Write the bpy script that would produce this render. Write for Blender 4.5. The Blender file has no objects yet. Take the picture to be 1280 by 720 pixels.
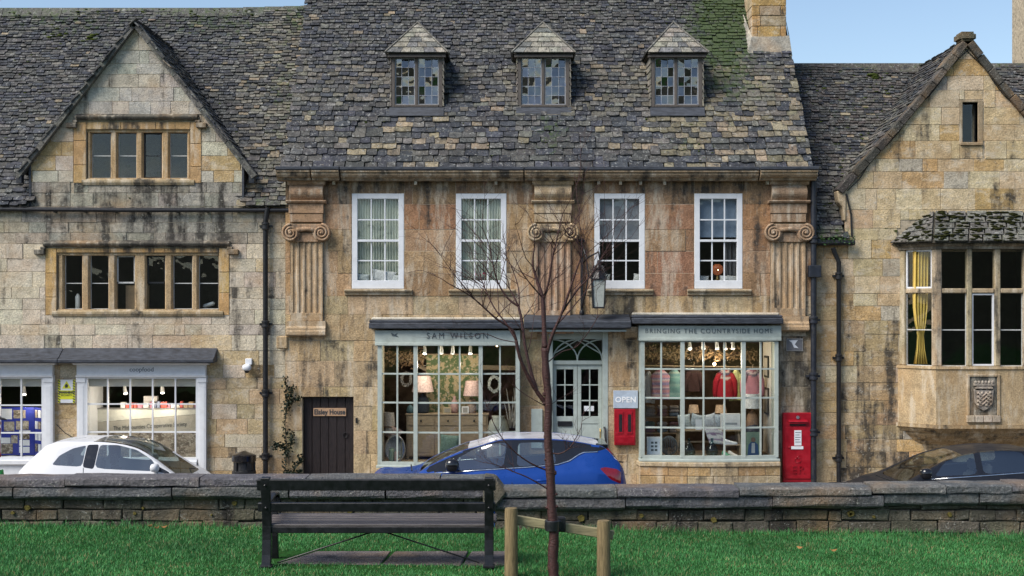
import bpy, bmesh, math, random
import numpy as np
from mathutils import Vector, Matrix
R = math.radians
rng = random.Random(7)
sc = bpy.context.scene
col = sc.collection

# ------------------------------------------------------------------ camera, sky, sun, exposure
CZ = 3.62                       # camera height above the pavement; the lawn terrace is 1.45 m up
F = 1700.0                      # focal length in photograph pixels (1280 wide)
HY = 385.0                      # horizon row in the photograph
cam_d = bpy.data.cameras.new('camera'); cam = bpy.data.objects.new('camera', cam_d); col.objects.link(cam)
cam_d.sensor_width = 36.0; cam_d.lens = F / 1280 * 36
cam_d.shift_y = (HY - 360) / 1280.0
cam_d.clip_start = 0.1; cam_d.clip_end = 3000
cam.location = (0, 0, CZ); cam.rotation_euler = (R(90), 0, 0)
sc.camera = cam
TO_SUN = Vector((-0.72, -0.52, 0.95)).normalized()
w = bpy.data.worlds.new('World'); sc.world = w; w.use_nodes = True
nt = w.node_tree; bg = nt.nodes['Background']
sky = nt.nodes.new('ShaderNodeTexSky'); sky.sky_type = 'NISHITA'; sky.sun_disc = False
sky.sun_elevation = math.asin(TO_SUN.z); sky.sun_rotation = math.atan2(TO_SUN.x, TO_SUN.y)
sky.altitude = 100; sky.air_density = 1.0; sky.dust_density = 0.9; sky.ozone_density = 0.8
nt.links.new(sky.outputs[0], bg.inputs[0]); bg.inputs[1].default_value = 0.072
sun_d = bpy.data.lights.new('sun', 'SUN'); sun = bpy.data.objects.new('sun', sun_d); col.objects.link(sun)
sun_d.energy = 2.2; sun_d.angle = R(36); sun_d.color = (1.0, 0.95, 0.87)
sun.rotation_euler = TO_SUN.to_track_quat('Z', 'Y').to_euler(); sun.location = (-10, -10, 30)
vs = sc.view_settings; vs.view_transform = 'Standard'; vs.look = 'None'; vs.gamma = 1; vs.use_curve_mapping = False
vs.exposure = 1.2
sc.cycles.use_denoising = True
sc.cycles.max_bounces = 8; sc.cycles.transparent_max_bounces = 24

# ------------------------------------------------------------------ pixel helpers
YF, YM = 26.15, 26.05           # front planes: neighbours, middle house
def PX(px, Y=YF): return (px - 640) / F * Y
def PZ(py, Y=YF): return CZ + (HY - py) / F * Y

# ------------------------------------------------------------------ scene helpers
def link(o): col.objects.link(o); return o
def tag(o, label=None, cat=None, group=None, kind=None):
    if label: o['label'] = label
    if cat: o['category'] = cat
    if group: o['group'] = group
    if kind: o['kind'] = kind
    return o
def thing(name, label, cat, loc=(0, 0, 0), rz=0.0, group=None):
    o = bpy.data.objects.new(name, None); link(o)
    o.location = loc; o.rotation_euler = (0, 0, rz); o.empty_display_size = 0.1
    return tag(o, label, cat, group)
def attach(o, parent, local=False):
    if parent is None: return o
    o.parent = parent
    if parent.type == 'EMPTY' and not local:
        o.matrix_parent_inverse = Matrix.Translation(-Vector(parent.location))
    return o
class MB:
    def __init__(s): s.v = []; s.f = []; s.c = []
    def add(s, vs, fs, c=None):
        k = len(s.v); s.v += [tuple(p) for p in vs]; s.f += [tuple(i + k for i in f) for f in fs]
        if c is not None: s.c += [c] * len(vs)
        return s
    def box(s, x0, x1, y0, y1, z0, z1):
        return s.add([(x0,y0,z0),(x1,y0,z0),(x1,y1,z0),(x0,y1,z0),(x0,y0,z1),(x1,y0,z1),(x1,y1,z1),(x0,y1,z1)],
                     [(0,3,2,1),(4,5,6,7),(0,1,5,4),(1,2,6,5),(2,3,7,6),(3,0,4,7)])
    def bar(s, p, q, wd, th, up=(0, 0, 1)):            # box beam between two points; wd across, th along 'up'
        p = Vector(p); q = Vector(q); d = (q - p).normalized(); u = Vector(up)
        sd = d.cross(u)
        if sd.length < 1e-5: sd = d.cross(Vector((0, 1, 0)))
        sd.normalize(); u = sd.cross(d).normalized()
        a = sd * wd / 2; b = u * th / 2
        vs = [p-a-b, p+a-b, p+a+b, p-a+b, q-a-b, q+a-b, q+a+b, q-a+b]
        return s.add(vs, [(0,1,2,3),(7,6,5,4),(0,4,5,1),(1,5,6,2),(2,6,7,3),(3,7,4,0)])
    def prism_y(s, poly, y0, y1, ch=0.0):               # poly in xz; front face at y0 (towards camera)
        n = len(poly)
        if ch > 0:
            cx = sum(p[0] for p in poly) / n; cz = sum(p[1] for p in poly) / n
            x0 = min(p[0] for p in poly); x1 = max(p[0] for p in poly); z0 = min(p[1] for p in poly); z1 = max(p[1] for p in poly)
            fx = max(0.3, 1 - 2 * ch / max(x1 - x0, 1e-4)); fz = max(0.3, 1 - 2 * ch / max(z1 - z0, 1e-4))
            fr = [(cx + (p[0] - cx) * fx, cz + (p[1] - cz) * fz) for p in poly]
            vs = [(p[0], y0, p[1]) for p in fr] + [(p[0], y0 + ch, p[1]) for p in poly] + [(p[0], y1, p[1]) for p in poly]
            fs = [tuple(range(n))]
            for i in range(n):
                j = (i + 1) % n
                fs += [(i, i + n, j + n, j), (i + n, i + 2*n, j + 2*n, j + n)]
            fs.append(tuple(range(3*n - 1, 2*n - 1, -1)))
        else:
            vs = [(p[0], y0, p[1]) for p in poly] + [(p[0], y1, p[1]) for p in poly]
            fs = [tuple(range(n)), tuple(range(2*n - 1, n - 1, -1))]
            for i in range(n):
                j = (i + 1) % n; fs.append((i, i + n, j + n, j))
        return s.add(vs, fs)
    def prism_z(s, poly, z0, z1):
        n = len(poly)
        vs = [(p[0], p[1], z0) for p in poly] + [(p[0], p[1], z1) for p in poly]
        fs = [tuple(range(n - 1, -1, -1)), tuple(range(n, 2*n))] + [(i, (i+1) % n, (i+1) % n + n, i + n) for i in range(n)]
        return s.add(vs, fs)
    def sweep_x(s, prof, x0, x1):                       # prof: closed polygon of (y, z)
        n = len(prof)
        vs = [(x0, p[0], p[1]) for p in prof] + [(x1, p[0], p[1]) for p in prof]
        fs = [tuple(range(n)), tuple(range(2*n - 1, n - 1, -1))] + [(i, i + n, (i+1) % n + n, (i+1) % n) for i in range(n)]
        return s.add(vs, fs)
    def tube(s, pts, rad, n=8, caps=True):
        pts = [Vector(p) for p in pts]; m = len(pts)
        if not hasattr(rad, '__len__'): rad = [rad] * m
        k = len(s.v); prev = None
        for i, p in enumerate(pts):
            d = (pts[min(i+1, m-1)] - pts[max(i-1, 0)]).normalized()
            if prev is None:
                a = d.orthogonal().normalized()
            else:
                a = prev - d * prev.dot(d)
                a = a.normalized() if a.length > 1e-6 else d.orthogonal().normalized()
            prev = a; b = d.cross(a)
            for j in range(n):
                t = 2 * math.pi * j / n
                s.v.append(tuple(p + (a * math.cos(t) + b * math.sin(t)) * rad[i]))
        for i in range(m - 1):
            for j in range(n):
                j2 = (j + 1) % n
                s.f.append((k + i*n + j, k + i*n + j2, k + (i+1)*n + j2, k + (i+1)*n + j))
        if caps:
            s.f.append(tuple(k + j for j in range(n - 1, -1, -1))); s.f.append(tuple(k + (m-1)*n + j for j in range(n)))
        return s
    def lathe(s, c, prof, n=16, sx=1.0, sy=1.0):        # prof: (radius, z) going up
        k = len(s.v); m = len(prof)
        for r, z in prof:
            for j in range(n):
                t = 2 * math.pi * j / n
                s.v.append((c[0] + r * sx * math.cos(t), c[1] + r * sy * math.sin(t), c[2] + z))
        for i in range(m - 1):
            for j in range(n):
                j2 = (j + 1) % n
                s.f.append((k + i*n + j, k + i*n + j2, k + (i+1)*n + j2, k + (i+1)*n + j))
        s.f.append(tuple(k + j for j in range(n - 1, -1, -1))); s.f.append(tuple(k + (m-1)*n + j for j in range(n)))
        return s
    def grid(s, fn, nu, nv, closed_u=False):
        k = len(s.v)
        for j in range(nv + 1):
            for i in range(nu + (0 if closed_u else 1)):
                s.v.append(tuple(fn(i / nu, j / nv)))
        W = nu if closed_u else nu + 1
        for j in range(nv):
            for i in range(nu):
                i2 = (i + 1) % W if closed_u else i + 1
                s.f.append((k + j*W + i, k + j*W + i2, k + (j+1)*W + i2, k + (j+1)*W + i))
        return s
    def blob(s, c, rx, ry, rz, nu=10, nv=6, pw=1.0):
        def fn(u, v):
            a = 2 * math.pi * u; b = math.pi * (v - 0.5) * 0.999
            cc = math.copysign(abs(math.cos(a)) ** pw, math.cos(a)); ss = math.copysign(abs(math.sin(a)) ** pw, math.sin(a))
            cb = abs(math.cos(b)) ** pw; sb = math.copysign(abs(math.sin(b)) ** pw, math.sin(b))
            return (c[0] + rx * cc * cb, c[1] + ry * ss * cb, c[2] + rz * sb)
        return s.grid(fn, nu, nv, True)
    def mesh(s, name, recalc=True, bevel=0.0, smooth=False, seg=1):
        me = bpy.data.meshes.new(name); me.from_pydata(s.v, [], s.f)
        if s.c:
            at = me.color_attributes.new('tone', 'FLOAT_COLOR', 'POINT')
            at.data.foreach_set('color', np.array(s.c, dtype=np.float32).ravel())
        if recalc or bevel:
            bm = bmesh.new(); bm.from_mesh(me)
            bmesh.ops.recalc_face_normals(bm, faces=bm.faces)
            if bevel:
                ed = [e for e in bm.edges if len(e.link_faces) == 2 and e.calc_face_angle(0) > 0.5]
                bmesh.ops.bevel(bm, geom=ed, offset=bevel, segments=seg, affect='EDGES', clamp_overlap=True)
            bm.to_mesh(me); bm.free()
        if smooth:
            me.shade_smooth() if smooth is True else None
            if smooth == 'auto':
                me.shade_smooth()
                try: me.set_sharp_from_angle(angle=R(35))
                except Exception: pass
        return me
    def build(s, name, mat, parent=None, color=None, local=False, recalc=True, bevel=0.0, smooth=False, kind=None, seg=1):
        me = s.mesh(name, recalc, bevel, smooth, seg); me.materials.append(mat)
        o = link(bpy.data.objects.new(name, me))
        if color is not None: o.color = tuple(color) if len(color) == 4 else (*color, 0.0)
        attach(o, parent, local)
        if kind: o['kind'] = kind
        return o
def place(me, name, parent=None, color=None, mtx=None, local=False):
    o = link(bpy.data.objects.new(name, me))
    if color is not None: o.color = tuple(color) if len(color) == 4 else (*color, 0.0)
    attach(o, parent, local)
    if mtx is not None: o.matrix_basis = mtx
    return o
def text(s, size, cx, y, cz, name, mat, parent, depth=0.004, align='CENTER', spacing=1.0, yfun=None, fit=None, weight=0.0, shear=0.0, local=False, italic_w=1.0):
    cu = bpy.data.curves.new(name, 'FONT'); cu.body = s; cu.size = size; cu.align_x = align; cu.align_y = 'CENTER'
    cu.extrude = depth / 2; cu.space_character = spacing; cu.offset = weight; cu.resolution_u = 3; cu.shear = shear
    ob = bpy.data.objects.new(name, cu)
    me = bpy.data.meshes.new_from_object(ob)
    if fit:
        ex = max(v.co.x for v in me.vertices) - min(v.co.x for v in me.vertices); italic_w = fit / ex
    for vtx in me.vertices:
        x, yy, z = vtx.co
        X = cx + x * italic_w
        vtx.co = (X, (yfun(X) if yfun else y) - z, cz + yy)
    bpy.data.objects.remove(ob); me.name = name
    me.materials.clear(); me.materials.append(mat)
    o = link(bpy.data.objects.new(name, me)); attach(o, parent, local)
    return o

# ------------------------------------------------------------------ materials
def newmat(name):
    m = bpy.data.materials.new(name); m.use_nodes = True
    nt = m.node_tree; b = nt.nodes['Principled BSDF']
    return m, nt, b
def N(nt, typ, **kw):
    n = nt.nodes.new(typ)
    for k, v in kw.items(): setattr(n, k, v)
    return n
def inp(nt, sock, val):
    if hasattr(val, 'is_output') or isinstance(val, bpy.types.NodeSocket): nt.links.new(val, sock)
    else: sock.default_value = val
def mixc(nt, fac, a, b, mode='MIX'):
    n = N(nt, 'ShaderNodeMix', data_type='RGBA', blend_type=mode)
    inp(nt, n.inputs[0], fac); inp(nt, n.inputs[6], a if isinstance(a, bpy.types.NodeSocket) else (*a[:3], 1)); inp(nt, n.inputs[7], b if isinstance(b, bpy.types.NodeSocket) else (*b[:3], 1))
    return n.outputs[2]
def mth(nt, op, a, b=0.0, c=None):
    n = N(nt, 'ShaderNodeMath', operation=op); inp(nt, n.inputs[0], a); inp(nt, n.inputs[1], b)
    if c is not None: inp(nt, n.inputs[2], c)
    return n.outputs[0]
def pos(nt, scale=(1, 1, 1), world=True):
    g = N(nt, 'ShaderNodeNewGeometry').outputs['Position'] if world else N(nt, 'ShaderNodeTexCoord').outputs['Object']
    mp = N(nt, 'ShaderNodeMapping'); nt.links.new(g, mp.inputs[0]); mp.inputs['Scale'].default_value = scale
    return mp.outputs[0]
def noise(nt, vec, scale, detail=4, rough=0.6):
    n = N(nt, 'ShaderNodeTexNoise'); nt.links.new(vec, n.inputs['Vector'])
    n.inputs['Scale'].default_value = scale; n.inputs['Detail'].default_value = detail; n.inputs['Roughness'].default_value = rough
    mr = N(nt, 'ShaderNodeMapRange'); nt.links.new(n.outputs['Fac'], mr.inputs[0]); mr.inputs[1].default_value = 0.28; mr.inputs[2].default_value = 0.72
    return mr.outputs[0]
def ramp(nt, fac, a, b, lo=0.0, hi=1.0):
    n = N(nt, 'ShaderNodeMapRange'); n.clamp = True
    inp(nt, n.inputs[0], fac); n.inputs[1].default_value = a; n.inputs[2].default_value = b; n.inputs[3].default_value = lo; n.inputs[4].default_value = hi
    return n.outputs[0]
def bump(nt, b, h, strength=0.4, dist=0.02):
    n = N(nt, 'ShaderNodeBump'); n.inputs['Strength'].default_value = strength; n.inputs['Distance'].default_value = dist
    nt.links.new(h, n.inputs['Height']); nt.links.new(n.outputs[0], b.inputs['Normal'])
def tone_src(nt, src):
    if src == 'obj':
        n = N(nt, 'ShaderNodeObjectInfo'); return n.outputs['Color'], n.outputs['Alpha']
    n = N(nt, 'ShaderNodeVertexColor', layer_name='tone'); return n.outputs['Color'], n.outputs['Alpha']
def mat_stone(name, src='obj', fixed=None, grime=0.35, speck=0.25, rough=0.92, bumps=0.45, sscale=17):
    m, nt, b = newmat(name)
    if fixed: c, al = fixed, 0.0
    else: c, al = tone_src(nt, src)
    P = pos(nt)
    fine = noise(nt, P, 38, 5, 0.7); mid = noise(nt, P, 5.5, 5, 0.65); big = noise(nt, P, 1.1, 3, 0.6)
    v = mth(nt, 'MULTIPLY', ramp(nt, fine, 0.15, 0.85, 0.68, 1.28), ramp(nt, mid, 0.2, 0.8, 0.80, 1.16))
    hs = N(nt, 'ShaderNodeHueSaturation'); inp(nt, hs.inputs['Color'], c if not isinstance(c, tuple) else (*c, 1)); nt.links.new(v, hs.inputs['Value'])
    cc = hs.outputs[0]
    cc = mixc(nt, ramp(nt, big, 0.5, 0.9, 0, 0.4), cc, (0.42, 0.25, 0.11), 'MIX')
    cc = mixc(nt, ramp(nt, noise(nt, pos(nt, (2.2, 2.2, 0.45) if 'ashlar' in name or 'trim' in name else (1, 1, 1.6)), 2.0 if 'ashlar' in name else 2.6, 6, 0.7), 0.52, 0.82, 0, 0.55 if grime > 0.3 and bumps < 0.6 else 0), cc, (0.62, 0.545, 0.43))
    # grime: dark weathering with ragged edges, more where the stone's own stain value is high
    streak = noise(nt, pos(nt, (4.2, 4.2, 0.55)), 1.0, 6, 0.62)
    sm = mth(nt, 'ADD', mth(nt, 'MULTIPLY', mid, 0.45), mth(nt, 'MULTIPLY', streak, 0.75))
    th = mth(nt, 'ADD', sm, mth(nt, 'MULTIPLY', al, 0.40) if not isinstance(al, float) else 0.0)
    cc = mixc(nt, ramp(nt, th, 0.82, 1.12, 0, 0.92 if grime > 0.3 else grime * 2), cc, (0.042, 0.038, 0.034))
    pit = noise(nt, P, 75, 3, 0.8)
    cc = mixc(nt, ramp(nt, pit, 0.72, 0.86, 0, 0.65), cc, (0.07, 0.055, 0.04))
    cc = mixc(nt, mth(nt, 'MULTIPLY', ramp(nt, noise(nt, P, sscale, 4, 0.75), 0.70, 0.80, 0, speck * 2), ramp(nt, mid, 0.45, 0.6)), cc, (0.5, 0.48, 0.42))
    nt.links.new(cc, b.inputs['Base Color']); b.inputs['Roughness'].default_value = rough
    b.inputs['Specular IOR Level'].default_value = 0.2
    h = mth(nt, 'ADD', fine, mth(nt, 'MULTIPLY', mid, 1.4)); bump(nt, b, h, bumps, 0.02)
    return m
def mat_slate(name, src='obj'):
    m, nt, b = newmat(name); c, al = tone_src(nt, src); P = pos(nt)
    fine = noise(nt, P, 34, 5, 0.7); mid = noise(nt, P, 7, 4, 0.6)
    hs = N(nt, 'ShaderNodeHueSaturation'); nt.links.new(c, hs.inputs['Color'])
    nt.links.new(mth(nt, 'MULTIPLY', ramp(nt, fine, 0.1, 0.9, 0.45, 1.5), ramp(nt, mid, 0.2, 0.8, 0.7, 1.3)), hs.inputs['Value'])
    cc = hs.outputs[0]
    lich = noise(nt, P, 13, 6, 0.78)
    cc = mixc(nt, ramp(nt, lich, 0.64, 0.76, 0, 0.6), cc, (0.34, 0.34, 0.32))
    cc = mixc(nt, ramp(nt, noise(nt, P, 22, 5, 0.75), 0.74, 0.82, 0, 0.35), cc, (0.34, 0.28, 0.19))
    cc = mixc(nt, ramp(nt, noise(nt, P, 9.0, 5, 0.7), 0.62, 0.78, 0, 0.7), cc, (0.012, 0.016, 0.02))
    ms = mth(nt, 'ADD', mth(nt, 'MULTIPLY', noise(nt, P, 7, 6, 0.75), 0.75), mth(nt, 'MULTIPLY', al, 0.55))
    cc = mixc(nt, ramp(nt, ms, 0.64, 0.88, 0, 0.8), cc, (0.040, 0.068, 0.014))
    nt.links.new(cc, b.inputs['Base Color']); b.inputs['Roughness'].default_value = 0.72
    b.inputs['Specular IOR Level'].default_value = 0.35
    bump(nt, b, mth(nt, 'ADD', fine, mid), 0.5, 0.015)
    return m
def mat_plain(name, c, rough=0.6, metal=0.0, var=0.15, scale=12, spec=0.4, bumps=0.0, dirt=0.0, dirtc=(0.05, 0.045, 0.04), coat=0.0, stretch=(1, 1, 1), world=True):
    m, nt, b = newmat(name); P = pos(nt, stretch, world)
    n = noise(nt, P, scale, 4, 0.65)
    hs = N(nt, 'ShaderNodeHueSaturation'); hs.inputs['Color'].default_value = (*c, 1)
    nt.links.new(ramp(nt, n, 0.1, 0.9, 1 - var, 1 + var), hs.inputs['Value']); cc = hs.outputs[0]
    if dirt: cc = mixc(nt, ramp(nt, noise(nt, P, scale * 0.6, 6, 0.75), 0.55, 0.85, 0, dirt), cc, dirtc)
    nt.links.new(cc, b.inputs['Base Color']); b.inputs['Metallic'].default_value = metal
    nt.links.new(ramp(nt, n, 0.2, 0.8, max(0.03, rough - 0.08), min(1, rough + 0.08)), b.inputs['Roughness'])
    b.inputs['Specular IOR Level'].default_value = spec; b.inputs['Coat Weight'].default_value = coat; b.inputs['Coat Roughness'].default_value = 0.04
    if bumps: bump(nt, b, n, bumps, 0.01)
    return m
def mat_tone(name, rough=0.8, src='obj', var=0.2, scale=30):
    m, nt, b = newmat(name); c, al = tone_src(nt, src); n = noise(nt, pos(nt), scale, 4, 0.65)
    hs = N(nt, 'ShaderNodeHueSaturation'); nt.links.new(c, hs.inputs['Color']); nt.links.new(ramp(nt, n, 0.25, 0.75, 1 - var, 1 + var), hs.inputs['Value'])
    nt.links.new(hs.outputs[0], b.inputs['Base Color']); b.inputs['Roughness'].default_value = rough; b.inputs['Specular IOR Level'].default_value = 0.25
    return m
def mat_glass(name, tint=(1, 1, 1), ior=1.5, rough=0.0, wav=0.15):
    m = bpy.data.materials.new(name); m.use_nodes = True; nt = m.node_tree; nt.nodes.clear()
    out = N(nt, 'ShaderNodeOutputMaterial'); mx = N(nt, 'ShaderNodeMixShader'); tr = N(nt, 'ShaderNodeBsdfTransparent'); gl = N(nt, 'ShaderNodeBsdfGlossy'); lw_ = N(nt, 'ShaderNodeLayerWeight'); lw_.inputs[0].default_value = .5; f0 = ((ior - 1) / (ior + 1)) ** 2; fr_ = mth(nt, 'ADD', mth(nt, 'MULTIPLY', mth(nt, 'POWER', lw_.outputs['Facing'], 5.0), 1 - f0), f0)
    tr.inputs[0].default_value = (*tint, 1); gl.inputs['Roughness'].default_value = rough
    n = noise(nt, pos(nt), 2.2, 2, 0.5); bp = N(nt, 'ShaderNodeBump'); bp.inputs['Strength'].default_value = wav; bp.inputs['Distance'].default_value = 0.02
    nt.links.new(n, bp.inputs['Height']); nt.links.new(bp.outputs[0], gl.inputs['Normal'])
    nt.links.new(fr_, mx.inputs[0]); nt.links.new(tr.outputs[0], mx.inputs[1]); nt.links.new(gl.outputs[0], mx.inputs[2]); nt.links.new(mx.outputs[0], out.inputs[0])
    return m
def mat_emit(name, c, s):
    m, nt, b = newmat(name); b.inputs['Base Color'].default_value = (*c, 1); b.inputs['Emission Color'].default_value = (*c, 1); b.inputs['Emission Strength'].default_value = s
    return m
M = {}
M['stone'] = mat_stone('limestone')
M['stone_main'] = mat_stone('weathered ashlar', grime=0.4, speck=0.1)
M['trim'] = mat_stone('dressed stone trim', grime=0.4, speck=0.15, bumps=0.25)
M['mortar'] = mat_plain('lime mortar', (0.42, 0.35, 0.255), 0.95, var=0.3, scale=20, spec=0.1, dirt=0.6)
M['mortar_dark'] = mat_plain('dark joint', (0.06, 0.055, 0.045), 0.95, var=0.3, scale=20, spec=0.1)
M['slate'] = mat_slate('stone slate'); M['slate_mass'] = mat_slate('stone slate courses', 'attr')
M['wallstone'] = mat_stone('damp wall stone', grime=0.5, speck=0.35, bumps=0.8, sscale=42)
M['moss'] = mat_plain('moss', (0.060, 0.078, 0.020), 1.0, var=0.5, scale=40, spec=0.05, bumps=0.8, dirt=0.5, dirtc=(0.03, 0.025, 0.01))
M['lead'] = mat_plain('weathered lead', (0.045, 0.050, 0.062), 0.6, var=0.45, scale=11, spec=0.35, dirt=0.75, dirtc=(0.016, 0.016, 0.018), stretch=(0.6, 1, 3))
M['iron'] = mat_plain('black iron', (0.012, 0.012, 0.014), 0.42, var=0.3, scale=20, spec=0.45)
M['iron_blue'] = mat_plain('blue black pipe', (0.016, 0.019, 0.028), 0.45, var=0.3, scale=14, spec=0.4, dirt=0.3, dirtc=(0.08, 0.07, 0.05))
M['white'] = mat_plain('white paint', (0.68, 0.69, 0.71), 0.45, var=0.05, scale=8, dirt=0.12, dirtc=(0.35, 0.32, 0.28))
M['sage'] = mat_plain('sage green paint', (0.385, 0.43, 0.395), 0.5, var=0.08, scale=7, dirt=0.3, dirtc=(0.22, 0.23, 0.19))
M['sage_dark'] = mat_plain('dark sage paint', (0.24, 0.31, 0.27), 0.5, var=0.08, scale=6)
M['casement'] = mat_plain('casement paint', (0.5, 0.5, 0.48), 0.6, var=0.15, scale=30, dirt=0.4)
M['leadcame'] = mat_plain('lead cames', (0.27, 0.28, 0.30), 0.6, var=0.2, scale=30)
M['oldwood'] = mat_plain('old grey wood', (0.10, 0.085, 0.075), 0.8, var=0.35, scale=14, stretch=(4, 4, 0.6), bumps=0.3)
M['glass'] = mat_glass('window glass', (0.93, 0.95, 0.95), 1.5)
M['glass_old'] = mat_glass('old leaded glass', (0.8, 0.80, 0.90), 2.7, 0.03, 0.6)
M['carglass'] = mat_glass('car glass', (0.74, 0.82, 0.81), 2.9, 0.0, 0.0)
M['room_warm'] = mat_plain('warm shop interior', (0.17, 0.115, 0.075), 0.9, var=0.5, scale=2.5, dirt=0.8, dirtc=(0.04, 0.028, 0.02))
M['windscreen'] = mat_glass('windscreen glass', (0.45, 0.52, 0.50), 1.45, 0.0, 0.0)
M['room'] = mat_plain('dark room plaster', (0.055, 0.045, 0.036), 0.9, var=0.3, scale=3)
M['room_light'] = mat_plain('cream plaster', (0.55, 0.52, 0.47), 0.9, var=0.08, scale=3)
M['tone'] = mat_tone('painted and dyed things'); M['tone_gloss'] = mat_tone('glossy things', 0.3, var=0.05)
M['ink'] = mat_plain('dark lettering', (0.03, 0.035, 0.04), 0.5, var=0.05)
M['greyink'] = mat_plain('grey lettering', (0.07, 0.09, 0.10), 0.6, var=0.05)
M['whiteink'] = mat_plain('white lettering', (0.8, 0.8, 0.8), 0.5, var=0.02)
M['red'] = mat_plain('post office red paint', (0.30, 0.004, 0.013), 0.38, var=0.18, scale=9, spec=0.45, dirt=0.4, dirtc=(0.15, 0.004, 0.01))
M['wood'] = mat_plain('limed oak', (0.30, 0.22, 0.14), 0.6, var=0.2, scale=10, stretch=(1, 1, 6))
M['darkdoor'] = mat_plain('dark stained oak', (0.016, 0.010, 0.010), 0.55, var=0.6, scale=22, stretch=(5, 5, 0.4), bumps=0.5)
M['brass'] = mat_plain('dull brass', (0.42, 0.28, 0.10), 0.4, metal=0.8, var=0.2)
M['mirror'] = mat_plain('mirror glass', (0.7, 0.72, 0.74), 0.04, metal=1.0, var=0.02)
M['bulb'] = mat_emit('lit bulb', (1.0, 0.72, 0.40), 8.0)
M['spot_glow'] = mat_emit('lit spotlight lens', (1.0, 0.93, 0.82), 2.2)

# ------------------------------------------------------------------ masonry
def clip_convex(poly, region):
    out = list(poly); n = len(region)
    area = sum(region[i][0] * region[(i+1) % n][1] - region[(i+1) % n][0] * region[i][1] for i in range(n))
    sg = 1 if area > 0 else -1
    for i in range(n):
        ax, az = region[i]; bx, bz = region[(i+1) % n]; res = []
        def side(p): return sg * ((bx - ax) * (p[1] - az) - (bz - az) * (p[0] - ax))
        for j in range(len(out)):
            p, q = out[j], out[(j+1) % len(out)]; sp, sq = side(p), side(q)
            if sp >= 0: res.append(p)
            if (sp > 0 and sq < 0) or (sp < 0 and sq > 0):
                t = sp / (sp - sq); res.append((p[0] + (q[0] - p[0]) * t, p[1] + (q[1] - p[1]) * t))
        out = res
        if not out: return []
    return out
def rect_sub(r, h):
    x0, x1, z0, z1 = r; a, b, c, d = h
    if b <= x0 or a >= x1 or d <= z0 or c >= z1: return [r]
    out = []
    if a > x0: out.append((x0, a, z0, z1))
    if b < x1: out.append((b, x1, z0, z1))
    m0, m1 = max(x0, a), min(x1, b)
    if c > z0: out.append((m0, m1, z0, c))
    if d < z1: out.append((m0, m1, d, z1))
    return out
def backing(regions, holes, y0, y1):
    mb = MB()
    for reg in regions:
        xs = sorted({p[0] for p in reg} | {h[i] for h in holes for i in (0, 1)}); zs = sorted({p[1] for p in reg} | {h[i] for h in holes for i in (2, 3)})
        lo, hi = min(p[0] for p in reg), max(p[0] for p in reg); bl, bh = min(p[1] for p in reg), max(p[1] for p in reg)
        xs = [x for x in xs if lo - 1e-6 <= x <= hi + 1e-6]; zs = [z for z in zs if bl - 1e-6 <= z <= bh + 1e-6]
        for i in range(len(xs) - 1):
            for j in range(len(zs) - 1):
                cx, cz = (xs[i] + xs[i+1]) / 2, (zs[j] + zs[j+1]) / 2
                if any(h[0] < cx < h[1] and h[2] < cz < h[3] for h in holes): continue
                p = clip_convex([(xs[i], zs[j]), (xs[i+1], zs[j]), (xs[i+1], zs[j+1]), (xs[i], zs[j+1])], reg)
                if len(p) >= 3:
                    mb.add([(q[0], y0, q[1]) for q in p], [tuple(range(len(p)))]); mb.add([(q[0], y1, q[1]) for q in p], [tuple(range(len(p) - 1, -1, -1))])
    for h in holes:                                   # reveals
        a, b, c, d = h
        mb.add([(a,y0,c),(a,y1,c),(a,y1,d),(a,y0,d)], [(0,1,2,3)]); mb.add([(b,y0,c),(b,y0,d),(b,y1,d),(b,y1,c)], [(0,1,2,3)])
        mb.add([(a,y0,d),(a,y1,d),(b,y1,d),(b,y0,d)], [(0,1,2,3)]); mb.add([(a,y0,c),(b,y0,c),(b,y1,c),(a,y1,c)], [(0,1,2,3)])
    return mb
def lay(wall, regions, holes, y, rows, width, tone, mat, name='stone', gap=0.006, proud=0.011, seed=1, zmin=-9, ch=0.004):
    rg = random.Random(seed); cnt = 0
    for reg in regions:
        lo, hi = min(p[0] for p in reg), max(p[0] for p in reg); z = min(p[1] for p in reg); top = max(p[1] for p in reg)
        while z < top - 0.03:
            h = rg.uniform(*rows); h = top - z if top - z - h < rows[0] * 0.6 else h
            x = lo - rg.uniform(0, width[0])
            while x < hi:
                wd = rg.uniform(*width)
                if rg.random() < 0.15: wd *= 0.55
                for r in _multi_sub((x, x + wd, z, z + h), holes):
                    if r[1] - r[0] < 0.07 or r[3] - r[2] < 0.06 or r[3] < zmin: continue
                    g = gap / 2; j = lambda: rg.uniform(-0.004, 0.004)
                    p = clip_convex([(r[0]+g+j(), r[2]+g+j()), (r[1]-g+j(), r[2]+g+j()), (r[1]-g+j(), r[3]-g+j()), (r[0]+g+j(), r[3]-g+j())], reg)
                    if len(p) < 3: continue
                    cx = sum(q[0] for q in p) / len(p); cz = sum(q[1] for q in p) / len(p)
                    pr = proud + rg.uniform(-0.006, 0.008)
                    MB().prism_y(p, y - pr, y + 0.02, ch).build(name, mat, wall, tone(cx, cz, rg), recalc=False); cnt += 1
                x += wd
            z += h
    return cnt
def _multi_sub(r, holes):
    rs = [r]
    for h in holes: rs = [q for s in rs for q in rect_sub(s, h)]
    return rs
def fr(px0, px1, py0, py1, Y=YF): return (PX(px0, Y), PX(px1, Y), PZ(py1, Y), PZ(py0, Y))
def vary(c, rg, a=0.055):
    k = 1 + rg.uniform(-a, a); return tuple(max(0, v * k * (1 + rg.uniform(-0.04, 0.04))) for v in c)
def topx(x): return 640 + x * F / YF
def topy(z): return HY - (z - CZ) * F / YF

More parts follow.
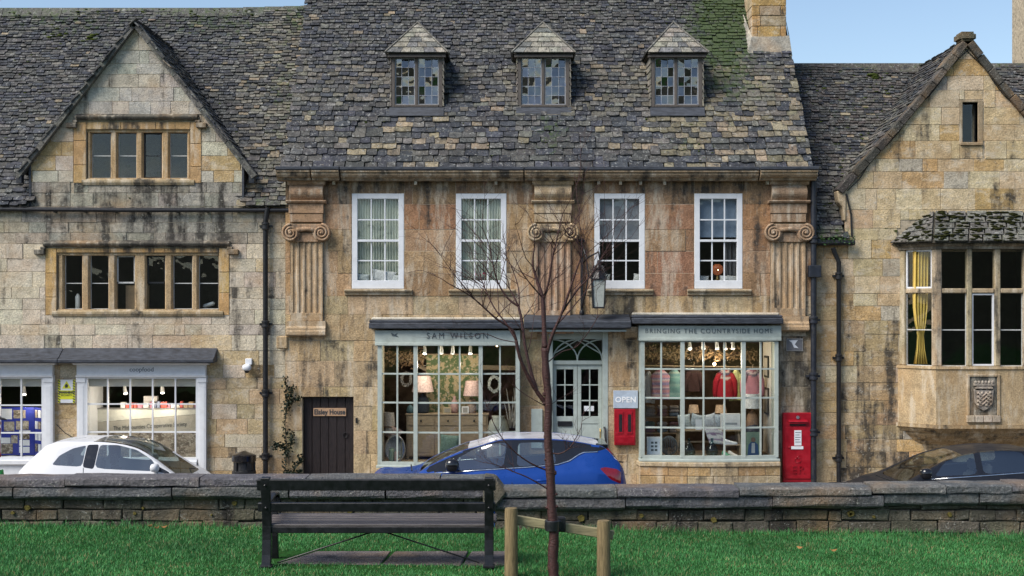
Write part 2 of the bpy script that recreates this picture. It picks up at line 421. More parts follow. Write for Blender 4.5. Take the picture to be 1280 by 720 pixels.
# ------------------------------------------------------------------ stone slate roofs
def _slate_variants():
    out = []
    rg = random.Random(5)
    for k in range(12):
        j = lambda a=0.06: rg.uniform(-a, a)
        th = 0.021 + rg.uniform(-0.005, 0.009)
        lx, rx = -0.5 + abs(j(0.03)), 0.5 - abs(j(0.03))
        tail = [(lx, 0 + abs(j(0.10))), (lx*0.4, j(0.09)), (rx*0.4, j(0.09)), (rx, abs(j(0.10)))]
        head = [(rx, 1.75), (lx, 1.75)]
        pl = tail + head; n = len(pl)
        lift = 0.028 + rg.uniform(-0.008, 0.012)
        def zz(p): return lift * (1 - p[1] / 1.75)
        vs = [(p[0], p[1], zz(p)) for p in pl] + [(p[0], p[1], zz(p) + th) for p in pl]
        fs = [tuple(range(n - 1, -1, -1)), tuple(range(n, 2*n))] + [(i, (i+1) % n, (i+1) % n + n, i + n) for i in range(n)]
        out.append((vs, fs))
    return out
SV = _slate_variants(); SME = []
for k, (vs_, fs_) in enumerate(SV):
    me = bpy.data.meshes.new('slate'); me.from_pydata(vs_, [], fs_); me.materials.append(M['slate']); SME.append(me)
def slate_roof(roof, origin, udir, vdir, length, u0, u1, p0, p1, tone, limit=300, wmul=(1.5, 3.0), skip=None, seed=3, wob=0.03, sagf=None):
    """courses of slates on the plane origin + u*udir + v*vdir; p0/p1 = course gauge at eaves/ridge"""
    rg = random.Random(seed); U = Vector(udir).normalized(); V = Vector(vdir).normalized(); Nn = U.cross(V)
    if Nn.z < 0: Nn = -Nn
    O = Vector(origin); mass = MB(); made = 0; v = 0.0; row = 0
    while v < length - 0.02:
        p = p1 + (p0 - p1) * (1 - v / length) ** 2.2; a, b = (u0(v), u1(v)) if callable(u0) else (u0, u1)
        u = a - rg.uniform(0, 0.12)
        while u < b - 0.05:
            wd = p * rg.uniform(*wmul) * (0.6 if rg.random() < 0.2 else 1)
            if u + wd > b: wd = max(0.08, b - u + rg.uniform(0, 0.03))
            cu = u + wd / 2
            if not (skip and skip(cu, v + p * 0.6)):
                n_off = wob * math.sin(cu * 1.3 + 0.7 * math.sin(v * 1.1)) * 0.6 + (sagf(cu, v) if sagf else 0) + rg.uniform(0, 0.008)
                ang = rg.uniform(-0.025, 0.025); U2 = (U * math.cos(ang) + V * math.sin(ang)); V2 = (V * math.cos(ang) - U * math.sin(ang))
                c = O + U * cu + V * (v + rg.uniform(-0.015, 0.015)) + Nn * n_off
                k = rg.randrange(12); t = tone(cu, v, rg)
                mtx = Matrix(((U2.x*wd, V2.x*p, Nn.x, c.x), (U2.y*wd, V2.y*p, Nn.y, c.y), (U2.z*wd, V2.z*p, Nn.z, c.z), (0, 0, 0, 1)))
                if made < limit:
                    place(SME[k], 'slate', roof, t, mtx); made += 1
                else:
                    vs_, fs_ = SV[k]; mass.add([mtx @ Vector(q) for q in vs_], fs_, t if len(t) == 4 else (*t, 0.0))
            u += wd + rg.uniform(0.002, 0.012)
        v += p; row += 1
    if mass.v: mass.build('slate_courses', M['slate_mass'], roof, recalc=True, kind='stuff')
    return made
def moss_clumps(roof, pts, seed=9):
    rg = random.Random(seed); mb = MB()
    for (c, r) in pts:
        mb.blob(c, r * rg.uniform(0.8, 1.6), r * rg.uniform(0.6, 1.0), r * rg.uniform(0.35, 0.6), 7, 4)
    if mb.v: mb.build('moss', M['moss'], roof, smooth=True, kind='stuff')
def slate_tone(greys=0.5, tans=0.08, moss=None):
    def f(u, v, rg):
        q = rg.random()
        if q < tans: c = vary((0.21, 0.17, 0.115), rg, 0.3)
        elif q < tans + 0.10: c = vary((0.105, 0.10, 0.09), rg, 0.3)
        elif q < tans + 0.10 + greys: c = vary((0.062, 0.061, 0.059), rg, 0.3)
        else: c = vary((0.036, 0.039, 0.048), rg, 0.3)
        return (*c, max(0.0, min(1.0, moss(u, v) if moss else 0.1)))
    return f

# ------------------------------------------------------------------ windows
def room(house, r, y0, y1, light=False, name='room_lining', mat=None):
    x0, x1, z0, z1 = r; mb = MB()
    mb.add([(x0,y1,z0),(x1,y1,z0),(x1,y1,z1),(x0,y1,z1)], [(3,2,1,0)]); mb.add([(x0,y0,z0),(x0,y1,z0),(x0,y1,z1),(x0,y0,z1)], [(3,2,1,0)])
    mb.add([(x1,y0,z0),(x1,y1,z0),(x1,y1,z1),(x1,y0,z1)], [(0,1,2,3)]); mb.add([(x0,y0,z0),(x1,y0,z0),(x1,y1,z0),(x0,y1,z0)], [(0,1,2,3)]); mb.add([(x0,y0,z1),(x1,y0,z1),(x1,y1,z1),(x0,y1,z1)], [(3,2,1,0)])
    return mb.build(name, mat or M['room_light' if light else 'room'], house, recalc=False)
def panes(win, xs, zs, y, gm, name='pane', inset=0.0):
    for i in range(len(xs) - 1):
        for j in range(len(zs) - 1):
            t = rng.uniform(-0.004, 0.004)
            mb = MB(); x0, x1, z0, z1 = xs[i] + inset, xs[i+1] - inset, zs[j] + inset, zs[j+1] - inset
            mb.add([(x0,y+t,z0),(x1,y-t,z0),(x1,y-t,z1),(x0,y+t,z1),(x0,y+t+.004,z0),(x1,y-t+.004,z0),(x1,y-t+.004,z1),(x0,y+t+.004,z1)],
                   [(0,3,2,1),(4,5,6,7),(0,1,5,4),(1,2,6,5),(2,3,7,6),(3,0,4,7)])
            mb.build(name, gm, win, recalc=True)
def sash(house, px0, px1, py0, py1):
    x0, x1, z0, z1 = fr(px0, px1, py0, py1, YM)
    y = YM - 0.010; fw = 0.105; bt = 0.16; tp = 0.10
    mb = MB(); mb.box(x0, x0+fw, y, y+0.12, z0+bt, z1); mb.box(x1-fw, x1, y, y+0.12, z0+bt, z1); mb.box(x0+fw, x1-fw, y, y+0.12, z1-tp, z1); mb.box(x0, x1, y-0.004, y+0.12, z0, z0+bt)
    win = mb.build('window', M['white'], house, bevel=0.006)
    ax0, ax1, az0, az1 = x0+fw, x1-fw, z0+bt, z1-tp; zm = az0 + (az1 - az0) * 0.487
    xs = [ax0 + (ax1-ax0)*i/3 for i in range(4)]
    lo = [az0, (az0+zm)/2, zm]; hi = [zm, (zm+az1)/2, az1]
    b = MB()
    for x in xs[1:3]: b.box(x-0.012, x+0.012, y+0.035, y+0.06, az0, zm-0.02); b.box(x-0.012, x+0.012, y+0.012, y+0.04, zm+0.02, az1)
    b.box(ax0, ax1, y+0.034, y+0.062, lo[1]-0.012, lo[1]+0.012); b.box(ax0, ax1, y+0.011, y+0.041, hi[1]-0.012, hi[1]+0.012)
    b.build('glazing_bars', M['white'], win)
    MB().box(ax0-0.03, ax1+0.03, y+0.004, y+0.07, zm-0.022, zm+0.022).build('meeting_rail', M['white'], win, bevel=0.004)
    panes(win, xs, lo, y+0.052, M['glass']); panes(win, xs, hi, y+0.028, M['glass'])
    return win, (x0, x1, z0, z1)
def oriented(mb, p, q, z0, z1, th):                 # upright board between plan points p, q
    p = Vector((*p, 0)); q = Vector((*q, 0)); d = (q - p).normalized(); n = Vector((-d.y, d.x, 0)) * th / 2
    pl = [p - n, q - n, q + n, p + n]
    return mb.prism_z([(a.x, a.y) for a in pl], z0, z1)
def shopfront(house, cols, thick, rows, Yf, bow, mat, name='shopfront', wide=0.06, heavy=0.10, thin=0.032):
    X = [PX(c, Yf) for c in cols]; Z = [PZ(r, Yf) for r in rows][::-1]
    fy = lambda x: Yf - bow * math.sin(math.pi * min(1, max(0, (x - X[0]) / (X[-1] - X[0]))))
    mb = MB(); n = len(X)
    for i, x in enumerate(X):
        e = i in (0, n - 1); t = wide if e else heavy if i in thick else thin
        d = 0.09 if (e or i in thick) else 0.05
        mb.box(x - t/2, x + t/2, fy(x) - d/2, fy(x) + d/2, Z[0], Z[-1])
    for j, z in enumerate(Z):
        e = j in (0, len(Z) - 1); t = 0.07 if e else thin
        for i in range(n - 1):
            oriented(mb, (X[i], fy(X[i]) + 0.001), (X[i+1], fy(X[i+1]) + 0.001), z - t/2, z + t/2, 0.085 if e else 0.04)
    win = mb.build(name, mat, house)
    for i in range(n - 1):
        for j in range(len(Z) - 1):
            g = MB(); oriented(g, (X[i], fy(X[i]) + 0.004), (X[i+1], fy(X[i+1]) + 0.004), Z[j], Z[j+1], 0.005); g.build('pane', M['glass'], win)
    return win, X, Z, fy
def mullioned(house, r, lights, zsplit, yw, tone, rng_, black=(), white=(), sill=True, surround=True, depth=0.16):
    """stone mullion window: r = opening rect, lights = list of (x0,x1) glass spans, zsplit = height of the mid bar"""
    x0, x1, z0, z1 = r; mb = MB(); y = yw + 0.03
    xs = [x0] + [v for l in lights for v in l] + [x1]
    for i in range(0, len(xs), 2):
        a, b = xs[i], xs[i+1]
        c = min(0.028, (b - a) * 0.3)
        mb.prism_z([(a, y + depth), (a, y + 0.05), (a + c, y), (b - c, y), (b, y + 0.05), (b, y + depth)], z0 + 0.04, z1 - 0.05)
    mb.box(x0, x1, y - 0.004, y + depth, z1 - 0.05, z1); mb.box(x0, x1, y - 0.02, y + depth, z0, z0 + 0.04)
    win = mb.build('window', M['trim'], house, tone, bevel=0.005)
    for i, (a, b) in enumerate(lights):
        gz0, gz1 = z0 + 0.04, z1 - 0.05
        f = MB(); m = M['casement']
        if i in black or i in white:
            m = M['iron'] if i in black else M['casement']; zb = zsplit if i in white or len(lights) == 6 else gz0
            t = 0.028
            f.box(a, a+t, y+0.085, y+0.115, zb, gz1); f.box(b-t, b, y+0.085, y+0.115, zb, gz1); f.box(a, b, y+0.085, y+0.115, gz1-t, gz1); f.box(a, b, y+0.085, y+0.115, zb, zb+t)
            f.box(a, b, y+0.09, y+0.112, zsplit-0.007, zsplit+0.007)
        else:
            t = 0.012
            f.box(a, a+t, y+0.09, y+0.11, gz0, gz1); f.box(b-t, b, y+0.09, y+0.11, gz0, gz1); f.box(a, b, y+0.09, y+0.11, gz0, gz0+t); f.box(a, b, y+0.09, y+0.112, zsplit-0.008, zsplit+0.008)
        f.build('casement', m, win)
        panes(win, [a, b], [gz0, zsplit, gz1], y + 0.1, M['glass'])
    return win
def hood(house, x0, x1, z, drop, yw, tone):
    mb = MB(); pr = [(yw + 0.02, z - 0.07), (yw - 0.06, z - 0.07), (yw - 0.10, z - 0.02), (yw - 0.10, z + 0.005), (yw + 0.02, z + 0.075)]
    mb.sweep_x(pr, x0, x1)
    for x, s in ((x0, -1), (x1, 1)):
        mb.box(x - 0.05, x + 0.05, yw - 0.085, yw + 0.02, z - drop, z - 0.071)
        a = x + (-0.17 if s < 0 else -0.03); mb.box(a, a + 0.20, yw - 0.095, yw + 0.02, z - drop - 0.10, z - drop - 0.002)
    return mb.build('hood_mould', M['trim'], house, tone, bevel=0.012)
def downpipe(house, px, py0, py1, Y, r, collars, name='downpipe', mat=None, off=0.0):
    x = PX(px, Y); z0, z1 = PZ(py1, Y), PZ(py0, Y); y = Y - r - 0.05
    pts = [(x + off, y - 0.03, z1 + 0.12), (x + off * 0.6, y - 0.02, z1), (x, y, z1 - 0.15), (x, y, z0)] if off else [(x, y, z1), (x, y, z0)]
    p = MB().tube(pts, r, 12).build(name, mat or M['iron'], house, smooth='auto')
    for c in collars:
        z = PZ(c, Y); m = MB().lathe((x, y, z), [(r*1.05, -0.08), (r*1.5, -0.06), (r*1.5, -0.03), (r*1.3, -0.02), (r*1.3, 0.02), (r*1.55, 0.03), (r*1.55, 0.06), (r*1.05, 0.075)], 12)
        m.box(x - r*2.4, x + r*2.4, y + r*0.5, y + r + 0.05, z - 0.02, z + 0.02); m.build('pipe_collar', mat or M['iron'], p, smooth='auto')
    return p

# ------------------------------------------------------------------ setting: ground, road, pavement, lawn terrace
def lawn_z(x): return 1.455 - 0.010 * max(-8, min(8, x))
M['asphalt'] = mat_plain('asphalt', (0.05, 0.05, 0.052), 0.85, var=0.3, scale=60, bumps=0.4)
M['paving'] = mat_stone('pavement flags', fixed=(0.22, 0.20, 0.17), grime=0.3)
M['soil'] = mat_plain('turf base', (0.018, 0.065, 0.014), 1.0, var=0.45, scale=25, spec=0.05, bumps=0.6, dirt=0.4, dirtc=(0.04, 0.035, 0.012))
tag(MB().grid(lambda u, v: ((u - 0.5) * 1600, (v - 0.3) * 1600, -0.30), 4, 4).build('ground', M['soil'], recalc=False), kind='structure')
tag(MB().grid(lambda u, v: ((u - 0.5) * 420, -70 - v * 60, -0.3 + (18 + 5 * math.sin(u * 11) + 3 * math.sin(u * 27)) * math.sin(v * 1.57)), 60, 8).build('added_reflection_slope', mat_plain('dark reflection slope', (0.035, 0.040, 0.022), 1.0, var=.5, scale=.3), recalc=False, smooth=True), kind='structure')  # added unseen slope behind the camera; keeps bright horizon out of glass reflections
tag(MB().box(-60, 60, 13.6, 23.6, -0.28, -0.12).build('road', M['asphalt']), kind='structure')
pv = MB().box(-60, 60, 23.75, 27.0, -0.28, 0.0).build('pavement', M['paving']); tag(pv, kind='structure')
ks = MB().box(0, 0.9, 23.6, 23.745, -0.25, 0.01).mesh('kerb', bevel=0.015); ks.materials.append(M['paving'])
for i in range(28): place(ks, 'kerb_stone', pv, mtx=Matrix.Translation((-13 + i * 0.91, 0, 0)))
lw = MB().grid(lambda u, v: ((u - 0.5) * 80, -25 + v * 38.4, lawn_z((u - 0.5) * 80)), 40, 8)
lw.box(-40, 40, 13.38, 13.5, -0.3, 1.37); lawn = lw.build('lawn', M['soil'], recalc=False); tag(lawn, kind='structure')

# ------------------------------------------------------------------ LEFT HOUSE
XL = -12.6
lh = thing('stone_house', 'pale stone house with one steep gable and two white shopfronts', 'house', (-8, YF, 0))
eZ = PZ(258)
gx0, gx1, gax = PX(38), PX(304), PX(170); gz = PZ(208); gaz = PZ(36)
regA = [(XL, 0.0), (PX(357), 0.0), (PX(357), eZ), (XL, eZ)]
regB = [(gx0, eZ), (gx1, eZ), (gx1, gz), (gax, gaz), (gx0, gz)]
H_gab = fr(108, 238, 162, 225); H_fst = fr(71, 274, 316, 389)
H_s1 = (PX(-120), PX(62), 0.35, PZ(455)); H_s2 = (PX(100), PX(256), 0.35, PZ(455))
holesL = [H_gab, H_fst, H_s1, H_s2]
wallL = backing([regA, regB], holesL, YF, YF + 0.35).build('wall', M['mortar'], lh, recalc=False)
surL = [fr(92, 252, 152, 229), fr(57, 287, 310, 394)]
def toneL(x, z, rg):
    X, Y = topx(x), topy(z); q = rg.random(); al = rg.uniform(0, 0.25)
    if Y < 150: c = (0.46, 0.43, 0.37) if q < 0.6 else (0.52, 0.46, 0.36); al = rg.uniform(0.2, 0.5)
    elif Y < 225: c = (0.50, 0.455, 0.37) if q < 0.6 else (0.46, 0.33, 0.17)
    elif Y < 312: c = (0.33, 0.305, 0.255) if 45 < X < 300 else (0.40, 0.35, 0.26); al = rg.uniform(0.55, 0.95) if 40 < X < 305 else 0.3
    elif Y < 440: c = (0.60, 0.515, 0.39) if q < 0.86 else ((0.56, 0.44, 0.28) if q < 0.93 else (0.50, 0.44, 0.35))
    else: c = (0.48, 0.36, 0.215) if q < 0.65 else ((0.44, 0.315, 0.17) if q < 0.82 else (0.53, 0.45, 0.33))
    if 302 < X < 330 and 262 < Y < 520: al = max(al, rg.uniform(0.4, 0.8))
    if 255 < X < 285 and Y > 445: al = max(al, rg.uniform(0.3, 0.75))
    if 60 < X < 200 and 390 < Y < 440: al = max(al, rg.uniform(0.0, 0.6))
    return (*vary(c, rg), al)
nL = lay(wallL, [regA, regB], [H_s1, H_s2] + surL, YF, (0.20, 0.30), (0.32, 0.85), toneL, M['stone'], seed=11, zmin=0.2)
rg = random.Random(2)
# ochre jamb stones round the two mullioned windows
def surround(wall, sr, hole, tone, seed):
    rg = random.Random(seed)
    for a, b in ((sr[0], hole[0]), (hole[1], sr[1])):
        z = sr[2]
        while z < sr[3] - 0.05:
            h = min(rg.uniform(0.3, 0.5), sr[3] - z); h = sr[3] - z if sr[3] - z - h < 0.15 else h
            MB().prism_y([(a+.005, z+.005), (b-.005, z+.005), (b-.005, z+h-.005), (a+.005, z+h-.005)], YF - 0.016 - rg.uniform(0, .005), YF + .02, .006).build('stone', M['trim'], wall, (*vary(tone, rg), rg.uniform(0, .3)), recalc=False); z += h
    for z0, z1, k, al in ((sr[2], hole[2], 3, .35), (hole[3], sr[3], 3, .75)):
        if z1 - z0 < 0.03: continue
        for i in range(k):
            a = hole[0] + (hole[1] - hole[0]) * i / k; b = hole[0] + (hole[1] - hole[0]) * (i + 1) / k
            MB().prism_y([(a+.004, z0+.004), (b-.004, z0+.004), (b-.004, z1-.004), (a+.004, z1-.004)], YF - 0.014 - rg.uniform(0, .005), YF + .02, .005).build('stone', M['trim'], wall, (*vary(tone, rg), al), recalc=False)
surround(wallL, surL[0], H_gab, (0.46, 0.30, 0.14), 3); surround(wallL, surL[1], H_fst, (0.48, 0.31, 0.13), 4)
lx = lambda *v: [(PX(a), PX(b)) for a, b in v]
w1 = mullioned(lh, H_gab, lx((113,137), (146,169), (178,201), (211,233)), PZ(194), YF, (0.44, 0.30, 0.16, 0.2), rng, black=(2,))
w2 = mullioned(lh, H_fst, lx((79,101), (111,134), (144,167), (182,205), (215,239), (247,272)), PZ(354), YF, (0.42, 0.30, 0.17, 0.3), rng, black=(3,), white=(2,))
hood(lh, PX(95), PX(248), PZ(146), 0.12, YF, (0.12, 0.11, 0.09, 0.8)); hood(lh, PX(55), PX(288), PZ(304), 0.12, YF, (0.12, 0.11, 0.09, 0.8))
for h, nm in ((H_gab, 2), (H_fst, 3)):
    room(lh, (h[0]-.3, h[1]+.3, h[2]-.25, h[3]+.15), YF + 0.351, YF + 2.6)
for h in (H_gab, H_fst):
    MB().sweep_x([(YF+.02, h[2]-.10), (YF-.03, h[2]-.10), (YF-.05, h[2]-.05), (YF-.045, h[2]-.01), (YF+.03, h[2]+.03)], h[0]-.08, h[1]+.08).build('window_sill', M['trim'], lh, (0.36, 0.28, 0.17, 0.5))
# gutter with brackets, swan neck and downpipe
g = MB(); g.tube([(XL, YF-.10, PZ(260)), (PX(150), YF-.10, PZ(263)), (PX(366), YF-.10, PZ(263))], 0.045, 10)
for px in range(-120, 360, 38): g.box(PX(px)-.02, PX(px)+.02, YF-.10, YF-.016, PZ(264)-.03, PZ(264)+.02)
g.build('gutter', M['iron'], lh, smooth='auto')
downpipe(lh, 333, 268, 600, YF, 0.05, (283, 405, 491, 570), off=0.05)
# roof: main slope, cross gable
TP = math.tan(R(52)); cs, sn = math.cos(R(52)), math.sin(R(52))
tL = 3.52
def mossL(u, v):
    return 0.12 + 0.35 * math.exp(-((v - 5.3) / 0.5) ** 2) + 0.25 * (1 if u > -4.9 else 0) + 0.12 * math.sin(u * 2.1 + v * 1.7)
XR = PX(358)
rf = MB(); yE, zE = YF - 0.12, eZ - 0.02
for xa, xb, t0 in ((XL, gx0, 0), (gx0, gx1, .30), (gx1, XR+.3, 0)): rf.add([(xa, yE + t0, zE + t0*TP), (xb, yE + t0, zE + t0*TP), (xb, yE + tL, zE + tL*TP), (xa, yE + tL, zE + tL*TP)], [(0,1,2,3)])
rf.add([(XR+.3, yE + tL, zE + tL*TP), (XL, yE + tL, zE + tL*TP), (XL, yE + 2*tL, zE), (XR+.3, yE + 2*tL, zE)], [(0,3,2,1)])
roofL = rf.build('roof', M['mortar_dark'], lh, recalc=False)
def toneLs(u, v, rg):
    t = slate_tone(0.45 if u < -6.5 else 0.55, 0.02 + (0.10 if u > -5.6 else 0), mossL)(u, v, rg)
    if u > -5.6 and rg.random() < 0.45: t = (*vary((0.135, 0.125, 0.10), rg, 0.3), t[3])
    return t
def skipL(u, v):
    z = zE + v * sn
    if gx0 + 0.05 < u < gx1 - 0.05:
        half = (gaz - max(z, gz)) / (gaz - gz); return abs(u - gax) < max(0, half) * (gx1 - gx0) / 2 - 0.05 and z < gaz
    return False
slate_roof(roofL, (0, yE, zE), (1, 0, 0), (0, cs, sn), tL / cs, XL, XR + 0.1, 0.112, 0.078, toneLs, 300, (1.2, 2.8), skipL, 21,
           sagf=lambda u, v: 0.05 * max(0, (u + 6.5) / 2) * v / 5)
rd = random.Random(8); x = XL
while x < XR:                                        # ridge tiles
    l = rd.uniform(0.35, 0.5); zr = zE + tL*TP + 0.02 + (0.05 * max(0, (x + 6.5) / 2)); yr = yE + tL
    m = MB().prism_z([(0,0)]*0 or [(x, yr-.16), (x+l-.01, yr-.16), (x+l-.01, yr+.16), (x, yr+.16)], zr-.1, zr-.04)
    m = MB(); m.sweep_x([(yr-.17, zr-.15), (yr-.02, zr+.06), (yr+.02, zr+.06), (yr+.17, zr-.15), (yr+.14, zr-.16), (yr, zr+.01), (yr-.14, zr-.16)], x, x+l-.01)
    m.build('ridge_tile', M['slate'], roofL, (*vary((0.10, 0.10, 0.085), rd, .2), 0.55)); x += l
moss_clumps(roofL, [((rd.uniform(XL, XR), yE + tL - 0.12 + rd.uniform(-.12, .05), zE + tL*TP - 0.08 + rd.uniform(-.1, .1)), rd.uniform(.015, .035)) for _ in range(90)]
            + [((PX(66, 28.8) + rd.gauss(0, .12), yE + 2.98 + rd.gauss(0, .04), zE + 2.98*TP + .06 + rd.gauss(0, .06)), rd.uniform(.025, .05)) for _ in range(16)]
            + [((PX(118, 28.8) + rd.gauss(0, .12), yE + 2.92 + rd.gauss(0, .04), zE + 2.92*TP + .05 + rd.gauss(0, .06)), rd.uniform(.04, .08)) for _ in range(9)]
            + [((rd.uniform(XL, XR), yE + t_ + .0, zE + t_*TP + .05), rd.uniform(.015, .04)) for t_ in [rd.uniform(0.1, 3.4) for _ in range(160)]])
# cross gable roof: two slopes running back into the main roof, with thick stone verges
ridge_t = (gaz + 0.10 - zE) / TP
for s, xe in ((-1, gx0 - 0.16), (1, gx1 + 0.16)):
    dz = (gaz - gz) / (gx1 - gax) if s > 0 else (gaz - gz) / (gax - gx0)
    ze = gz - 0.16 * dz
    back = lambda z: yE + (z - zE) / TP
    o = MB().add([(gax, YF-.06, gaz+.06), (xe, YF-.06, ze+.06), (xe, back(ze)+.1, ze+.06), (gax, back(gaz)+.1, gaz+.06)], [(0,1,2,3)]).build('gable_roof', M['mortar_dark'], lh, recalc=False)
    ud = Vector((0, 1, 0)); vd = Vector((gax - xe, 0, gaz - ze)); L = vd.length
    slate_roof(o, (xe, YF - 0.10, ze + 0.07), (0, 1, 0), vd, L, lambda v: 0.0, lambda v, L=L, ze=ze: (ze + (gaz - ze) * v / L - zE) / TP + 0.25, 0.16, 0.11, slate_tone(0.5, 0.03), 40, (1.6, 3.0), None, 31 + s, wob=0.0)
    v = MB(); d = vd.normalized(); n = Vector((-d.z * (1 if s < 0 else -1), 0, abs(d.x))); n = Vector((-abs(d.z) if s < 0 else abs(d.z), 0, abs(d.x)))
    k = 9
    for i in range(k):
        a = Vector((xe, 0, ze)) + d * (L * i / k + (0 if i else -0.05)); b = Vector((xe, 0, ze)) + d * (L * (i + 1) / k - 0.008)
        if i == k - 1: b = Vector((gax, 0, gaz))
        t0, t1 = 0.0, 0.105 + rd.uniform(-.012, .012)
        pl = [a + n*t0, b + n*t0, b + n*t1, a + n*t1]
        vb = MB().prism_y([(p.x, p.z) for p in pl], YF - 0.13 - rd.uniform(0, .02), YF + 0.05, 0.0)
        vb.build('verge_stone', M['slate'], lh, (*vary((0.12, 0.115, 0.10), rd, .25), 0.25))
    MB().bar((xe + s*.02, YF-.05, ze-.12), (xe + s*.02, YF-.05, ze+.03), .10, .14, (0,1,0)).build('kneeler', M['iron_blue'], lh)
# cheek between gable foot and the eaves (the wall stands higher than the eaves here)
MB().box(gx1-.02, gx1+.02, YF-.03, YF+.35, eZ, gz+.02).box(gx0-.02, gx0+.02, YF-.03, YF+.35, eZ, gz+.02).build('lead_soaker', M['lead'], lh)

# shopfronts of the left house
def classic_front(px0, px1, cols, rows, seg_cap, label=None):
    Yf = YF - 0.07
    win, X, Z, fy = shopfront(lh, cols, (), rows, Yf, 0.0, M['white'], wide=0.05, thin=0.026)
    a, b = PX(px0, Yf), PX(px1, Yf); y = Yf
    m = MB(); m.box(a, b, y-.07, y+.06, PZ(469, Yf), PZ(456, Yf)); m.build('fascia', M['white'], win, bevel=.006)
    m = MB(); m.sweep_x([(y+.05, PZ(456,Yf)), (y-.09, PZ(456,Yf)), (y-.16, PZ(453,Yf)), (y-.17, PZ(451,Yf)), (y+.05, PZ(451,Yf))], a-.06, b+.06); m.sweep_x([(y+.05, PZ(471,Yf)), (y-.09, PZ(471,Yf)), (y-.10, PZ(469,Yf)), (y+.05, PZ(469,Yf))], a-.01, b+.01); m.build('cornice', M['white'], win)
    for x0, x1 in ((a, X[0]-.02), (X[-1]+.02, b)):
        if x1 - x0 < .03: continue
        m = MB(); m.box(x0, x1, y-.05, y+.06, 0.0, PZ(478,Yf)); m.box(x0-.01, x1+.01, y-.065, y+.06, PZ(478,Yf), PZ(471,Yf)); m.box(x0+.03, x1-.03, y-.056, y, 0.5, PZ(482,Yf)); m.build('pilaster', M['white'], win, bevel=.005)
    m = MB(); m.box(X[0], X[-1], y-.09, y+.06, Z[0]-.11, Z[0]-.03); m.build('sill', M['white'], win, bevel=.006)
    MB().box(X[0], X[-1], y-.03, y+.06, 0.0, Z[0]-.11).build('stallriser', M['white'], win)
    return win, X, Z
wS1, X1, Z1 = classic_front(-120, 67, [-112, -84, -56, -28, 0, 27, 54.5], [471, 506.5, 541, 573], None)
wS2, X2, Z2 = classic_front(97, 258, [108.5, 135, 163, 191, 219.5, 247], [471, 505, 540, 574], None)
text('coopfood', 0.12, PX(177, YF-.14), YF-.142, PZ(462, YF-.14), 'lettering', M['greyink'], wS2, depth=.004)
for h, X_, Z_ in ((H_s1, X1, Z1), (H_s2, X2, Z2)):
    room(lh, (X_[0]-.05, X_[-1]+.05, 0.35, PZ(470)+.02), YF + 0.0, YF + 3.2)
    MB().box(X_[0]-.04, X_[-1]+.04, YF+.01, YF+.75, Z_[-1]-.19, Z_[-1]+.05).build('window_soffit', M['room_light'], lh)
    MB().box(X_[0]-.04, X_[-1]+.04, YF+.01, YF+.95, Z_[0]-.10, Z_[0]-.02).build('display_shelf', M['room_light'], lh)
MB().box(X2[0]-.04, X2[0]+.02, YF+.01, YF+.9, Z2[0], Z2[-1]-.19).build('side_lining', M['white'], lh)
for a, b in ((-128, 79.5), (80, 272)):               # lead covered canopies
    y = YF; m = MB(); z = PZ(452); zt = PZ(437)
    m.sweep_x([(y+.02, z), (y-.36, z-.02), (y-.38, z+.0), (y-.38, z+.06), (y-.30, z+.085), (y+.02, zt+.05)], PX(a), PX(b))
    m.build('lead_canopy', M['lead'], lh, bevel=.008)

# ------------------------------------------------------------------ MIDDLE HOUSE
mh = thing('town_house', 'brown ashlar town house with three dormers and fluted pilasters', 'house', (0.8, YM, 0))
mx0, mx1 = PX(357, YM), PX(1019, YM)
eM = PZ(222, YM)
regM = [(mx0, 0.0), (mx1, 0.0), (mx1, eM), (mx0, eM)]
W_px = [(440, 505), (570, 633), (743, 806), (868, 928)]
holesM = []
for a, b in W_px: q = fr(a, b, 242, 361, YM); holesM.append((q[0]+.03, q[1]-.03, q[2]+.03, q[3]-.03))
H_door = fr(378, 442, 496, 640, YM); H_door = (H_door[0], H_door[1], 0.0, H_door[3])
H_bl = fr(478, 645, 420, 580, YM); H_br = fr(806, 968, 414, 574, YM)
H_sd = fr(686, 760, 412, 640, YM); H_sd = (H_sd[0], H_sd[1], 0.0, H_sd[3])
holesM += [H_door, H_bl, H_br, H_sd]
wallM = backing([regM], holesM, YM, YM + 0.4).build('wall', M['mortar'], mh, recalc=False)
def toneM(x, z, rg):
    X, Y = topx(x), topy(z); q = rg.random(); al = rg.uniform(0, 0.25)
    if Y < 245: c = (0.26, 0.17, 0.10); al = rg.uniform(0.55, 0.95)
    elif Y < 358:
        c = (0.335, 0.185, 0.105) if q < 0.6 else ((0.38, 0.24, 0.14) if q < 0.8 else (0.30, 0.19, 0.11))
        if X < 432 or 636 < X < 665: c = (0.41, 0.27, 0.15)
        al = rg.uniform(0.1, 0.65)
        if 540 < X < 570 and Y < 300: al = 0.7
        if X > 1005: al = .8
    elif Y < 405: c = (0.46, 0.345, 0.21) if q < 0.6 else (0.42, 0.28, 0.15); al = rg.uniform(0.1, 0.65)
    else:
        c = (0.42, 0.30, 0.17) if q < 0.6 else (0.46, 0.35, 0.21); al = rg.uniform(0.2, 0.75)
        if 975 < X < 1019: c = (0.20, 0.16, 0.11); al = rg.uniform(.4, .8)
    return (*vary(c, rg, .1), al)
winH = [(h[0]-.035, h[1]+.035, h[2]-.035, h[3]+.035) for h in holesM[:4]]
PIL = [(363, 405), (668, 714), (963, 1007)]
pil_ex = [(PX(a, YM), PX(b, YM), PZ(420, YM), PZ(222, YM)) for a, b in PIL]
lay(wallM, [regM], winH + holesM[4:] + pil_ex, YM, (0.34, 0.52), (0.6, 1.35), toneM, M['stone_main'], seed=17, zmin=0.2, gap=.006, proud=.008)
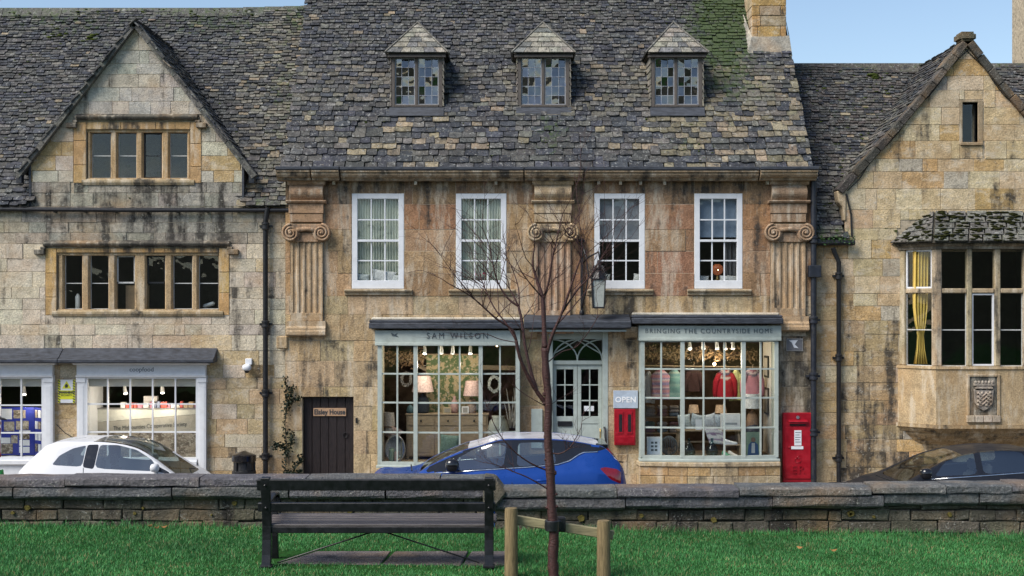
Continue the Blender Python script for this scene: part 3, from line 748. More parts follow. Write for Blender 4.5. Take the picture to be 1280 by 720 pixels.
# sash windows
sashes = []
for a, b in W_px:
    wn, r = sash(mh, a, b, 242, 361); sashes.append(r)
    MB().sweep_x([(YM+.02, r[2]-.12), (YM-.05, r[2]-.12), (YM-.055, r[2]-.07), (YM-.10, r[2]-.05), (YM-.10, r[2]-.015), (YM+.02, r[2]-.003)], r[0]-.14, r[1]+.16).build('window_sill', M['trim'], mh, (0.36, 0.28, 0.18, 0.25), bevel=.006)
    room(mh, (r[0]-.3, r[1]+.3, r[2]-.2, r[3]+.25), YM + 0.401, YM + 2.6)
# cornice in three stepped lengths with lead gutter on top
zc = PZ(222, YM - .25)
def corn(x0, x1, dy, tone=(0.30, 0.22, 0.14, 0.55)):
    y = YM - dy
    MB().sweep_x([(YM+.05, zc-.05), (y+.10, zc-.05), (y+.08, zc-.01), (y+.02, zc+.01), (y, zc+.035), (y-.01, zc+.05), (y-.01, zc+.095), (y-.04, zc+.10), (y-.04, zc+.13), (YM+.05, zc+.13)], x0, x1).build('cornice', M['trim'], mh, tone)
    MB().sweep_x([(YM+.05, zc+.131), (y-.045, zc+.131), (y-.06, zc+.15), (y-.06, zc+.19), (y-.03, zc+.20), (y, zc+.165), (YM+.05, zc+.165)], x0-.005, x1+.005).build('lead_gutter', M['lead'], mh)
Yc = YM - .35
for a, b, d in ((345, 388, .34), (389, 424, .36), (425, 655, .28), (656, 730, .31), (731, 950, .28), (951, 1023, .35)): corn(PX(a, Yc), PX(b, Yc) - .012, d)
# small iron gutter brackets under the cornice
for px in (418, 520, 620, 748, 775, 800, 830, 958, 985): MB().box(PX(px, YM)-.025, PX(px, YM)+.025, YM-.14, YM-.012, zc-.12, zc-.052).build('gutter_bracket', M['trim'], mh, (0.45, 0.40, 0.3, 0))
# Ionic pilasters
def pilaster(a, b, py_base, tone, tone2):
    x0, x1 = PX(a, YM), PX(b, YM); cx = (x0 + x1) / 2; w_ = x1 - x0; y = YM
    z = lambda p: PZ(p, YM)
    pil = MB()
    # fluted shaft as one profile swept up, flutes cut into the front
    s0, s1 = x0 + .02, x1 - .02; nfl = 5; fw = (s1 - s0) / (nfl * 1.62 + .7); xs = [(s0, y + .02), (s0, y - .075)]
    step = (s1 - s0) / (nfl + .35)
    for i in range(nfl):
        c = s0 + step * (i + .68); r = step * .34
        for k in range(7):
            t = math.pi * k / 6; xs.append((c - r * math.cos(t), y - .075 + r * .75 * math.sin(t)))
    xs += [(s1, y - .075), (s1, y + .02)]
    zt, zb = z(303), z(py_base - 8)
    pil.prism_z([(p[0], p[1]) for p in xs], zb, zt)
    sh = pil.build('pilaster', M['trim'], mh, tone)
    MB().box(s0 - .002, s1 + .002, y - .073, y + .02, z(py_base) , zb + .03).build('shaft_foot', M['trim'], sh, tone, bevel=.004)
    m = MB(); zb0 = z(py_base + 19)
    m.sweep_x([(y+.02, zb0), (y-.12, zb0), (y-.15, zb0+.03), (y-.15, zb0+.09), (y-.13, zb0+.11), (y-.13, zb0+.15), (y-.10, zb0+.19), (y-.10, z(py_base)-.002), (y+.02, z(py_base)-.002)], x0-.06, x1+.04); m.build('pilaster_base', M['trim'], sh, tone)
    # capital: cushion, two spiral volutes, abacus
    m = MB(); m.box(s0, s1, y-.10, y+.02, z(303), z(291)); m.box(x0-.06, x1+.06, y-.15, y+.02, z(285), z(280.5)); m.build('capital', M['trim'], sh, tone2, bevel=.01)
    m = MB(); m.tube([(x0-.02, y-.12, z(289)), (cx, y-.13, z(286.5)), (x1+.02, y-.12, z(289))], [.06, .045, .06], 8); m.build('volute_roll', M['trim'], sh, tone2, smooth=True)
    for s, vx in ((-1, x0 + .03), (1, x1 - .03)):
        vz = z(291.5); R0 = .165; m = MB()
        m.add(*_disc(vx, y - .09, vz, R0, .11))
        m.build('volute_disc', M['trim'], sh, tone2)
        pts, rad = [], []
        for k in range(44):
            t = k / 43; th = math.pi / 2 + s * -1 * t * 2 * math.pi * 2.4; r = R0 * (1 - .86 * t)
            pts.append((vx + r * math.cos(th), y - .155 - .02 * t, vz + r * math.sin(th))); rad.append(.026 * (1 - .45 * t))
        v = MB().tube(pts, rad, 6); v.blob((vx, y - .17, vz), .03, .03, .03, 8, 5); v.build('volute', M['trim'], sh, tone2, smooth=True)
    # entablature block: architrave, moulding, swelling frieze
    e = MB(); e.box(x0+.0, x1-.01, y-.10, y+.02, z(278), z(267.5)); e.box(x0-.015, x1+.005, y-.115, y+.02, z(267), z(255)); e.sweep_x([(y+.02, z(254.7)), (y-.14, z(254.7)), (y-.18, z(252.5)), (y-.18, z(251)), (y+.02, z(251))], x0-.06, x1+.06)
    fz0, fz1 = z(250.8), z(232); pf = [(y+.02, fz0)] + [(y - .10 - .09 * math.sin(math.pi * k / 8), fz0 + (fz1 - fz0) * k / 8) for k in range(9)] + [(y+.02, fz1)]
    e.sweep_x(pf, x0, x1); e.sweep_x([(y+.02, z(231.8)), (y-.12, z(231.8)), (y-.16, z(228)), (y-.16, z(226)), (y+.02, z(226))], x0-.04, x1+.04)
    e.build('entablature', M['trim'], sh, tone2, bevel=.006)
def _disc(cx, y, cz, r, d, n=24):
    vs = [(cx + r * math.cos(2*math.pi*i/n), y - d/2, cz + r * math.sin(2*math.pi*i/n)) for i in range(n)] + [(cx + r * math.cos(2*math.pi*i/n), y + d/2, cz + r * math.sin(2*math.pi*i/n)) for i in range(n)]
    return vs, [tuple(range(n)), tuple(range(2*n-1, n-1, -1))] + [(i, i+n, (i+1) % n + n, (i+1) % n) for i in range(n)]
pilaster(363, 405, 401, (0.43, 0.31, 0.19, 0.25), (0.36, 0.23, 0.14, 0.35))
pilaster(668, 714, 398, (0.33, 0.21, 0.14, 0.35), (0.42, 0.31, 0.19, 0.25))
pilaster(963, 1007, 395, (0.40, 0.28, 0.17, 0.35), (0.33, 0.22, 0.14, 0.4))
# string of plain blocks at shop cornice level (ends of the shop entablature)
for a, b, p0, p1 in ((346, 360, 420, 436), (1003, 1012, 398, 413)):
    MB().box(PX(a, YM), PX(b, YM), YM-.06, YM+.02, PZ(p1, YM), PZ(p0, YM)).build('corbel', M['trim'], mh, (0.40, 0.29, 0.17, .4), bevel=.02)
# broad iron rainwater pipe in the corner with hopper box
dp = downpipe(mh, 1015.5, 222, 604, YM, .055, (300, 400, 470, 540), mat=M['iron_blue'])
MB().box(PX(1009, YM), PX(1024, YM), YM-.19, YM-.03, PZ(347, YM), PZ(332, YM)).build('pipe_box', M['iron_blue'], dp, bevel=.01)

# main roof
TM = TP; yR, zR = YM - .05, zc + .15; tM = 4.1
rm = MB(); vx0, vx1 = PX(357.5, 26.0) - .02, PX(1016.5, 26.0)
rm.add([(vx0, yR, zR), (vx1, yR, zR), (vx1, yR+tM, zR+tM*TM), (vx0, yR+tM, zR+tM*TM), (vx1, yR+2*tM, zR), (vx0, yR+2*tM, zR)], [(0,1,2,3), (3,2,4,5)])
roofM = rm.build('roof', M['mortar_dark'], mh, recalc=False)
gm = MB(); ap = (yR + tM, zR + tM*TM - .06)
for x, s in ((vx0 + .05, 1), (vx1 - .05, -1)):
    gm.add([(x, yR+.05, 0), (x, yR+2*tM-.05, 0), (x, yR+2*tM-.05, zR), (x, ap[0], ap[1]), (x, yR+.05, zR)], [(0,1,2,3,4)])
gm.build('gable_wall', M['stone_main'], mh, (0.36, 0.29, 0.2, .3), recalc=False)
DORM = [(489, 553, 520.5), (647, 712, 679), (814, 878, 845)]
yD = 27.0
def skipM(u, v):
    y = yR + v * cs; z = zR + v * sn
    for a, b, c in DORM:
        x0, x1 = PX(a, yD), PX(b, yD)
        if x0 + .02 < u < x1 - .02 and y > yD and z < PZ(68, yD) - .1: return True
    if u > PX(940, 28.2) + .05 and y > 28.05: return True
    return False
def mossM(u, v):
    g = lambda cx, cv, sx, sv, a: a * math.exp(-((u - cx) / sx) ** 2 - ((v - cv) / sv) ** 2)
    return 0.08 + g(PX(905, 28), 3.6, .75, 1.5, .85) + g(PX(925, 28.), 4.8, .7, 1.2, .8) + g(PX(690, 26.5), .9, .28, .7, .55) + g(PX(880, 27), 2.2, 1.0, .5, .3) + g(PX(850, 27), .6, .5, .4, .3) + .12 * math.sin(u * 1.9 + 1) * math.sin(v * 2.2) + (0.1 if v > 4.2 else 0)
def toneMs(u, v, rg):
    low = v < 1.6; right = u > 2.6
    t = slate_tone(0.42 if low else 0.5, (0.09 if v < 1.0 else 0.06 if low else 0.015) + (0.10 if right and v < 2.6 else 0), mossM)(u, v, rg)
    if right and v < 2.8 and rg.random() < 0.35: t = (*vary((0.15, 0.128, 0.085), rg, .3), t[3])
    if 1.4 < v < 3.0 and rg.random() < 0.3: t = (*vary((0.11, 0.10, 0.08), rg, .3), t[3])
    return t
slate_roof(roofM, (0, yR, zR + .01), (1, 0, 0), (0, cs, sn), tM / cs, vx0 + .02, vx1 - .02, 0.178, 0.082, toneMs, 300, (1.0, 2.3), skipM, 23)
rd2 = random.Random(4); pts = []
for _ in range(1500):
    u, v = rd2.uniform(vx0, vx1), rd2.uniform(.2, 5.4)
    if rd2.random() < .02 + 1.0 * max(0, mossM(u, v)) ** 1.5 and not skipM(u, v): pts.append(((u, yR + v*cs - .035, zR + v*sn + .035), rd2.uniform(.010, .030)))
moss_clumps(roofM, pts, 5)

# dormers: hipped stone roofs, leaded casements
def dormer(a, b, apx, tone_shift):
    x0, x1 = PX(a, yD), PX(b, yD); z0, z1 = PZ(134, yD), PZ(69, yD); cx = PX(apx, yD)
    roof_y = lambda z: yR + (z - zR) / TM
    m = MB(); t = .075
    m.box(x0, x0+t, yD, yD+.12, z0, z1); m.box(x1-t, x1, yD, yD+.12, z0, z1); m.box(x0+t, x1-t, yD, yD+.12, z1-.05, z1); m.box(x0+t, x1-t, yD-.02, yD+.12, z0, z0+.05); m.box(cx-.03, cx+.03, yD+.01, yD+.12, z0+.05, z1-.05)
    d = m.build('dormer', M['oldwood'], mh, bevel=.008)
    for x, s in ((x0, 1), (x1, -1)):                  # slate-hung cheeks
        zt = z1; poly = [(yD+.02, z0-.02), (roof_y(zt), zt), (yD+.02, zt)]
        vs = [(x, p[0], p[1]) for p in poly] + [(x + s*.06, p[0], p[1]) for p in poly]
        MB().add(vs, [(0,1,2), (5,4,3), (0,3,4,1), (1,4,5,2), (2,5,3,0)]).build('cheek', M['slate'], d, (0.2, 0.18, 0.15, .2))
        for i in range(7):
            zz = z0 + .02 + (z1 - z0 - .06) * i / 7; ye = roof_y(zz + .1)
            if ye - yD > .06: MB().add([(x - s*.035, yD-.005, zz), (x - s*.035, ye, zz+.05), (x - s*.012, ye, zz+.21), (x - s*.012, yD-.005, zz+.17), (x, yD-.005, zz), (x, ye, zz+.05), (x, ye, zz+.21), (x, yD-.005, zz+.17)], [(0,1,2,3), (4,7,6,5), (0,4,5,1), (3,2,6,7), (0,3,7,4), (1,5,6,2)]).build('slate', M['slate'], d, (*vary((0.22, 0.195, 0.16), rng, .2), .2))
    # leaded lights, each casement 3 x 5 quarries
    for ca, cb in ((x0+t, cx-.03), (cx+.03, x1-t)):
        g = MB(); za, zb = z0+.05, z1-.05
        f = MB(); f.box(ca, ca+.02, yD+.03, yD+.06, za, zb); f.box(cb-.02, cb, yD+.03, yD+.06, za, zb); f.box(ca, cb, yD+.031, yD+.061, za, za+.02); f.box(ca, cb, yD+.031, yD+.061, zb-.02, zb)
        for i in (1, 2): x = ca + (cb - ca) * i / 3; f.box(x-.006, x+.006, yD+.036, yD+.05, za, zb)
        for j in range(1, 5): z = za + (zb - za) * j / 5; f.box(ca, cb, yD+.037, yD+.049, z-.006, z+.006)
        cf = f.build('leaded_casement', M['leadcame'], d)
        for i in range(3):
            for j in range(5):
                xa, xb = ca + (cb-ca)*i/3, ca + (cb-ca)*(i+1)/3; zc0, zc1 = za + (zb-za)*j/5, za + (zb-za)*(j+1)/5
                tx, tz = rng.uniform(-.012, .012), rng.uniform(-.012, .012); y = yD + .043
                g.add([(xa, y-tx-tz, zc0), (xb, y+tx-tz, zc0), (xb, y+tx+tz, zc1), (xa, y-tx+tz, zc1)], [(0,1,2,3)])
        g.build('glass', M['glass_old'], d, recalc=False)
    MB().sweep_x([(yD+.05, z0-.012), (yD-.05, z0-.012), (yD-.14, z0-.15), (yD-.17, z0-.19), (yD-.14, z0-.20), (yD, z0-.06)], x0-.03, x1+.03).build('lead_apron', M['lead'], d)
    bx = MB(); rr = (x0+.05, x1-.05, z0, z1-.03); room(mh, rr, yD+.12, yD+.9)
    # hipped roof: front triangle and two sides running back to the main roof
    ov = .085; ez = z1 + .01; e0, e1 = x0 - ov, x1 + ov; ey = yD - .10; az = PZ(31, 27.42); ay = 27.42; by = roof_y(az)
    A = Vector((cx, ay, az)); B = Vector((e0, ey, ez)); C = Vector((e1, ey, ez)); D = Vector((cx, by+.1, az)); E = Vector((e0, roof_y(ez)+.05, ez)); G = Vector((e1, roof_y(ez)+.05, ez))
    hb = MB().add([A, B, C, D, E, G], [(1,2,0), (1,0,3,4), (2,5,3,0), (1,4,5,2)]).build('dormer_roof', M['mortar_dark'], d, recalc=False)
    MB().box(e0+.02, e1-.02, ey+.02, yD+.02, ez-.06, ez-.012).build('eaves_board', M['oldwood'], d)
    vd = A - (B + C) / 2; L = vd.length; v = 0; k = 0; n = (C - B).cross(vd).normalized(); n = n if n.y < 0 else -n; U = (C - B).normalized(); V = vd.normalized()
    while v < L - .04:
        p = .155 - .03 * v / L; wf = 1 - v / L; p = min(p, L - v)
        half = (e1 - e0) / 2 * wf; halft = (e1 - e0) / 2 * max(0, 1 - (v + p) / L); nn = max(1, round(half * 2 / .26)); cuts = sorted([-1] + [(-1 + 2 * (i + rng.uniform(-.2, .2)) / nn) for i in range(1, nn)] + [1])
        base = (B + C) / 2 + V * v
        for i in range(len(cuts) - 1):
            a_, b_ = cuts[i], cuts[i+1]; g_ = .006
            q = [base + U*(a_*half + g_), base + U*(b_*half - g_), base + V*p*1.05 + U*(b_*halft - g_*.5), base + V*p*1.05 + U*(a_*halft + g_*.5)]
            low = [q[0] + n*.03, q[1] + n*.03, q[2] + n*.012, q[3] + n*.012]; hi = [w_ + n*.022 for w_ in low]
            MB().add(low + hi, [(3,2,1,0), (4,5,6,7), (0,1,5,4), (1,2,6,5), (2,3,7,6), (3,0,4,7)]).build('slate', M['slate'], hb if False else d, (*vary((0.24, 0.22, 0.18) if rng.random() < .7 else (0.13, 0.13, 0.125), rng, .2), .12))
        v += p; k += 1
    for P_, O_, S_ in ((B, E, -1), (C, G, 1)):
        mb = MB(); nrm = (A - P_).cross(O_ - P_).normalized(); nrm = nrm if nrm.z > 0 else -nrm; back = Vector((0, 1, 0)); up = (A - Vector((P_.x, A.y, P_.z)))
        rows = 8
        for i in range(rows):
            f0, f1 = i / rows, (i + 1.25) / rows
            pa, pb = P_.lerp(A, f0), P_.lerp(A, min(1, f1)); ea, eb = E.lerp(D, f0) if S_ < 0 else G.lerp(D, f0), E.lerp(D, min(1, f1)) if S_ < 0 else G.lerp(D, min(1, f1))
            lo_ = [pa + nrm*.03, ea + nrm*.03, eb + nrm*.008, pb + nrm*.008]; h_ = [w_ + nrm*.024 for w_ in lo_]
            mb.add(lo_ + h_, [(0,1,2,3), (7,6,5,4), (0,4,5,1), (1,5,6,2), (2,6,7,3), (3,7,4,0)], (*vary((0.12, 0.115, 0.105), rng, .25), .3))
        mb.build('side_slates', M['slate_mass'], d)
        MB().tube([P_ + nrm*.045 + Vector((0, -.01, 0)), A + Vector((0, -.01, .05))], .022, 6).build('hip_tile', M['slate'], d, (0.14, 0.13, 0.11, .2))
    MB().tube([A + Vector((0, 0, .04)), D + Vector((0, 0, .04))], .035, 6).build('ridge_roll', M['slate'], d, (0.14, 0.13, 0.11, .4))
    return d
for a, b, c in DORM: dormer(a, b, c, 0)

# chimney on the right gable
cx0, cx1 = PX(940, 28.1), PX(983, 28.1); cy0, cy1 = 28.1, 29.0
ch = MB().box(cx0+.02, cx1-.02, cy0+.02, cy1-.02, zR + 1.6*TM, 12.4).build('chimney', M['mortar'], mh)
z = zR + (cy0 - yR)*TM - .15; rd3 = random.Random(12); row = 0
while z < 12.4:
    h = rd3.choice((.20, .24, .40, .22)); cuts = [cx0, cx0 + (cx1-cx0)*rd3.choice((.22, .25, .78)), cx1] if row % 2 else [cx0, cx0 + (cx1-cx0)*rd3.uniform(.16, .24), cx0 + (cx1-cx0)*rd3.uniform(.76, .86), cx1]
    if h == .40: cuts = [cx0, cx1]
    for i in range(len(cuts) - 1):
        MB().box(cuts[i]+.005, cuts[i+1]-.005, cy0 - rd3.uniform(0, .012), cy0+.06, z+.005, z+h-.005).build('stone', M['stone'], ch, (*vary((0.46, 0.29, 0.12) if rd3.random() < .75 else (0.33, 0.25, 0.16), rd3), rd3.uniform(.1, .5)), bevel=.008)
    for yy in (0, 1, 2): MB().box(cx0 - rd3.uniform(0, .01), cx0+.06, cy0+.065+yy*.28, cy0+.06+(yy+1)*.28-.005, z+.005, z+h-.005).build('stone', M['stone'], ch, (*vary((0.42, 0.32, 0.2), rd3), .3), bevel=.008)
    z += h; row += 1
MB().add([(cx0-.12, cy0-.12, zR + (cy0-.12-yR)*TM + .02), (cx1+.10, cy0-.12, zR + (cy0-.12-yR)*TM + .02), (cx1+.06, cy0+.0, zR + (cy0-yR)*TM + .32), (cx0, cy0+.0, zR + (cy0-yR)*TM + .30), (cx1+.10, cy1, zR+(cy1-yR)*TM), (cx0-.10, cy1, zR+(cy1-yR)*TM)], [(0,1,2,3), (1,4,2), (0,3,5)]).build('chimney_flashing', M['stone'], ch, (0.30, 0.28, 0.24, .3), recalc=False)

# plank door with name board
yd = YM + .10
dm = MB().box(H_door[0], H_door[1], yd+.03, yd+.08, 0, H_door[3]).build('door', M['darkdoor'], mh)
n = 6
for i in range(n):
    a = H_door[0] + .012 + (H_door[1] - H_door[0] - .024) * i / n; b = H_door[0] + .012 + (H_door[1] - H_door[0] - .024) * (i + 1) / n
    MB().box(a+.004, b-.004, yd - rng.uniform(0, .004), yd+.03, .03, H_door[3]-.012).build('plank', M['darkdoor'], dm, bevel=.004)
MB().tube([(H_door[1]-.17 + .045*math.cos(t*math.pi/6), yd-.02, 1.18 + .045*math.sin(t*math.pi/6)) for t in range(13)], .008, 6).build('ring_handle', M['iron'], dm)
MB().box(H_door[1]+.04, H_door[1]+.075, YM-.04, YM-.008, 1.42, 1.52).build('bell_push', M['iron'], mh, bevel=.005)
nb = thing('name_board', 'small tan wooden name board fixed high on the dark plank door', 'name board', (PX(411, YM), yd-.02, PZ(515.5, YM)))
MB().box(PX(391, YM), PX(432, YM), yd-.03, yd-.005, PZ(520.5, YM), PZ(510.5, YM)).build('board', mat_plain('tan board', (0.40, 0.25, 0.15), .6, var=.12), nb, bevel=.004)
text('Elsley House', .135, PX(411.5, YM), yd-.032, PZ(515.6, YM), 'lettering', M['ink'], nb, depth=.004, weight=.004, italic_w=.86)

# bow-fronted shop windows
def bow_shop(cols, thick, rows, capx, cappy, fasx, faspy, plinth_py, word, size, wcx, spacing, hole, fitw):
    Yf = YM - .22; bow = .14
    win, X, Z, fy = shopfront(mh, cols, thick, rows, Yf, bow, M['sage'], wide=.075, heavy=.075, thin=.03)
    segs = 10; fx0, fx1 = PX(fasx[0], Yf), PX(fasx[1], Yf); z0, z1 = PZ(faspy[1], Yf), PZ(faspy[0], Yf)
    m = MB(); gx = lambda x: fy(x) - .05
    P_ = [(fx0 + (fx1 - fx0) * i / segs, gx(fx0 + (fx1 - fx0) * i / segs)) for i in range(segs + 1)]
    m.prism_z(P_ + [(fx1, YM+.0), (fx0, YM+.0)], z0 + .03, z1); fo = m.build('fascia', M['sage'], win)
    m = MB(); m.prism_z([(x, y-.03) for x, y in P_] + [(fx1, YM-.01), (fx0, YM-.01)], z0 - .03, z0 + .029); m.build('fascia_moulding', M['sage'], win, bevel=.008)
    text(word, size, PX(wcx, Yf - .1), 0, (z0 + z1) / 2 + .025, 'lettering', M['greyink'], win, depth=.006, spacing=spacing, yfun=lambda x: gx(x) - .006, fit=fitw)
    # lead roof of the bay
    c0, c1 = PX(capx[0], Yf-.15), PX(capx[1], Yf-.15); zt, zb = PZ(cappy[0], Yf-.1), PZ(cappy[1], Yf-.2)
    Q = [(c0 + (c1-c0)*i/segs, fy(c0 + (c1-c0)*i/segs) - .17) for i in range(segs + 1)]
    m = MB(); m.prism_z(Q + [(c1, YM-.012), (c0, YM-.012)], zb + .015, zt - .05); m.prism_z([(x, y+.06) for x, y in Q] + [(c1, YM-.012), (c0, YM-.012)], zt - .05, zt); m.build('lead_roof', M['lead'], win, bevel=.015)
    MB().box(c0+.02, c1-.02, YM-.10, YM-.011, zt-.01, zt+.05).build('mortar_fillet', M['trim'], win, (0.5, 0.46, 0.38, .1), bevel=.02)
    # end returns, sill and stone stall riser
    MB().box(X[0]-.05, X[0]+.03, Yf+.03, YM+.1, Z[0]-.05, z0-.03).build('side_return', M['sage'], win); MB().box(X[-1]-.03, X[-1]+.05, Yf+.03, YM+.1, Z[0]-.05, z0-.03).build('side_return', M['sage'], win)
    S_ = [(X[0]-.07 + (X[-1]-X[0]+.14)*i/segs, fy(X[0] + (X[-1]-X[0])*i/segs) - .08) for i in range(segs + 1)]
    MB().prism_z([(x, y+.02) for x, y in S_] + [(X[-1]+.06, YM), (X[0]-.06, YM)], Z[0]-.085, Z[0]-.034).build('wooden_sill', M['sage'], win, bevel=.008)
    MB().prism_z([(x, y-.02) for x, y in S_] + [(X[-1]+.1, YM), (X[0]-.1, YM)], Z[0]-.17, Z[0]-.087).build('stone_sill', M['trim'], win, (0.42, 0.33, 0.21, .25), bevel=.012)
    z = Z[0]-.172; rr = random.Random(int(cols[0]))
    core = MB().prism_z([(x, y+.03) for x, y in S_] + [(X[-1]+.05, YM), (X[0]-.05, YM)], 0, z).build('stallriser', M['mortar'], win)
    while z > 0.02:
        h = min(rr.uniform(.17, .22), z); x = X[0] - .07
        while x < X[-1] + .06:
            b = min(X[-1] + .07, x + rr.uniform(.35, .75)); b = X[-1] + .07 if X[-1] + .07 - b < .12 else b
            ya, yb = fy(x) - .075, fy(b) - .075
            MB().prism_z([(x+.005, ya), ((x+b)/2, fy((x+b)/2)-.075), (b-.005, yb), (b-.005, yb+.12), (x+.005, ya+.12)], z-h+.005, z-.005).build('stone', M['stone_main'], mh, (*vary((0.43, 0.29, 0.14) if rr.random() < .7 else (0.45, 0.36, 0.22), rr), rr.uniform(.1, .45)), bevel=.006)
            x = b
        z -= h
    # room behind and raised display floor
    room(mh, (X[0]-.6, X[-1]+.6, 0.3, z1 + .1), YM + .40, YM + 3.2, mat=M['room_warm'])
    rl = MB(); rl.box(X[0]-.01, X[-1]+.01, Yf+.07, YM+.95, Z[0]-.10, Z[0]-.005); rl.build('display_floor', M['wood'], win)
    return win, X, Z, fy
LB = bow_shop([475, 497, 520, 549, 575, 601, 625, 647], (2, 5), [429, 467, 503, 540, 579], (461, 652), (400, 412), (469, 650), (413, 430), 600, 'SAM WILSON', .16, 572, 1.5, H_bl, PX(600, 25.75) - PX(524, 25.75))
RB = bow_shop([803, 826, 852, 878, 904, 928, 950, 970], (2, 5), [425, 461, 497, 534, 571], (790, 979), (394, 406), (798, 976), (407, 424), 600, 'BRINGING THE COUNTRYSIDE HOME', .125, 886.5, 1.28, H_br, PX(966, 25.75) - PX(807, 25.75))
# swallow mark on the left fascia
fyL = LB[3]; bx_ = PX(494, YM-.3); bz_ = PZ(419, YM-.3); by_ = fyL(bx_) - .056
MB().prism_y([(bx_-.08, bz_+.05), (bx_-.01, bz_+.015), (bx_+.06, bz_+.05), (bx_+.02, bz_-.0), (bx_+.09, bz_-.05), (bx_-.0, bz_-.02), (bx_-.06, bz_-.01)], by_-.004, by_+.004).build('bird_emblem', M['greyink'], LB[0])

# shop entrance: canopy, frame, fanlight, pair of half-glazed doors
c0, c1 = PX(655, YM-.4), PX(800, YM-.4)
MB().sweep_x([(YM-.011, PZ(412, YM-.4)), (YM-.44, PZ(410.5, YM-.4)), (YM-.45, PZ(409, YM-.4)), (YM-.45, PZ(402, YM-.4)), (YM-.40, PZ(400, YM-.4)), (YM-.011, PZ(397, YM-.4)+.06)], c0, c1 - .17).build('lead_canopy', M['lead'], mh, bevel=.01)
MB().box(c0+.1, c1-.25, YM-.36, YM-.011, PZ(414.5, YM-.3), PZ(412, YM-.4)-.004).build('canopy_board', M['sage'], mh)
for px in (788, 663): MB().sweep_x([(YM+.01, PZ(424, YM)), (YM-.10, PZ(422, YM)), (YM-.20, PZ(415, YM)), (YM-.24, PZ(408, YM)), (YM+.01, PZ(408, YM))], PX(px, YM)-.12, PX(px, YM)+.13).build('console', M['trim'], mh, (0.36, 0.27, 0.17, .5), bevel=.012)
ye = YM + .12; x0, x1 = H_sd[0], H_sd[1]; dz1 = PZ(456, YM); fz1 = PZ(424, YM); fz0 = PZ(451, YM)
m = MB(); t = .075
m.box(x0, x0+t, YM-.02, ye+.08, 0, H_sd[3]); m.box(x1-t-.03, x1, YM-.02, ye+.08, 0, H_sd[3]); m.box(x0+t, x1-t-.03, ye-.06, ye+.08, dz1, fz0); m.box(x0+t, x1-t-.03, ye-.06, ye+.08, fz1, H_sd[3])
ent = m.build('shop_entrance', M['sage'], mh, bevel=.006)
a, b = x0 + t, x1 - t - .03; cx = (a + b) / 2; m = MB()
for k in range(3):                                   # interlaced arcs of the fanlight
    c = a + (b - a) * (k * .5); r = (b - a) * .5
    arc = [(c + r*math.cos(q*math.pi/14), ye-.01, fz0 + (fz1-fz0)*.98*math.sin(q*math.pi/14)) for q in range(15)]
    arc = [p for p in arc if a - .001 <= p[0] <= b + .001]
    if len(arc) > 1: m.tube(arc, .014, 6)
m.tube([(a, ye-.01, fz0+.12), (cx, ye-.01, fz1-.02), (b, ye-.01, fz0+.12)], .012, 6)
m.build('fanlight_tracery', M['sage'], ent)
MB().box(a, b, ye+.005, ye+.01, fz0, fz1).build('fanlight_pane', M['glass'], ent)
for k in range(2):
    da, db = a + (b-a)*k/2 + .004, a + (b-a)*(k+1)/2 - .004; st = .07
    gz0, gz1 = PZ(521, YM), PZ(462, YM); m = MB()
    m.box(da, da+st, ye-.02, ye+.03, .03, dz1-.005); m.box(db-st, db, ye-.02, ye+.03, .03, dz1-.005); m.box(da+st, db-st, ye-.02, ye+.03, gz1, dz1-.005); m.box(da+st, db-st, ye-.02, ye+.03, gz0-.14, gz0); m.box(da+st, db-st, ye-.008, ye+.022, .22, gz0-.14); m.box(da+st, db-st, ye-.02, ye+.03, .03, .22)
    gb = [da+st, (da+db)/2, db-st]; zz = [gz0 + (gz1-gz0)*i/3 for i in range(4)]
    m.box(gb[1]-.012, gb[1]+.012, ye-.015, ye+.025, gz0, gz1)
    for z in zz[1:3]: m.box(da+st, db-st, ye-.014, ye+.024, z-.012, z+.012)
    dr = m.build('door_leaf', M['sage'], ent, bevel=.004)
    panes(dr, gb, zz, ye+.005, M['glass'])
    if k == 0: MB().box((da+db)/2-.14, (da+db)/2+.14, ye-.034, ye-.021, PZ(533.5, YM), PZ(527, YM)).build('letter_plate', M['iron'], dr, bevel=.004)
    else:
        MB().tube([(db-.035, ye-.03, 1.05), (db-.035, ye-.07, 1.10), (db-.035, ye-.07, 1.25), (db-.035, ye-.03, 1.30)], .012, 8).build('door_handle', M['brass'], dr)
        MB().box((da+db)/2-.11, (da+db)/2+.08, ye-.006, ye-.002, gz0+.10, gz0+.2).build('notice', M['white'], dr)
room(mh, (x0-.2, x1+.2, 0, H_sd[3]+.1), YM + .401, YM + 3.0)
MB().tube([(PX(755, YM), YM-.05, 1.35), (PX(757, YM), YM-.07, 1.1), (PX(758.5, YM), YM-.06, .55), (PX(758.5, YM), YM-.05, .3)], .02, 8).build('handrail', M['iron'], mh, smooth=True)
MB().box(PX(664, YM), PX(678, YM), YM-.05, YM-.008, PZ(560, YM), PZ(511, YM)).build('painted_panel', M['sage'], mh, bevel=.004)

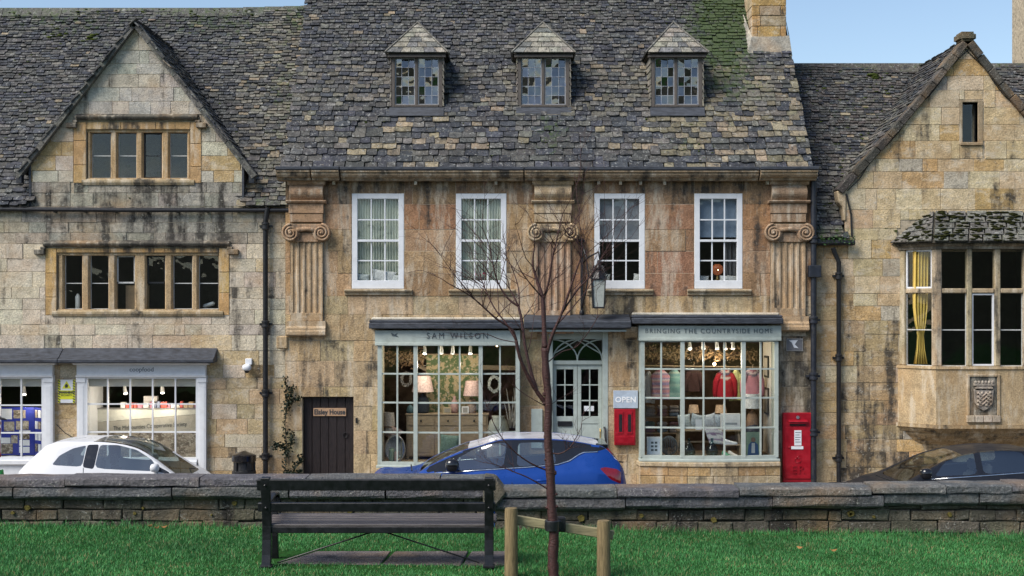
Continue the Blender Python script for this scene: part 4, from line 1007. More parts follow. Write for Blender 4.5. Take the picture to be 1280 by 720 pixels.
# ------------------------------------------------------------------ RIGHT HOUSE
rh = thing('gabled_house', 'tan stone house with a tall gable and projecting oriel window', 'house', (9, YF, 0))
XE = 14.0; rx0 = PX(1019.5)
ka, kz = PX(1056), PZ(236); aX, aZ = PX(1208), PZ(56); kb = 2*aX - ka; re = PZ(300)
regR1 = [(rx0, 0), (XE, 0), (XE, re), (rx0, re)]
regR2 = [(ka, re), (kb, re), (kb, kz), (ka, kz)]
regR3 = [(ka, kz), (kb, kz), (aX, aZ)]
H_slit = fr(1203, 1222, 128, 178)
oX0, oX1, oF0, oF1, oY = PX(1122), PX(1122) + 2*(PX(1229) - PX(1122)), PX(1170, YF-.6), 2*PX(1229, YF-.6) - PX(1170, YF-.6), YF - .6
H_or = (oX0 + .12, oX1 - .12, PZ(458, oY) - .02, PZ(312, oY))
holesR = [H_slit, H_or]
wallR = backing([regR1, regR2, regR3], holesR, YF, YF + .35).build('wall', M['mortar'], rh, recalc=False)
def toneR(x, z, rg):
    X, Y = topx(x), topy(z); q = rg.random(); al = rg.uniform(0, .3)
    c = (0.55, 0.415, 0.245) if q < .45 else (0.52, 0.345, 0.16) if q < .68 else (0.58, 0.46, 0.30) if q < .92 else (0.42, 0.37, 0.30)
    if 230 < Y < 262 and 1145 < X < 1160: c = (0.22, 0.24, 0.29)
    if Y < 250 and rg.random() < .3: al = rg.uniform(.35, .6)
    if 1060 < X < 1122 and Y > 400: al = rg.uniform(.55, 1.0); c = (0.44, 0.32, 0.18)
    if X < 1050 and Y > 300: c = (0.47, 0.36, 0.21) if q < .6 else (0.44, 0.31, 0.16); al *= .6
    return (*vary(c, rg), al)
o_ex = (oX0, oX1, .9, PZ(266))
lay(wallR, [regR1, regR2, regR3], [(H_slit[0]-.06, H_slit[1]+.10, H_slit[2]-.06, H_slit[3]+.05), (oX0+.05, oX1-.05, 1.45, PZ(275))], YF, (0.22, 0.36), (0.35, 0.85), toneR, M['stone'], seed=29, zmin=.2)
# slit window
m = MB(); a, b, c, d = H_slit
m.box(a-.06, a, YF-.02, YF+.2, c-.05, d+.04); m.box(b, b+.10, YF-.02, YF+.2, c-.05, d+.04); m.box(a, b, YF-.02, YF+.2, d, d+.04); m.box(a-.05, b+.09, YF-.05, YF+.2, c-.06, c)
sw = m.build('window', M['trim'], rh, (0.30, 0.23, 0.15, .4), bevel=.008)
panes(sw, [a, b], [c, d], YF+.14, M['glass']); room(rh, (a-.1, b+.1, c-.1, d+.1), YF+.351, YF+1.5)
MB().box(a, b, YF+.125, YF+.135, c, c+.02).box(a, a+.012, YF+.125, YF+.135, c+.02, d).box(b-.012, b, YF+.125, YF+.135, c+.02, d).build('casement', M['iron'], sw)
# roofs
tR = 3.0; yQ, zQ = YF - .10, re + .0
qm = MB()
for xa, xb, t0 in ((rx0-.1, ka, 0), (ka, kb, .25), (kb, XE, 0)): qm.add([(xa, yQ+t0, zQ+t0*TP), (xb, yQ+t0, zQ+t0*TP), (xb, yQ+tR, zQ+tR*TP), (xa, yQ+tR, zQ+tR*TP)], [(0,1,2,3)])
qm.add([(rx0-.1, yQ+tR, zQ+tR*TP), (XE, yQ+tR, zQ+tR*TP), (XE, yQ+2*tR, zQ), (rx0-.1, yQ+2*tR, zQ)], [(0,1,2,3)])
roofR = qm.build('roof', M['mortar_dark'], rh, recalc=False)
gslope = (aZ - kz) / (aX - ka)
def skipR(u, v):
    y = yQ + v*cs; z = zQ + v*sn
    if u > kb + .2: return False
    return ka + .05 < u and z < (aZ - abs(u - aX) * gslope) - .12
def toneRs(u, v, rg):
    t = slate_tone(.5, .02, lambda a, b: .22 + .1*math.sin(a*3)*math.sin(b*2.3) + (.35 if b < .3 else 0))(u, v, rg)
    if v < 2.2 and rg.random() < .4: t = (*vary((0.14, 0.13, 0.11), rg, .3), t[3])
    elif rg.random() < .3: t = (*vary((0.075, 0.065, 0.06), rg, .3), t[3])
    return t
slate_roof(roofR, (0, yQ, zQ), (1, 0, 0), (0, cs, sn), tR / cs, rx0 - .05, XE, .105, .075, toneRs, 300, (1.3, 2.8), skipR, 41)
rd = random.Random(18); x = rx0 - .1
while x < XE:
    l = rd.uniform(.35, .5); yr, zr = yQ+tR, zQ+tR*TP+.02
    MB().sweep_x([(yr-.17, zr-.15), (yr-.02, zr+.06), (yr+.02, zr+.06), (yr+.17, zr-.15), (yr+.14, zr-.16), (yr, zr+.01), (yr-.14, zr-.16)], x, x+l-.01).build('ridge_tile', M['slate'], roofR, (*vary((0.09, 0.08, 0.07), rd, .2), .45)); x += l
moss_clumps(roofR, [((rd.uniform(rx0, 8), yQ + t_*1.0 - .02, zQ + t_*TP + .05), rd.uniform(.015, .045)) for t_ in [rd.uniform(.05, 2.95) for _ in range(170)]] + [((PX(1093, 28.8) + rd.gauss(0, .06), yQ+2.75, zQ+2.75*TP+.08 + rd.gauss(0, .04)), .07) for _ in range(6)])
for s, xe in ((-1, ka), (1, kb)):
    o = MB().add([(aX, YF-.02, aZ+.02), (xe, YF-.02, kz+.02), (xe, yQ+(kz-zQ)/TP+.1, kz+.02), (aX, yQ+(aZ-zQ)/TP+.1, aZ+.02)], [(0,1,2,3)]).build('gable_roof', M['mortar_dark'], rh, recalc=False)
    vd = Vector((aX - xe, 0, aZ - kz)); L = vd.length
    slate_roof(o, (xe, YF+.22, kz+.04), (0, 1, 0), vd, L, lambda v: 0., lambda v, L=L: max(.05, (kz + (aZ-kz)*v/L - zQ)/TP - .1), .16, .10, toneRs, 40, (1.6, 3.0), None, 51+s, wob=0)
    d = vd.normalized(); n_ = Vector((-abs(d.z) if s < 0 else abs(d.z), 0, abs(d.x))); k = 11
    for i in range(k):                                # raised coping
        a = Vector((xe, 0, kz)) + d*(L*i/k - (.12 if i == 0 else 0)); b = Vector((xe, 0, kz)) + d*(L*(i+1)/k - .01)
        sag = lambda f: -.05*math.sin(math.pi*f)
        a = a + n_*sag(i/k); b = b + n_*sag((i+1)/k)
        t1 = .12 + rd.uniform(-.012, .012)
        MB().prism_y([(q.x, q.z) for q in (a - n_*.02, b - n_*.02, b + n_*t1, a + n_*t1)], YF-.09-rd.uniform(0, .02), YF+.30).build('coping_stone', M['wallstone'], rh, (*vary((0.085, 0.078, 0.068), rd, .25), .35), bevel=.012)
    # thin dark verge cable along the coping
    MB().tube([Vector((xe, YF-.03, kz)) + d*(L*i/12) - n_*(.06 + .03*math.sin(i*1.7)) for i in range(13)], .010, 5).build('cable', M['iron'], rh)
# apex saddle stone and left kneeler
m = MB(); m.box(aX-.16, aX+.16, YF-.12, YF+.30, aZ+.06, aZ+.24); m.build('apex_stone', M['wallstone'], rh, (0.11, 0.105, 0.075, .3), bevel=.045, seg=2)
MB().prism_y([(ka-.16, kz-.04), (ka+.02, kz-.02), (ka+.02, kz-.62), (ka-.03, kz-.62), (ka-.05, kz-.36), (ka-.13, kz-.26)], YF-.05, YF+.25).build('kneeler', M['trim'], rh, (0.44, 0.34, 0.22, .3), bevel=.02)
# short gutter, planted with moss and weeds, and the downpipe
MB().tube([(rx0-.02, YF-.14, re-.06), (PX(1066), YF-.14, re-.06)], .055, 10).build('gutter', M['iron'], rh, smooth='auto')
downpipe(rh, 1047, 318, 602, YF, .045, (345, 447, 572), off=-.12)
MB().tube([(PX(1057), YF-.06, kz-.1), (PX(1063), YF-.05, kz-.5), (PX(1064), YF-.05, re+.05)], .018, 6).build('cable', M['iron'], rh)
pm = MB(); rd = random.Random(6)
for i in range(150):
    x = rd.uniform(rx0, PX(1066)); z = re - .03 + rd.uniform(-.05, .10); y = YF - .16 + rd.uniform(-.06, .06); a = rd.uniform(0, 6.28); l = rd.uniform(.03, .06)
    e = Vector((math.cos(a), math.sin(a)*.6, rd.uniform(-.7, .8)))*l; s_ = Vector((-e.z*.4, .01, e.x*.4))
    pm.add([Vector((x, y, z)) - s_*.2, Vector((x, y, z)) + e*.5 + s_*.7, Vector((x, y, z)) + e, Vector((x, y, z)) + e*.5 - s_*.7], [(0,1,2,3)])
gp = pm.build('gutter_weed', mat_plain('weed leaves', (0.03, 0.075, 0.015), .6, var=.5, scale=30), recalc=False); tag(gp, 'low green weeds growing in the short gutter beside the gable', 'weeds', kind='stuff')

# oriel window
def ring(off, z):                                     # plan outline of the oriel grown by off
    k = off * .55
    return [(oX0 - off, YF + .02, z), (oX0 - off, YF - .012, z), (oF0 - k, oY - off, z), (oF1 + k, oY - off, z), (oX1 + off, YF - .012, z), (oX1 + off, YF + .02, z)]
def loft(levels):
    mb = MB(); n = 6
    for o_, z_ in levels: mb.v += ring(o_, z_)
    for i in range(len(levels) - 1):
        for j in range(n - 1): mb.f.append((i*n+j, i*n+j+1, (i+1)*n+j+1, (i+1)*n+j))
    mb.f.append(tuple(range(n-1, -1, -1))); k = (len(levels)-1)*n; mb.f.append(tuple(range(k, k+n)))
    return mb
zs = PZ(458, oY); zb = PZ(531, oY); ztop = PZ(311, oY); zeave = PZ(304, oY); ztr = PZ(363.5, oY)
T_or = (0.42, 0.31, 0.18, .2)
ori = loft([(0, zb), (0, zs-.06), (.025, zs-.05), (.02, zs)]).build('oriel_window', M['trim'], rh, T_or)
loft([(-.62, zb-.62), (-.50, zb-.50), (-.46, zb-.42), (-.40, zb-.40), (-.30, zb-.34), (-.16, zb-.22), (-.14, zb-.17), (-.09, zb-.16), (-.01, zb-.09), (.03, zb-.07), (.03, zb-.002)]).build('corbel', M['trim'], ori, (0.32, 0.23, 0.13, .5))
loft([(.0, ztop), (.0, zeave-.06), (.05, zeave-.03), (.05, zeave)]).build('oriel_cornice', M['trim'], ori, (0.20, 0.17, 0.13, .6))
faces = [((oX0, YF), (oF0, oY), [(.18, .86)]), ((oF0, oY), (oF1, oY), None), ((oF1, oY), (oX1, YF), [(.14, .82)])]
for fi, (p, q, lights) in enumerate(faces):
    p3, q3 = Vector((*p, 0)), Vector((*q, 0)); D = (q3 - p3); L = D.length; D.normalize(); nn = Vector((D.y, -D.x, 0)); nn = nn if nn.y < 0 else -nn
    if lights is None:
        gl = [(1174, 1205.5), (1212, 1240), (1247.5, 1276)]; spans = [(PX(a, oY) - p[0], PX(b, oY) - p[0]) for a, b in gl]
        sh = (L - (spans[-1][1] + spans[0][0])) / 2; spans = [(a + sh, b + sh) for a, b in spans]
    else: spans = [(a*L, b*L) for a, b in lights]
    def post(mb, s0, s1, z0, z1, d0, d1):
        pl = [p3 + D*s0 - nn*d0, p3 + D*s1 - nn*d0, p3 + D*s1 - nn*d1, p3 + D*s0 - nn*d1]; mb.prism_z([(v.x, v.y) for v in pl], z0, z1)
    ed = [0] + [v for s_ in spans for v in s_] + [L]
    for i in range(0, len(ed), 2): m = MB(); post(m, ed[i], ed[i+1], zs, ztop, .02, .16); m.build('mullion', M['trim'], ori, (*vary((0.38, 0.30, 0.20), rng, .1), .45), bevel=.018)
    for a, b in spans:
        m = MB(); post(m, a, b, ztr-.045, ztr+.045, .03, .15); m.build('transom', M['trim'], ori, (0.40, 0.31, 0.2, .4), bevel=.015)
        zb2 = PZ(412.5, oY); m = MB()
        for z0, z1 in ((zs, zb2), (zb2, ztr-.045), (ztr+.045, ztop)):
            g = MB(); post(g, a, b, z0, z1, .088, .093); g.build('pane', M['glass'], ori)
        post(m, a, b, zb2-.010, zb2+.010, .08, .10); post(m, a, a+.014, zs, ztr-.045, .078, .10); post(m, b-.014, b, zs, ztr-.045, .078, .10); post(m, a, b, zs, zs+.014, .079, .10)
        m.build('casement', M['casement'], ori)
        if fi == 0 or fi == 2 or abs((a+b)/2 - L/2) < .1:
            z0, z1 = (ztr+.05, ztop-.01) if fi != 1 else (zs+.01, ztr-.05); m = MB(); t = .03
            post(m, a, a+t, z0, z1, .06, .10); post(m, b-t, b, z0, z1, .06, .10); post(m, a+t, b-t, z0, z0+t, .06, .10); post(m, a+t, b-t, z1-t, z1, .06, .10); m.build('opening_light', M['white'], ori)
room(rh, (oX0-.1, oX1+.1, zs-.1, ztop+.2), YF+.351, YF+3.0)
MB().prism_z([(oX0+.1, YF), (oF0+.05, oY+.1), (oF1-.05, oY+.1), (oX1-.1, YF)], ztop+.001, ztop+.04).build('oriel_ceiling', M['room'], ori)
# sloping slate roof of the oriel with moss
rz1 = PZ(266); rin0, rin1 = PX(1166), 2*PX(1229) - PX(1166)
lv0 = [(oX0-.13, YF-.02, zeave), (oF0-.10, oY-.14, zeave), (oF1+.10, oY-.14, zeave), (oX1+.13, YF-.02, zeave)]; lv1 = [(rin0-.25, YF-.02, rz1-.16), (rin0, YF-.10, rz1), (rin1, YF-.10, rz1), (rin1+.25, YF-.02, rz1-.16)]
MB().add(lv0 + lv1, [(0,1,5,4), (1,2,6,5), (2,3,7,6), (4,5,6,7), (3,2,1,0)]).build('oriel_roof', M['mortar_dark'], ori, recalc=True)
rd = random.Random(77); msp = []
for fi in range(3):
    A, B, C_, D_ = Vector(lv0[fi]), Vector(lv0[fi+1]), Vector(lv1[fi+1]), Vector(lv1[fi]); rows = 5
    nrm = (B - A).cross(D_ - A).normalized(); nrm = nrm if nrm.y < 0 else -nrm
    for r in range(rows):
        f0, f1 = r/rows, min(1, (r+1.3)/rows); nn_ = 6 if fi == 1 else 3; cu = [0] + sorted((i + rd.uniform(-.25, .25))/nn_ for i in range(1, nn_)) + [1]
        for i in range(nn_):
            e0, e1 = A.lerp(D_, f0), B.lerp(C_, f0); h0, h1 = A.lerp(D_, f1), B.lerp(C_, f1)
            q = [e0.lerp(e1, cu[i]+.008), e0.lerp(e1, cu[i+1]-.008), h0.lerp(h1, cu[i+1]-.008), h0.lerp(h1, cu[i]+.008)]
            lo_ = [q[0]+nrm*.035, q[1]+nrm*.035, q[2]+nrm*.01, q[3]+nrm*.01]; hi_ = [v+nrm*.03 for v in lo_]
            MB().add(lo_+hi_, [(3,2,1,0), (4,5,6,7), (0,1,5,4), (1,2,6,5), (2,3,7,6), (3,0,4,7)]).build('slate', M['slate'], ori, (*vary((0.13, 0.125, 0.11), rd, .3), .3))
            for _ in range(9):
                if rd.random() < (.8 if fi == 1 else .3): msp.append((q[0].lerp(q[1], rd.random()).lerp(q[3].lerp(q[2], rd.random()), rd.uniform(0, .8)) + nrm*.06, rd.uniform(.02, .05)))
rd = random.Random(5); mm = MB()
for c, r in msp: mm.blob(c, r*1.5, r, r*.45, 7, 4)
mm.build('moss', mat_plain('brown moss', (0.022, 0.024, 0.008), 1.0, var=.6, scale=35, spec=.05, bumps=.8), ori, smooth=True, kind='stuff')
# carved coat of arms in a recessed panel
cx = PX(1229, oY); y = oY; z0, z1 = PZ(519, oY), PZ(471, oY); hw = .26
m = MB(); m.box(cx-hw-.05, cx-hw, y-.035, y+.01, z0, z1+.05); m.box(cx+hw, cx+hw+.05, y-.035, y+.01, z0, z1+.05); m.box(cx-hw, cx+hw, y-.035, y+.01, z1, z1+.05)
cf = m.build('crest_frame', M['trim'], ori, (0.36, 0.27, 0.17, .3), bevel=.008)
MB().box(cx-hw, cx+hw, y-.008, y+.01, z0, z1).build('crest_ground', M['trim'], cf, (0.10, 0.095, 0.08, .3))
for i in range(4): MB().box(cx-hw-.06+i*.16, cx-hw-.06+(i+1)*.16-.008, y-.055, y+.01, z0-.13, z0-.004).build('crest_sill', M['trim'], cf, (*vary((0.38, 0.32, 0.24), rng, .2), .3), bevel=.008)
sh = [(-.19, .17), (-.15, .13), (-.05, .155), (0, .14), (.05, .155), (.15, .13), (.19, .17), (.175, -.02), (.17, -.10), (.11, -.19), (0, -.25), (-.11, -.19), (-.17, -.10), (-.175, -.02)]; zc_ = (z0+z1)/2 - .03
MB().prism_y([(cx+a, zc_+b) for a, b in sh], y-.055, y, .012).build('shield', M['trim'], cf, (0.20, 0.18, 0.16, .1))
m = MB()
for k in range(-3, 4):
    for sg in (-1, 1):
        pa, pb = Vector((cx + k*.075 - .13*1, y-.06, zc_ - .02 - sg*.13)), Vector((cx + k*.075 + .13, y-.06, zc_ - .02 + sg*.13))
        pts = [pa.lerp(pb, f/7) for f in range(8)]; pts = [v + Vector((0, -.014*math.sin((v.x-cx)*40 + sg), 0)) for v in pts if abs(v.x-cx) < .16 and -.20 + abs(v.x-cx)*.5 < v.z-zc_ < .12]
        if len(pts) > 1: m.tube(pts, .017, 6)
m.build('fretwork', M['trim'], cf, (0.30, 0.25, 0.21, 0), smooth=True)
m = MB(); m.box(cx-.16, cx+.16, y-.07, y, zc_+.17, zc_+.20); m.box(cx-.14, cx+.14, y-.055, y, zc_+.20, zc_+.225); m.box(cx-.19, cx+.19, y-.065, y, zc_+.225, zc_+.27)
for i in range(6): m.blob((cx-.16+i*.064, y-.05, zc_+.29), .032, .03, .035, 8, 5)
m.build('crown', M['trim'], cf, (0.28, 0.24, 0.2, .1), bevel=.004)
# chimney at the far right
c0 = PX(1273, 29.6); chR = MB().box(c0+.01, c0+.95, 29.2, 30.0, zQ+tR*TP-.6, 12.2).build('chimney', M['mortar'], rh)
z = zQ+tR*TP-.6; rd = random.Random(3)
while z < 12.1:
    h = rd.uniform(.22, .35); k = rd.uniform(.3, .6)
    for a, b in ((0, k), (k, .96)): MB().box(c0+a+.004, c0+b-.004, 29.19, 29.25, z+.004, z+h-.004).build('stone', M['stone'], chR, (*vary((0.38, 0.30, 0.2), rd), .5), bevel=.008)
    z += h

# ------------------------------------------------------------------ retaining walls on the edge of the lawn
def terrace_wall(name, label, x0, x1, ztop, seed, end=None):
    rg = random.Random(seed); root = thing(name, label, 'wall', ((x0+x1)/2, 13.3, 1.4))
    YC = 13.15
    MB().add([(x0, 13.30, -.2), (x1, 13.30, -.2), (x1, 13.30, ztop(x1)-.2), (x0, 13.30, ztop(x0)-.2), (x0, 13.62, -.2), (x1, 13.62, -.2), (x1, 13.62, ztop(x1)-.2), (x0, 13.62, ztop(x0)-.2)], [(0,1,2,3), (7,6,5,4), (3,2,6,7)]).build('wall_core', M['mortar_dark'], root, recalc=False)
    for tier in range(2):
        x = x0
        while x < x1 - .05:
            l = rg.uniform(.55, 1.35) if tier == 0 else rg.uniform(.7, 1.6); b = min(x1, x + l); b = x1 if x1 - b < .25 else b
            dz = rg.uniform(-.006, .006); ya = YC + rg.uniform(-.012, .012) + (.015 if tier else 0); g = rg.uniform(.003, .010)
            za, zb_ = ztop((x+b)/2) + dz, 0
            if tier == 0: prof = [(ya+.005, za-.083), (ya, za-.070), (ya+.004, za-.020), (ya+.03, za-.002), (13.50, za), (13.52, za-.02), (13.52, za-.083)]
            else: prof = [(ya+.055, za-.215), (ya+.01, za-.19), (ya, za-.172), (ya, za-.105), (ya+.02, za-.088), (13.55, za-.088), (13.55, za-.215)]
            # extrude with a little subdivision so that the edges wander
            k = 5; mb = MB(); n = len(prof)
            for i in range(k+1):
                xx = x + g + (b - x - 2*g)*i/k
                for (py_, pz_) in prof: mb.v.append((xx, py_ + rg.uniform(-.006, .006), pz_ + rg.uniform(-.005, .005)))
            for i in range(k):
                for j in range(n): mb.f.append((i*n+j, (i+1)*n+j, (i+1)*n+(j+1) % n, i*n+(j+1) % n))
            mb.f.append(tuple(range(n))); mb.f.append(tuple(range((k+1)*n-1, k*n-1, -1)))
            mb.build('coping_stone' if tier == 0 else 'coping_course', M['wallstone'], root, (*vary((0.135, 0.134, 0.138), rg, .10), rg.uniform(.0, .2)))
            x = b
    # rough coursed body
    z = 1.22
    top_ = min(ztop(x0), ztop(x1)) - .20
    rows = [(1.22, 1.42), (1.42, 1.545), (1.545, 1.655), (1.655, None)]
    for za, zb_ in rows:
        x = x0
        while x < x1 - .02:
            b = min(x1, x + rg.uniform(.12, .48)); b = x1 if x1 - b < .12 else b
            zt = zb_ if zb_ else ztop((x+b)/2) - .205
            if zb_ and zb_ > 1.6 and zt > ztop((x+b)/2) - .21: zt = ztop((x+b)/2) - .205
            if zt - za > .04:
                y = 13.25 + rg.uniform(-.010, .012); j = lambda: rg.uniform(-.030, .030)
                MB().prism_y([(x+.003+j()*.3, za+.004+j()*.4), (b-.003+j()*.3, za+.004+j()*.4), (b-.003+j()*.3, zt-.004+j()*.4), (x+.003+j()*.3, zt-.004+j()*.4)], y, 13.40, .010).build('stone', M['wallstone'], root, (*vary((0.14, 0.125, 0.095) if rg.random() < .75 else (0.17, 0.15, 0.11), rg, .12), rg.uniform(.2, .75)))
            x = b
    return root
XJ = PX(617, 13.3)
wl = terrace_wall('terrace_wall', 'low dark lichened wall with coping behind the bench, left run', -7.2, XJ, lambda x: 1.976, 5)
wr = terrace_wall('terrace_wall', 'low dark lichened wall behind the tree stakes, slightly lower right run', XJ + .012, 7.2, lambda x: 1.862 + .0105 * x, 6)
e = MB().add([(XJ-.10, 13.12, 1.982), (XJ+.02, 13.12, 1.97), (XJ+.13, 13.12, 1.83), (XJ+.02, 13.12, 1.69), (XJ-.10, 13.12, 1.69), (XJ-.10, 13.53, 1.982), (XJ+.02, 13.53, 1.97), (XJ+.13, 13.53, 1.83), (XJ+.02, 13.53, 1.69), (XJ-.10, 13.53, 1.69)],
     [(0,1,2,3,4), (9,8,7,6,5), (0,5,6,1), (1,6,7,2), (2,7,8,3), (3,8,9,4), (4,9,5,0)]).build('end_block', M['wallstone'], wl, (0.13, 0.12, 0.095, .2), bevel=.02)
# lichen rosettes on the wall
rg = random.Random(14); lm = mat_plain('ochre lichen', (0.15, 0.12, 0.035), .95, var=.6, scale=70, spec=.1)
for k in range(16):
    x = rg.uniform(-6, 6); z = rg.uniform(1.52, 1.74); r = rg.uniform(.012, .042); n = 9
    p = [(x + r*rg.uniform(.7, 1.15)*math.cos(6.283*i/n), z + r*rg.uniform(.7, 1.1)*math.sin(6.283*i/n)) for i in range(n)]
    MB().prism_y(p, 13.232, 13.262, .003).build('lichen', lm, wl if x < XJ else wr, recalc=False)

# ------------------------------------------------------------------ bench and slabs
M['bench'] = mat_plain('black gloss paint on bench', (0.010, 0.010, 0.012), .36, var=.3, scale=16, spec=.4, dirt=.2, dirtc=(.04, .04, .045))
M['slatwood'] = mat_plain('weathered dark slat', (0.085, 0.073, 0.072), .45, var=.35, scale=20, stretch=(.3, 4, 4), spec=.5, dirt=.6, dirtc=(.03, .022, .022))
bL, bR, bg_ = -2.03, -.19, 1.474
bench = thing('park_bench', 'black metal park bench seen from behind on stone slabs', 'bench', ((bL+bR)/2, 11.4, bg_))
def slat(y, z, h, d, m, tilt=0., nm='back_slat', x0=-2.10, x1=-.135):
    q = Matrix.Rotation(tilt, 3, 'X'); mb = MB().box(x0, x1, -d/2, d/2, -h/2, h/2); mb.v = [tuple(q @ Vector(v) + Vector((0, y, z))) for v in mb.v]
    return mb.build(nm, m, bench, bevel=.006)
slat(11.20, 2.165, .095, .035, M['bench'], .14); slat(11.245, 1.975, .075, .035, M['bench'], .14)
for i, (y, z) in enumerate(((11.30, 1.815), (11.38, 1.822), (11.46, 1.830), (11.54, 1.838), (11.62, 1.846))): slat(y, z, .03, .066, M['slatwood'], .08, 'seat_slat', -2.045 if i else -2.0, -.13 if i > 1 else -.15)
MB().box(-2.0, -.2, 11.262, 11.292, 1.755, 1.805).build('seat_rail', M['bench'], bench, bevel=.004)
MB().box(-2.0, -.2, 11.60, 11.63, 1.77, 1.825).build('seat_rail', M['bench'], bench, bevel=.004)
def flat_path(pts, wd, th):                            # iron strap bent in the yz plane, th thick along x
    mb = MB(); n = len(pts); L_, R_ = [], []
    for i, p in enumerate(pts):
        a = Vector(pts[max(0, i-1)]); b = Vector(pts[min(n-1, i+1)]); d = (b - a).normalized(); nn = Vector((-d.y, d.x)); L_.append(Vector(p) + nn*wd/2); R_.append(Vector(p) - nn*wd/2)
    return L_ + R_[::-1]
for x in (bL, bR):
    def strap(pts, wd, th, nm):
        mb = MB(); n = len(pts)
        for i, p in enumerate(pts):
            a = Vector(pts[max(0, i-1)]); b = Vector(pts[min(n-1, i+1)]); d = (b - a).normalized(); nn = Vector((-d.y, d.x))
            for s_, xx in ((1, x-th/2), (1, x+th/2), (-1, x+th/2), (-1, x-th/2)): q = Vector(p) + nn*wd/2*s_; mb.v.append((xx, q.x, q.y))
        for i in range(n-1):
            for j in range(4): mb.f.append((i*4+j, i*4+(j+1) % 4, (i+1)*4+(j+1) % 4, (i+1)*4+j))
        mb.f.append((3,2,1,0)); mb.f.append(tuple(n*4-4+i for i in range(4)))
        return mb.build(nm, M['bench'], bench, bevel=.005)
    strap([(11.235, bg_), (11.26, bg_+.10), (11.275, 1.70), (11.275, 1.82), (11.255, 1.95), (11.22, 2.10), (11.20, 2.225)], .055, .085 if False else .075, 'rear_leg')
    strap([(11.66, bg_), (11.64, bg_+.08), (11.62, 1.68), (11.62, 1.84), (11.635, 2.0)], .05, .06, 'front_leg')
    strap([(11.25, 2.005), (11.36, 2.025), (11.50, 2.045), (11.62, 2.04), (11.675, 2.01), (11.685, 1.965), (11.66, 1.94)], .025, .075, 'arm_rest')
    strap([(11.27, 1.79), (11.62, 1.80)], .04, .05, 'side_rail')
    MB().box(x-.05, x+.05, 11.20, 11.29, bg_, bg_+.022).build('foot', M['bench'], bench, bevel=.004)
    MB().tube([(x + (.08 if x < -1 else -.08)*1, 11.30, bg_+.03), (-1.11 + (-.05 if x < -1 else .05), 11.30, 1.76)], .007, 6).build('stay_rod', M['bench'], bench)
    for z in (2.16, 1.97): MB().blob((x, 11.17 if z > 2 else 11.215, z), .012, .008, .012, 8, 5).build('bolt', M['bench'], bench)
sx = [-2.22, -1.10, -.42, .02]
sl = thing('bench_slabs', 'row of three mossy paving slabs under the black bench', 'paving', (-1.1, 11.7, 1.46))
for i in range(3):
    z = 1.474
    MB().add([(sx[i]+.006, 11.40+rng.uniform(-.02, .02), z-.09), (sx[i+1]-.006, 11.40, z-.09), (sx[i+1]-.006-(.05 if i == 0 else 0), 12.02, z-.09), (sx[i]+.006+(.06 if i == 0 else 0), 12.02, z-.09),
              (sx[i]+.006, 11.40, z), (sx[i+1]-.006, 11.40, z+.003), (sx[i+1]-.006+.04, 12.02, z), (sx[i]+.006+.06, 12.02, z-.003)], [(0,3,2,1), (4,5,6,7), (0,1,5,4), (1,2,6,5), (2,3,7,6), (3,0,4,7)]).build('slab', M['wallstone'], sl, (*vary((0.17, 0.14, 0.13), rng, .15), .15), bevel=.008)

# ------------------------------------------------------------------ young tree with stakes
YT = 10.85
def TP3(px, py, dy=0.): Y = YT + dy; return Vector((PX(px, Y), Y, PZ(py, Y)))
M['bark'] = mat_plain('red brown bark', (0.048, 0.015, 0.013), .55, var=.5, scale=40, stretch=(1, 1, 2.5), spec=.4, bumps=.5, dirt=.4, dirtc=(.085, .04, .034))
tree = thing('young_tree', 'bare young tree with reddish bark tied between two wooden stakes', 'tree', (PX(693, YT), YT, 1.45))
def catmull(pts, n=5):
    out = []; m = len(pts)
    for i in range(m - 1):
        p0, p1, p2, p3 = pts[max(0, i-1)], pts[i], pts[i+1], pts[min(m-1, i+2)]
        for k in range(n):
            t = k / n; out.append(.5*((2*p1) + (-p0+p2)*t + (2*p0-5*p1+4*p2-p3)*t*t + (-p0+3*p1-3*p2+p3)*t**3))
    out.append(pts[-1]); return out
def limb(pl, r0, r1, name='branch', n=8, dy=None):
    m = len(pl); pts = [TP3(p[0], p[1], p[2] if len(p) > 2 else 0.) for p in pl]; pts = catmull(pts)
    rad = [r0 + (r1 - r0)*(i/(len(pts)-1))**.8 for i in range(len(pts))]
    rad = [r*(.70 if name == 'branch' else 1)*(1 + rng.uniform(-.10, .14)) for r in rad]
    o = MB().tube(pts, rad, n).build(name, M['bark'], tree, smooth=True); return pts, rad
limb([(694, 738), (691, 700), (692.5, 668), (689.5, 632), (688, 592), (685, 548), (685.5, 502), (682.5, 466), (681, 435)], .046, .029, 'trunk', 12)
tw = MB(); trg = random.Random(33)
def twig(p, d, l, r, depth=0):
    pts = [p]; dd = d.normalized(); k = 5
    for i in range(k):
        dd = (dd + Vector((trg.gauss(0, .16), trg.gauss(0, .12), trg.gauss(.05, .14)))).normalized(); pts.append(pts[-1] + dd*l/k)
    tw.tube(pts, [r*(1-.7*i/k) for i in range(k+1)], 5)
    if depth < 2:
        for i in range(trg.choice((1, 2, 2, 3)) if depth == 0 else trg.choice((0, 1, 2))):
            q = pts[trg.randint(1, k-1)]; s_ = trg.choice((-1, 1)); nd = (dd + Vector((s_*trg.uniform(.5, 1.1), trg.gauss(0, .5), trg.uniform(-.2, .5)))).normalized(); twig(q, nd, l*trg.uniform(.4, .7), r*.62, depth+1)
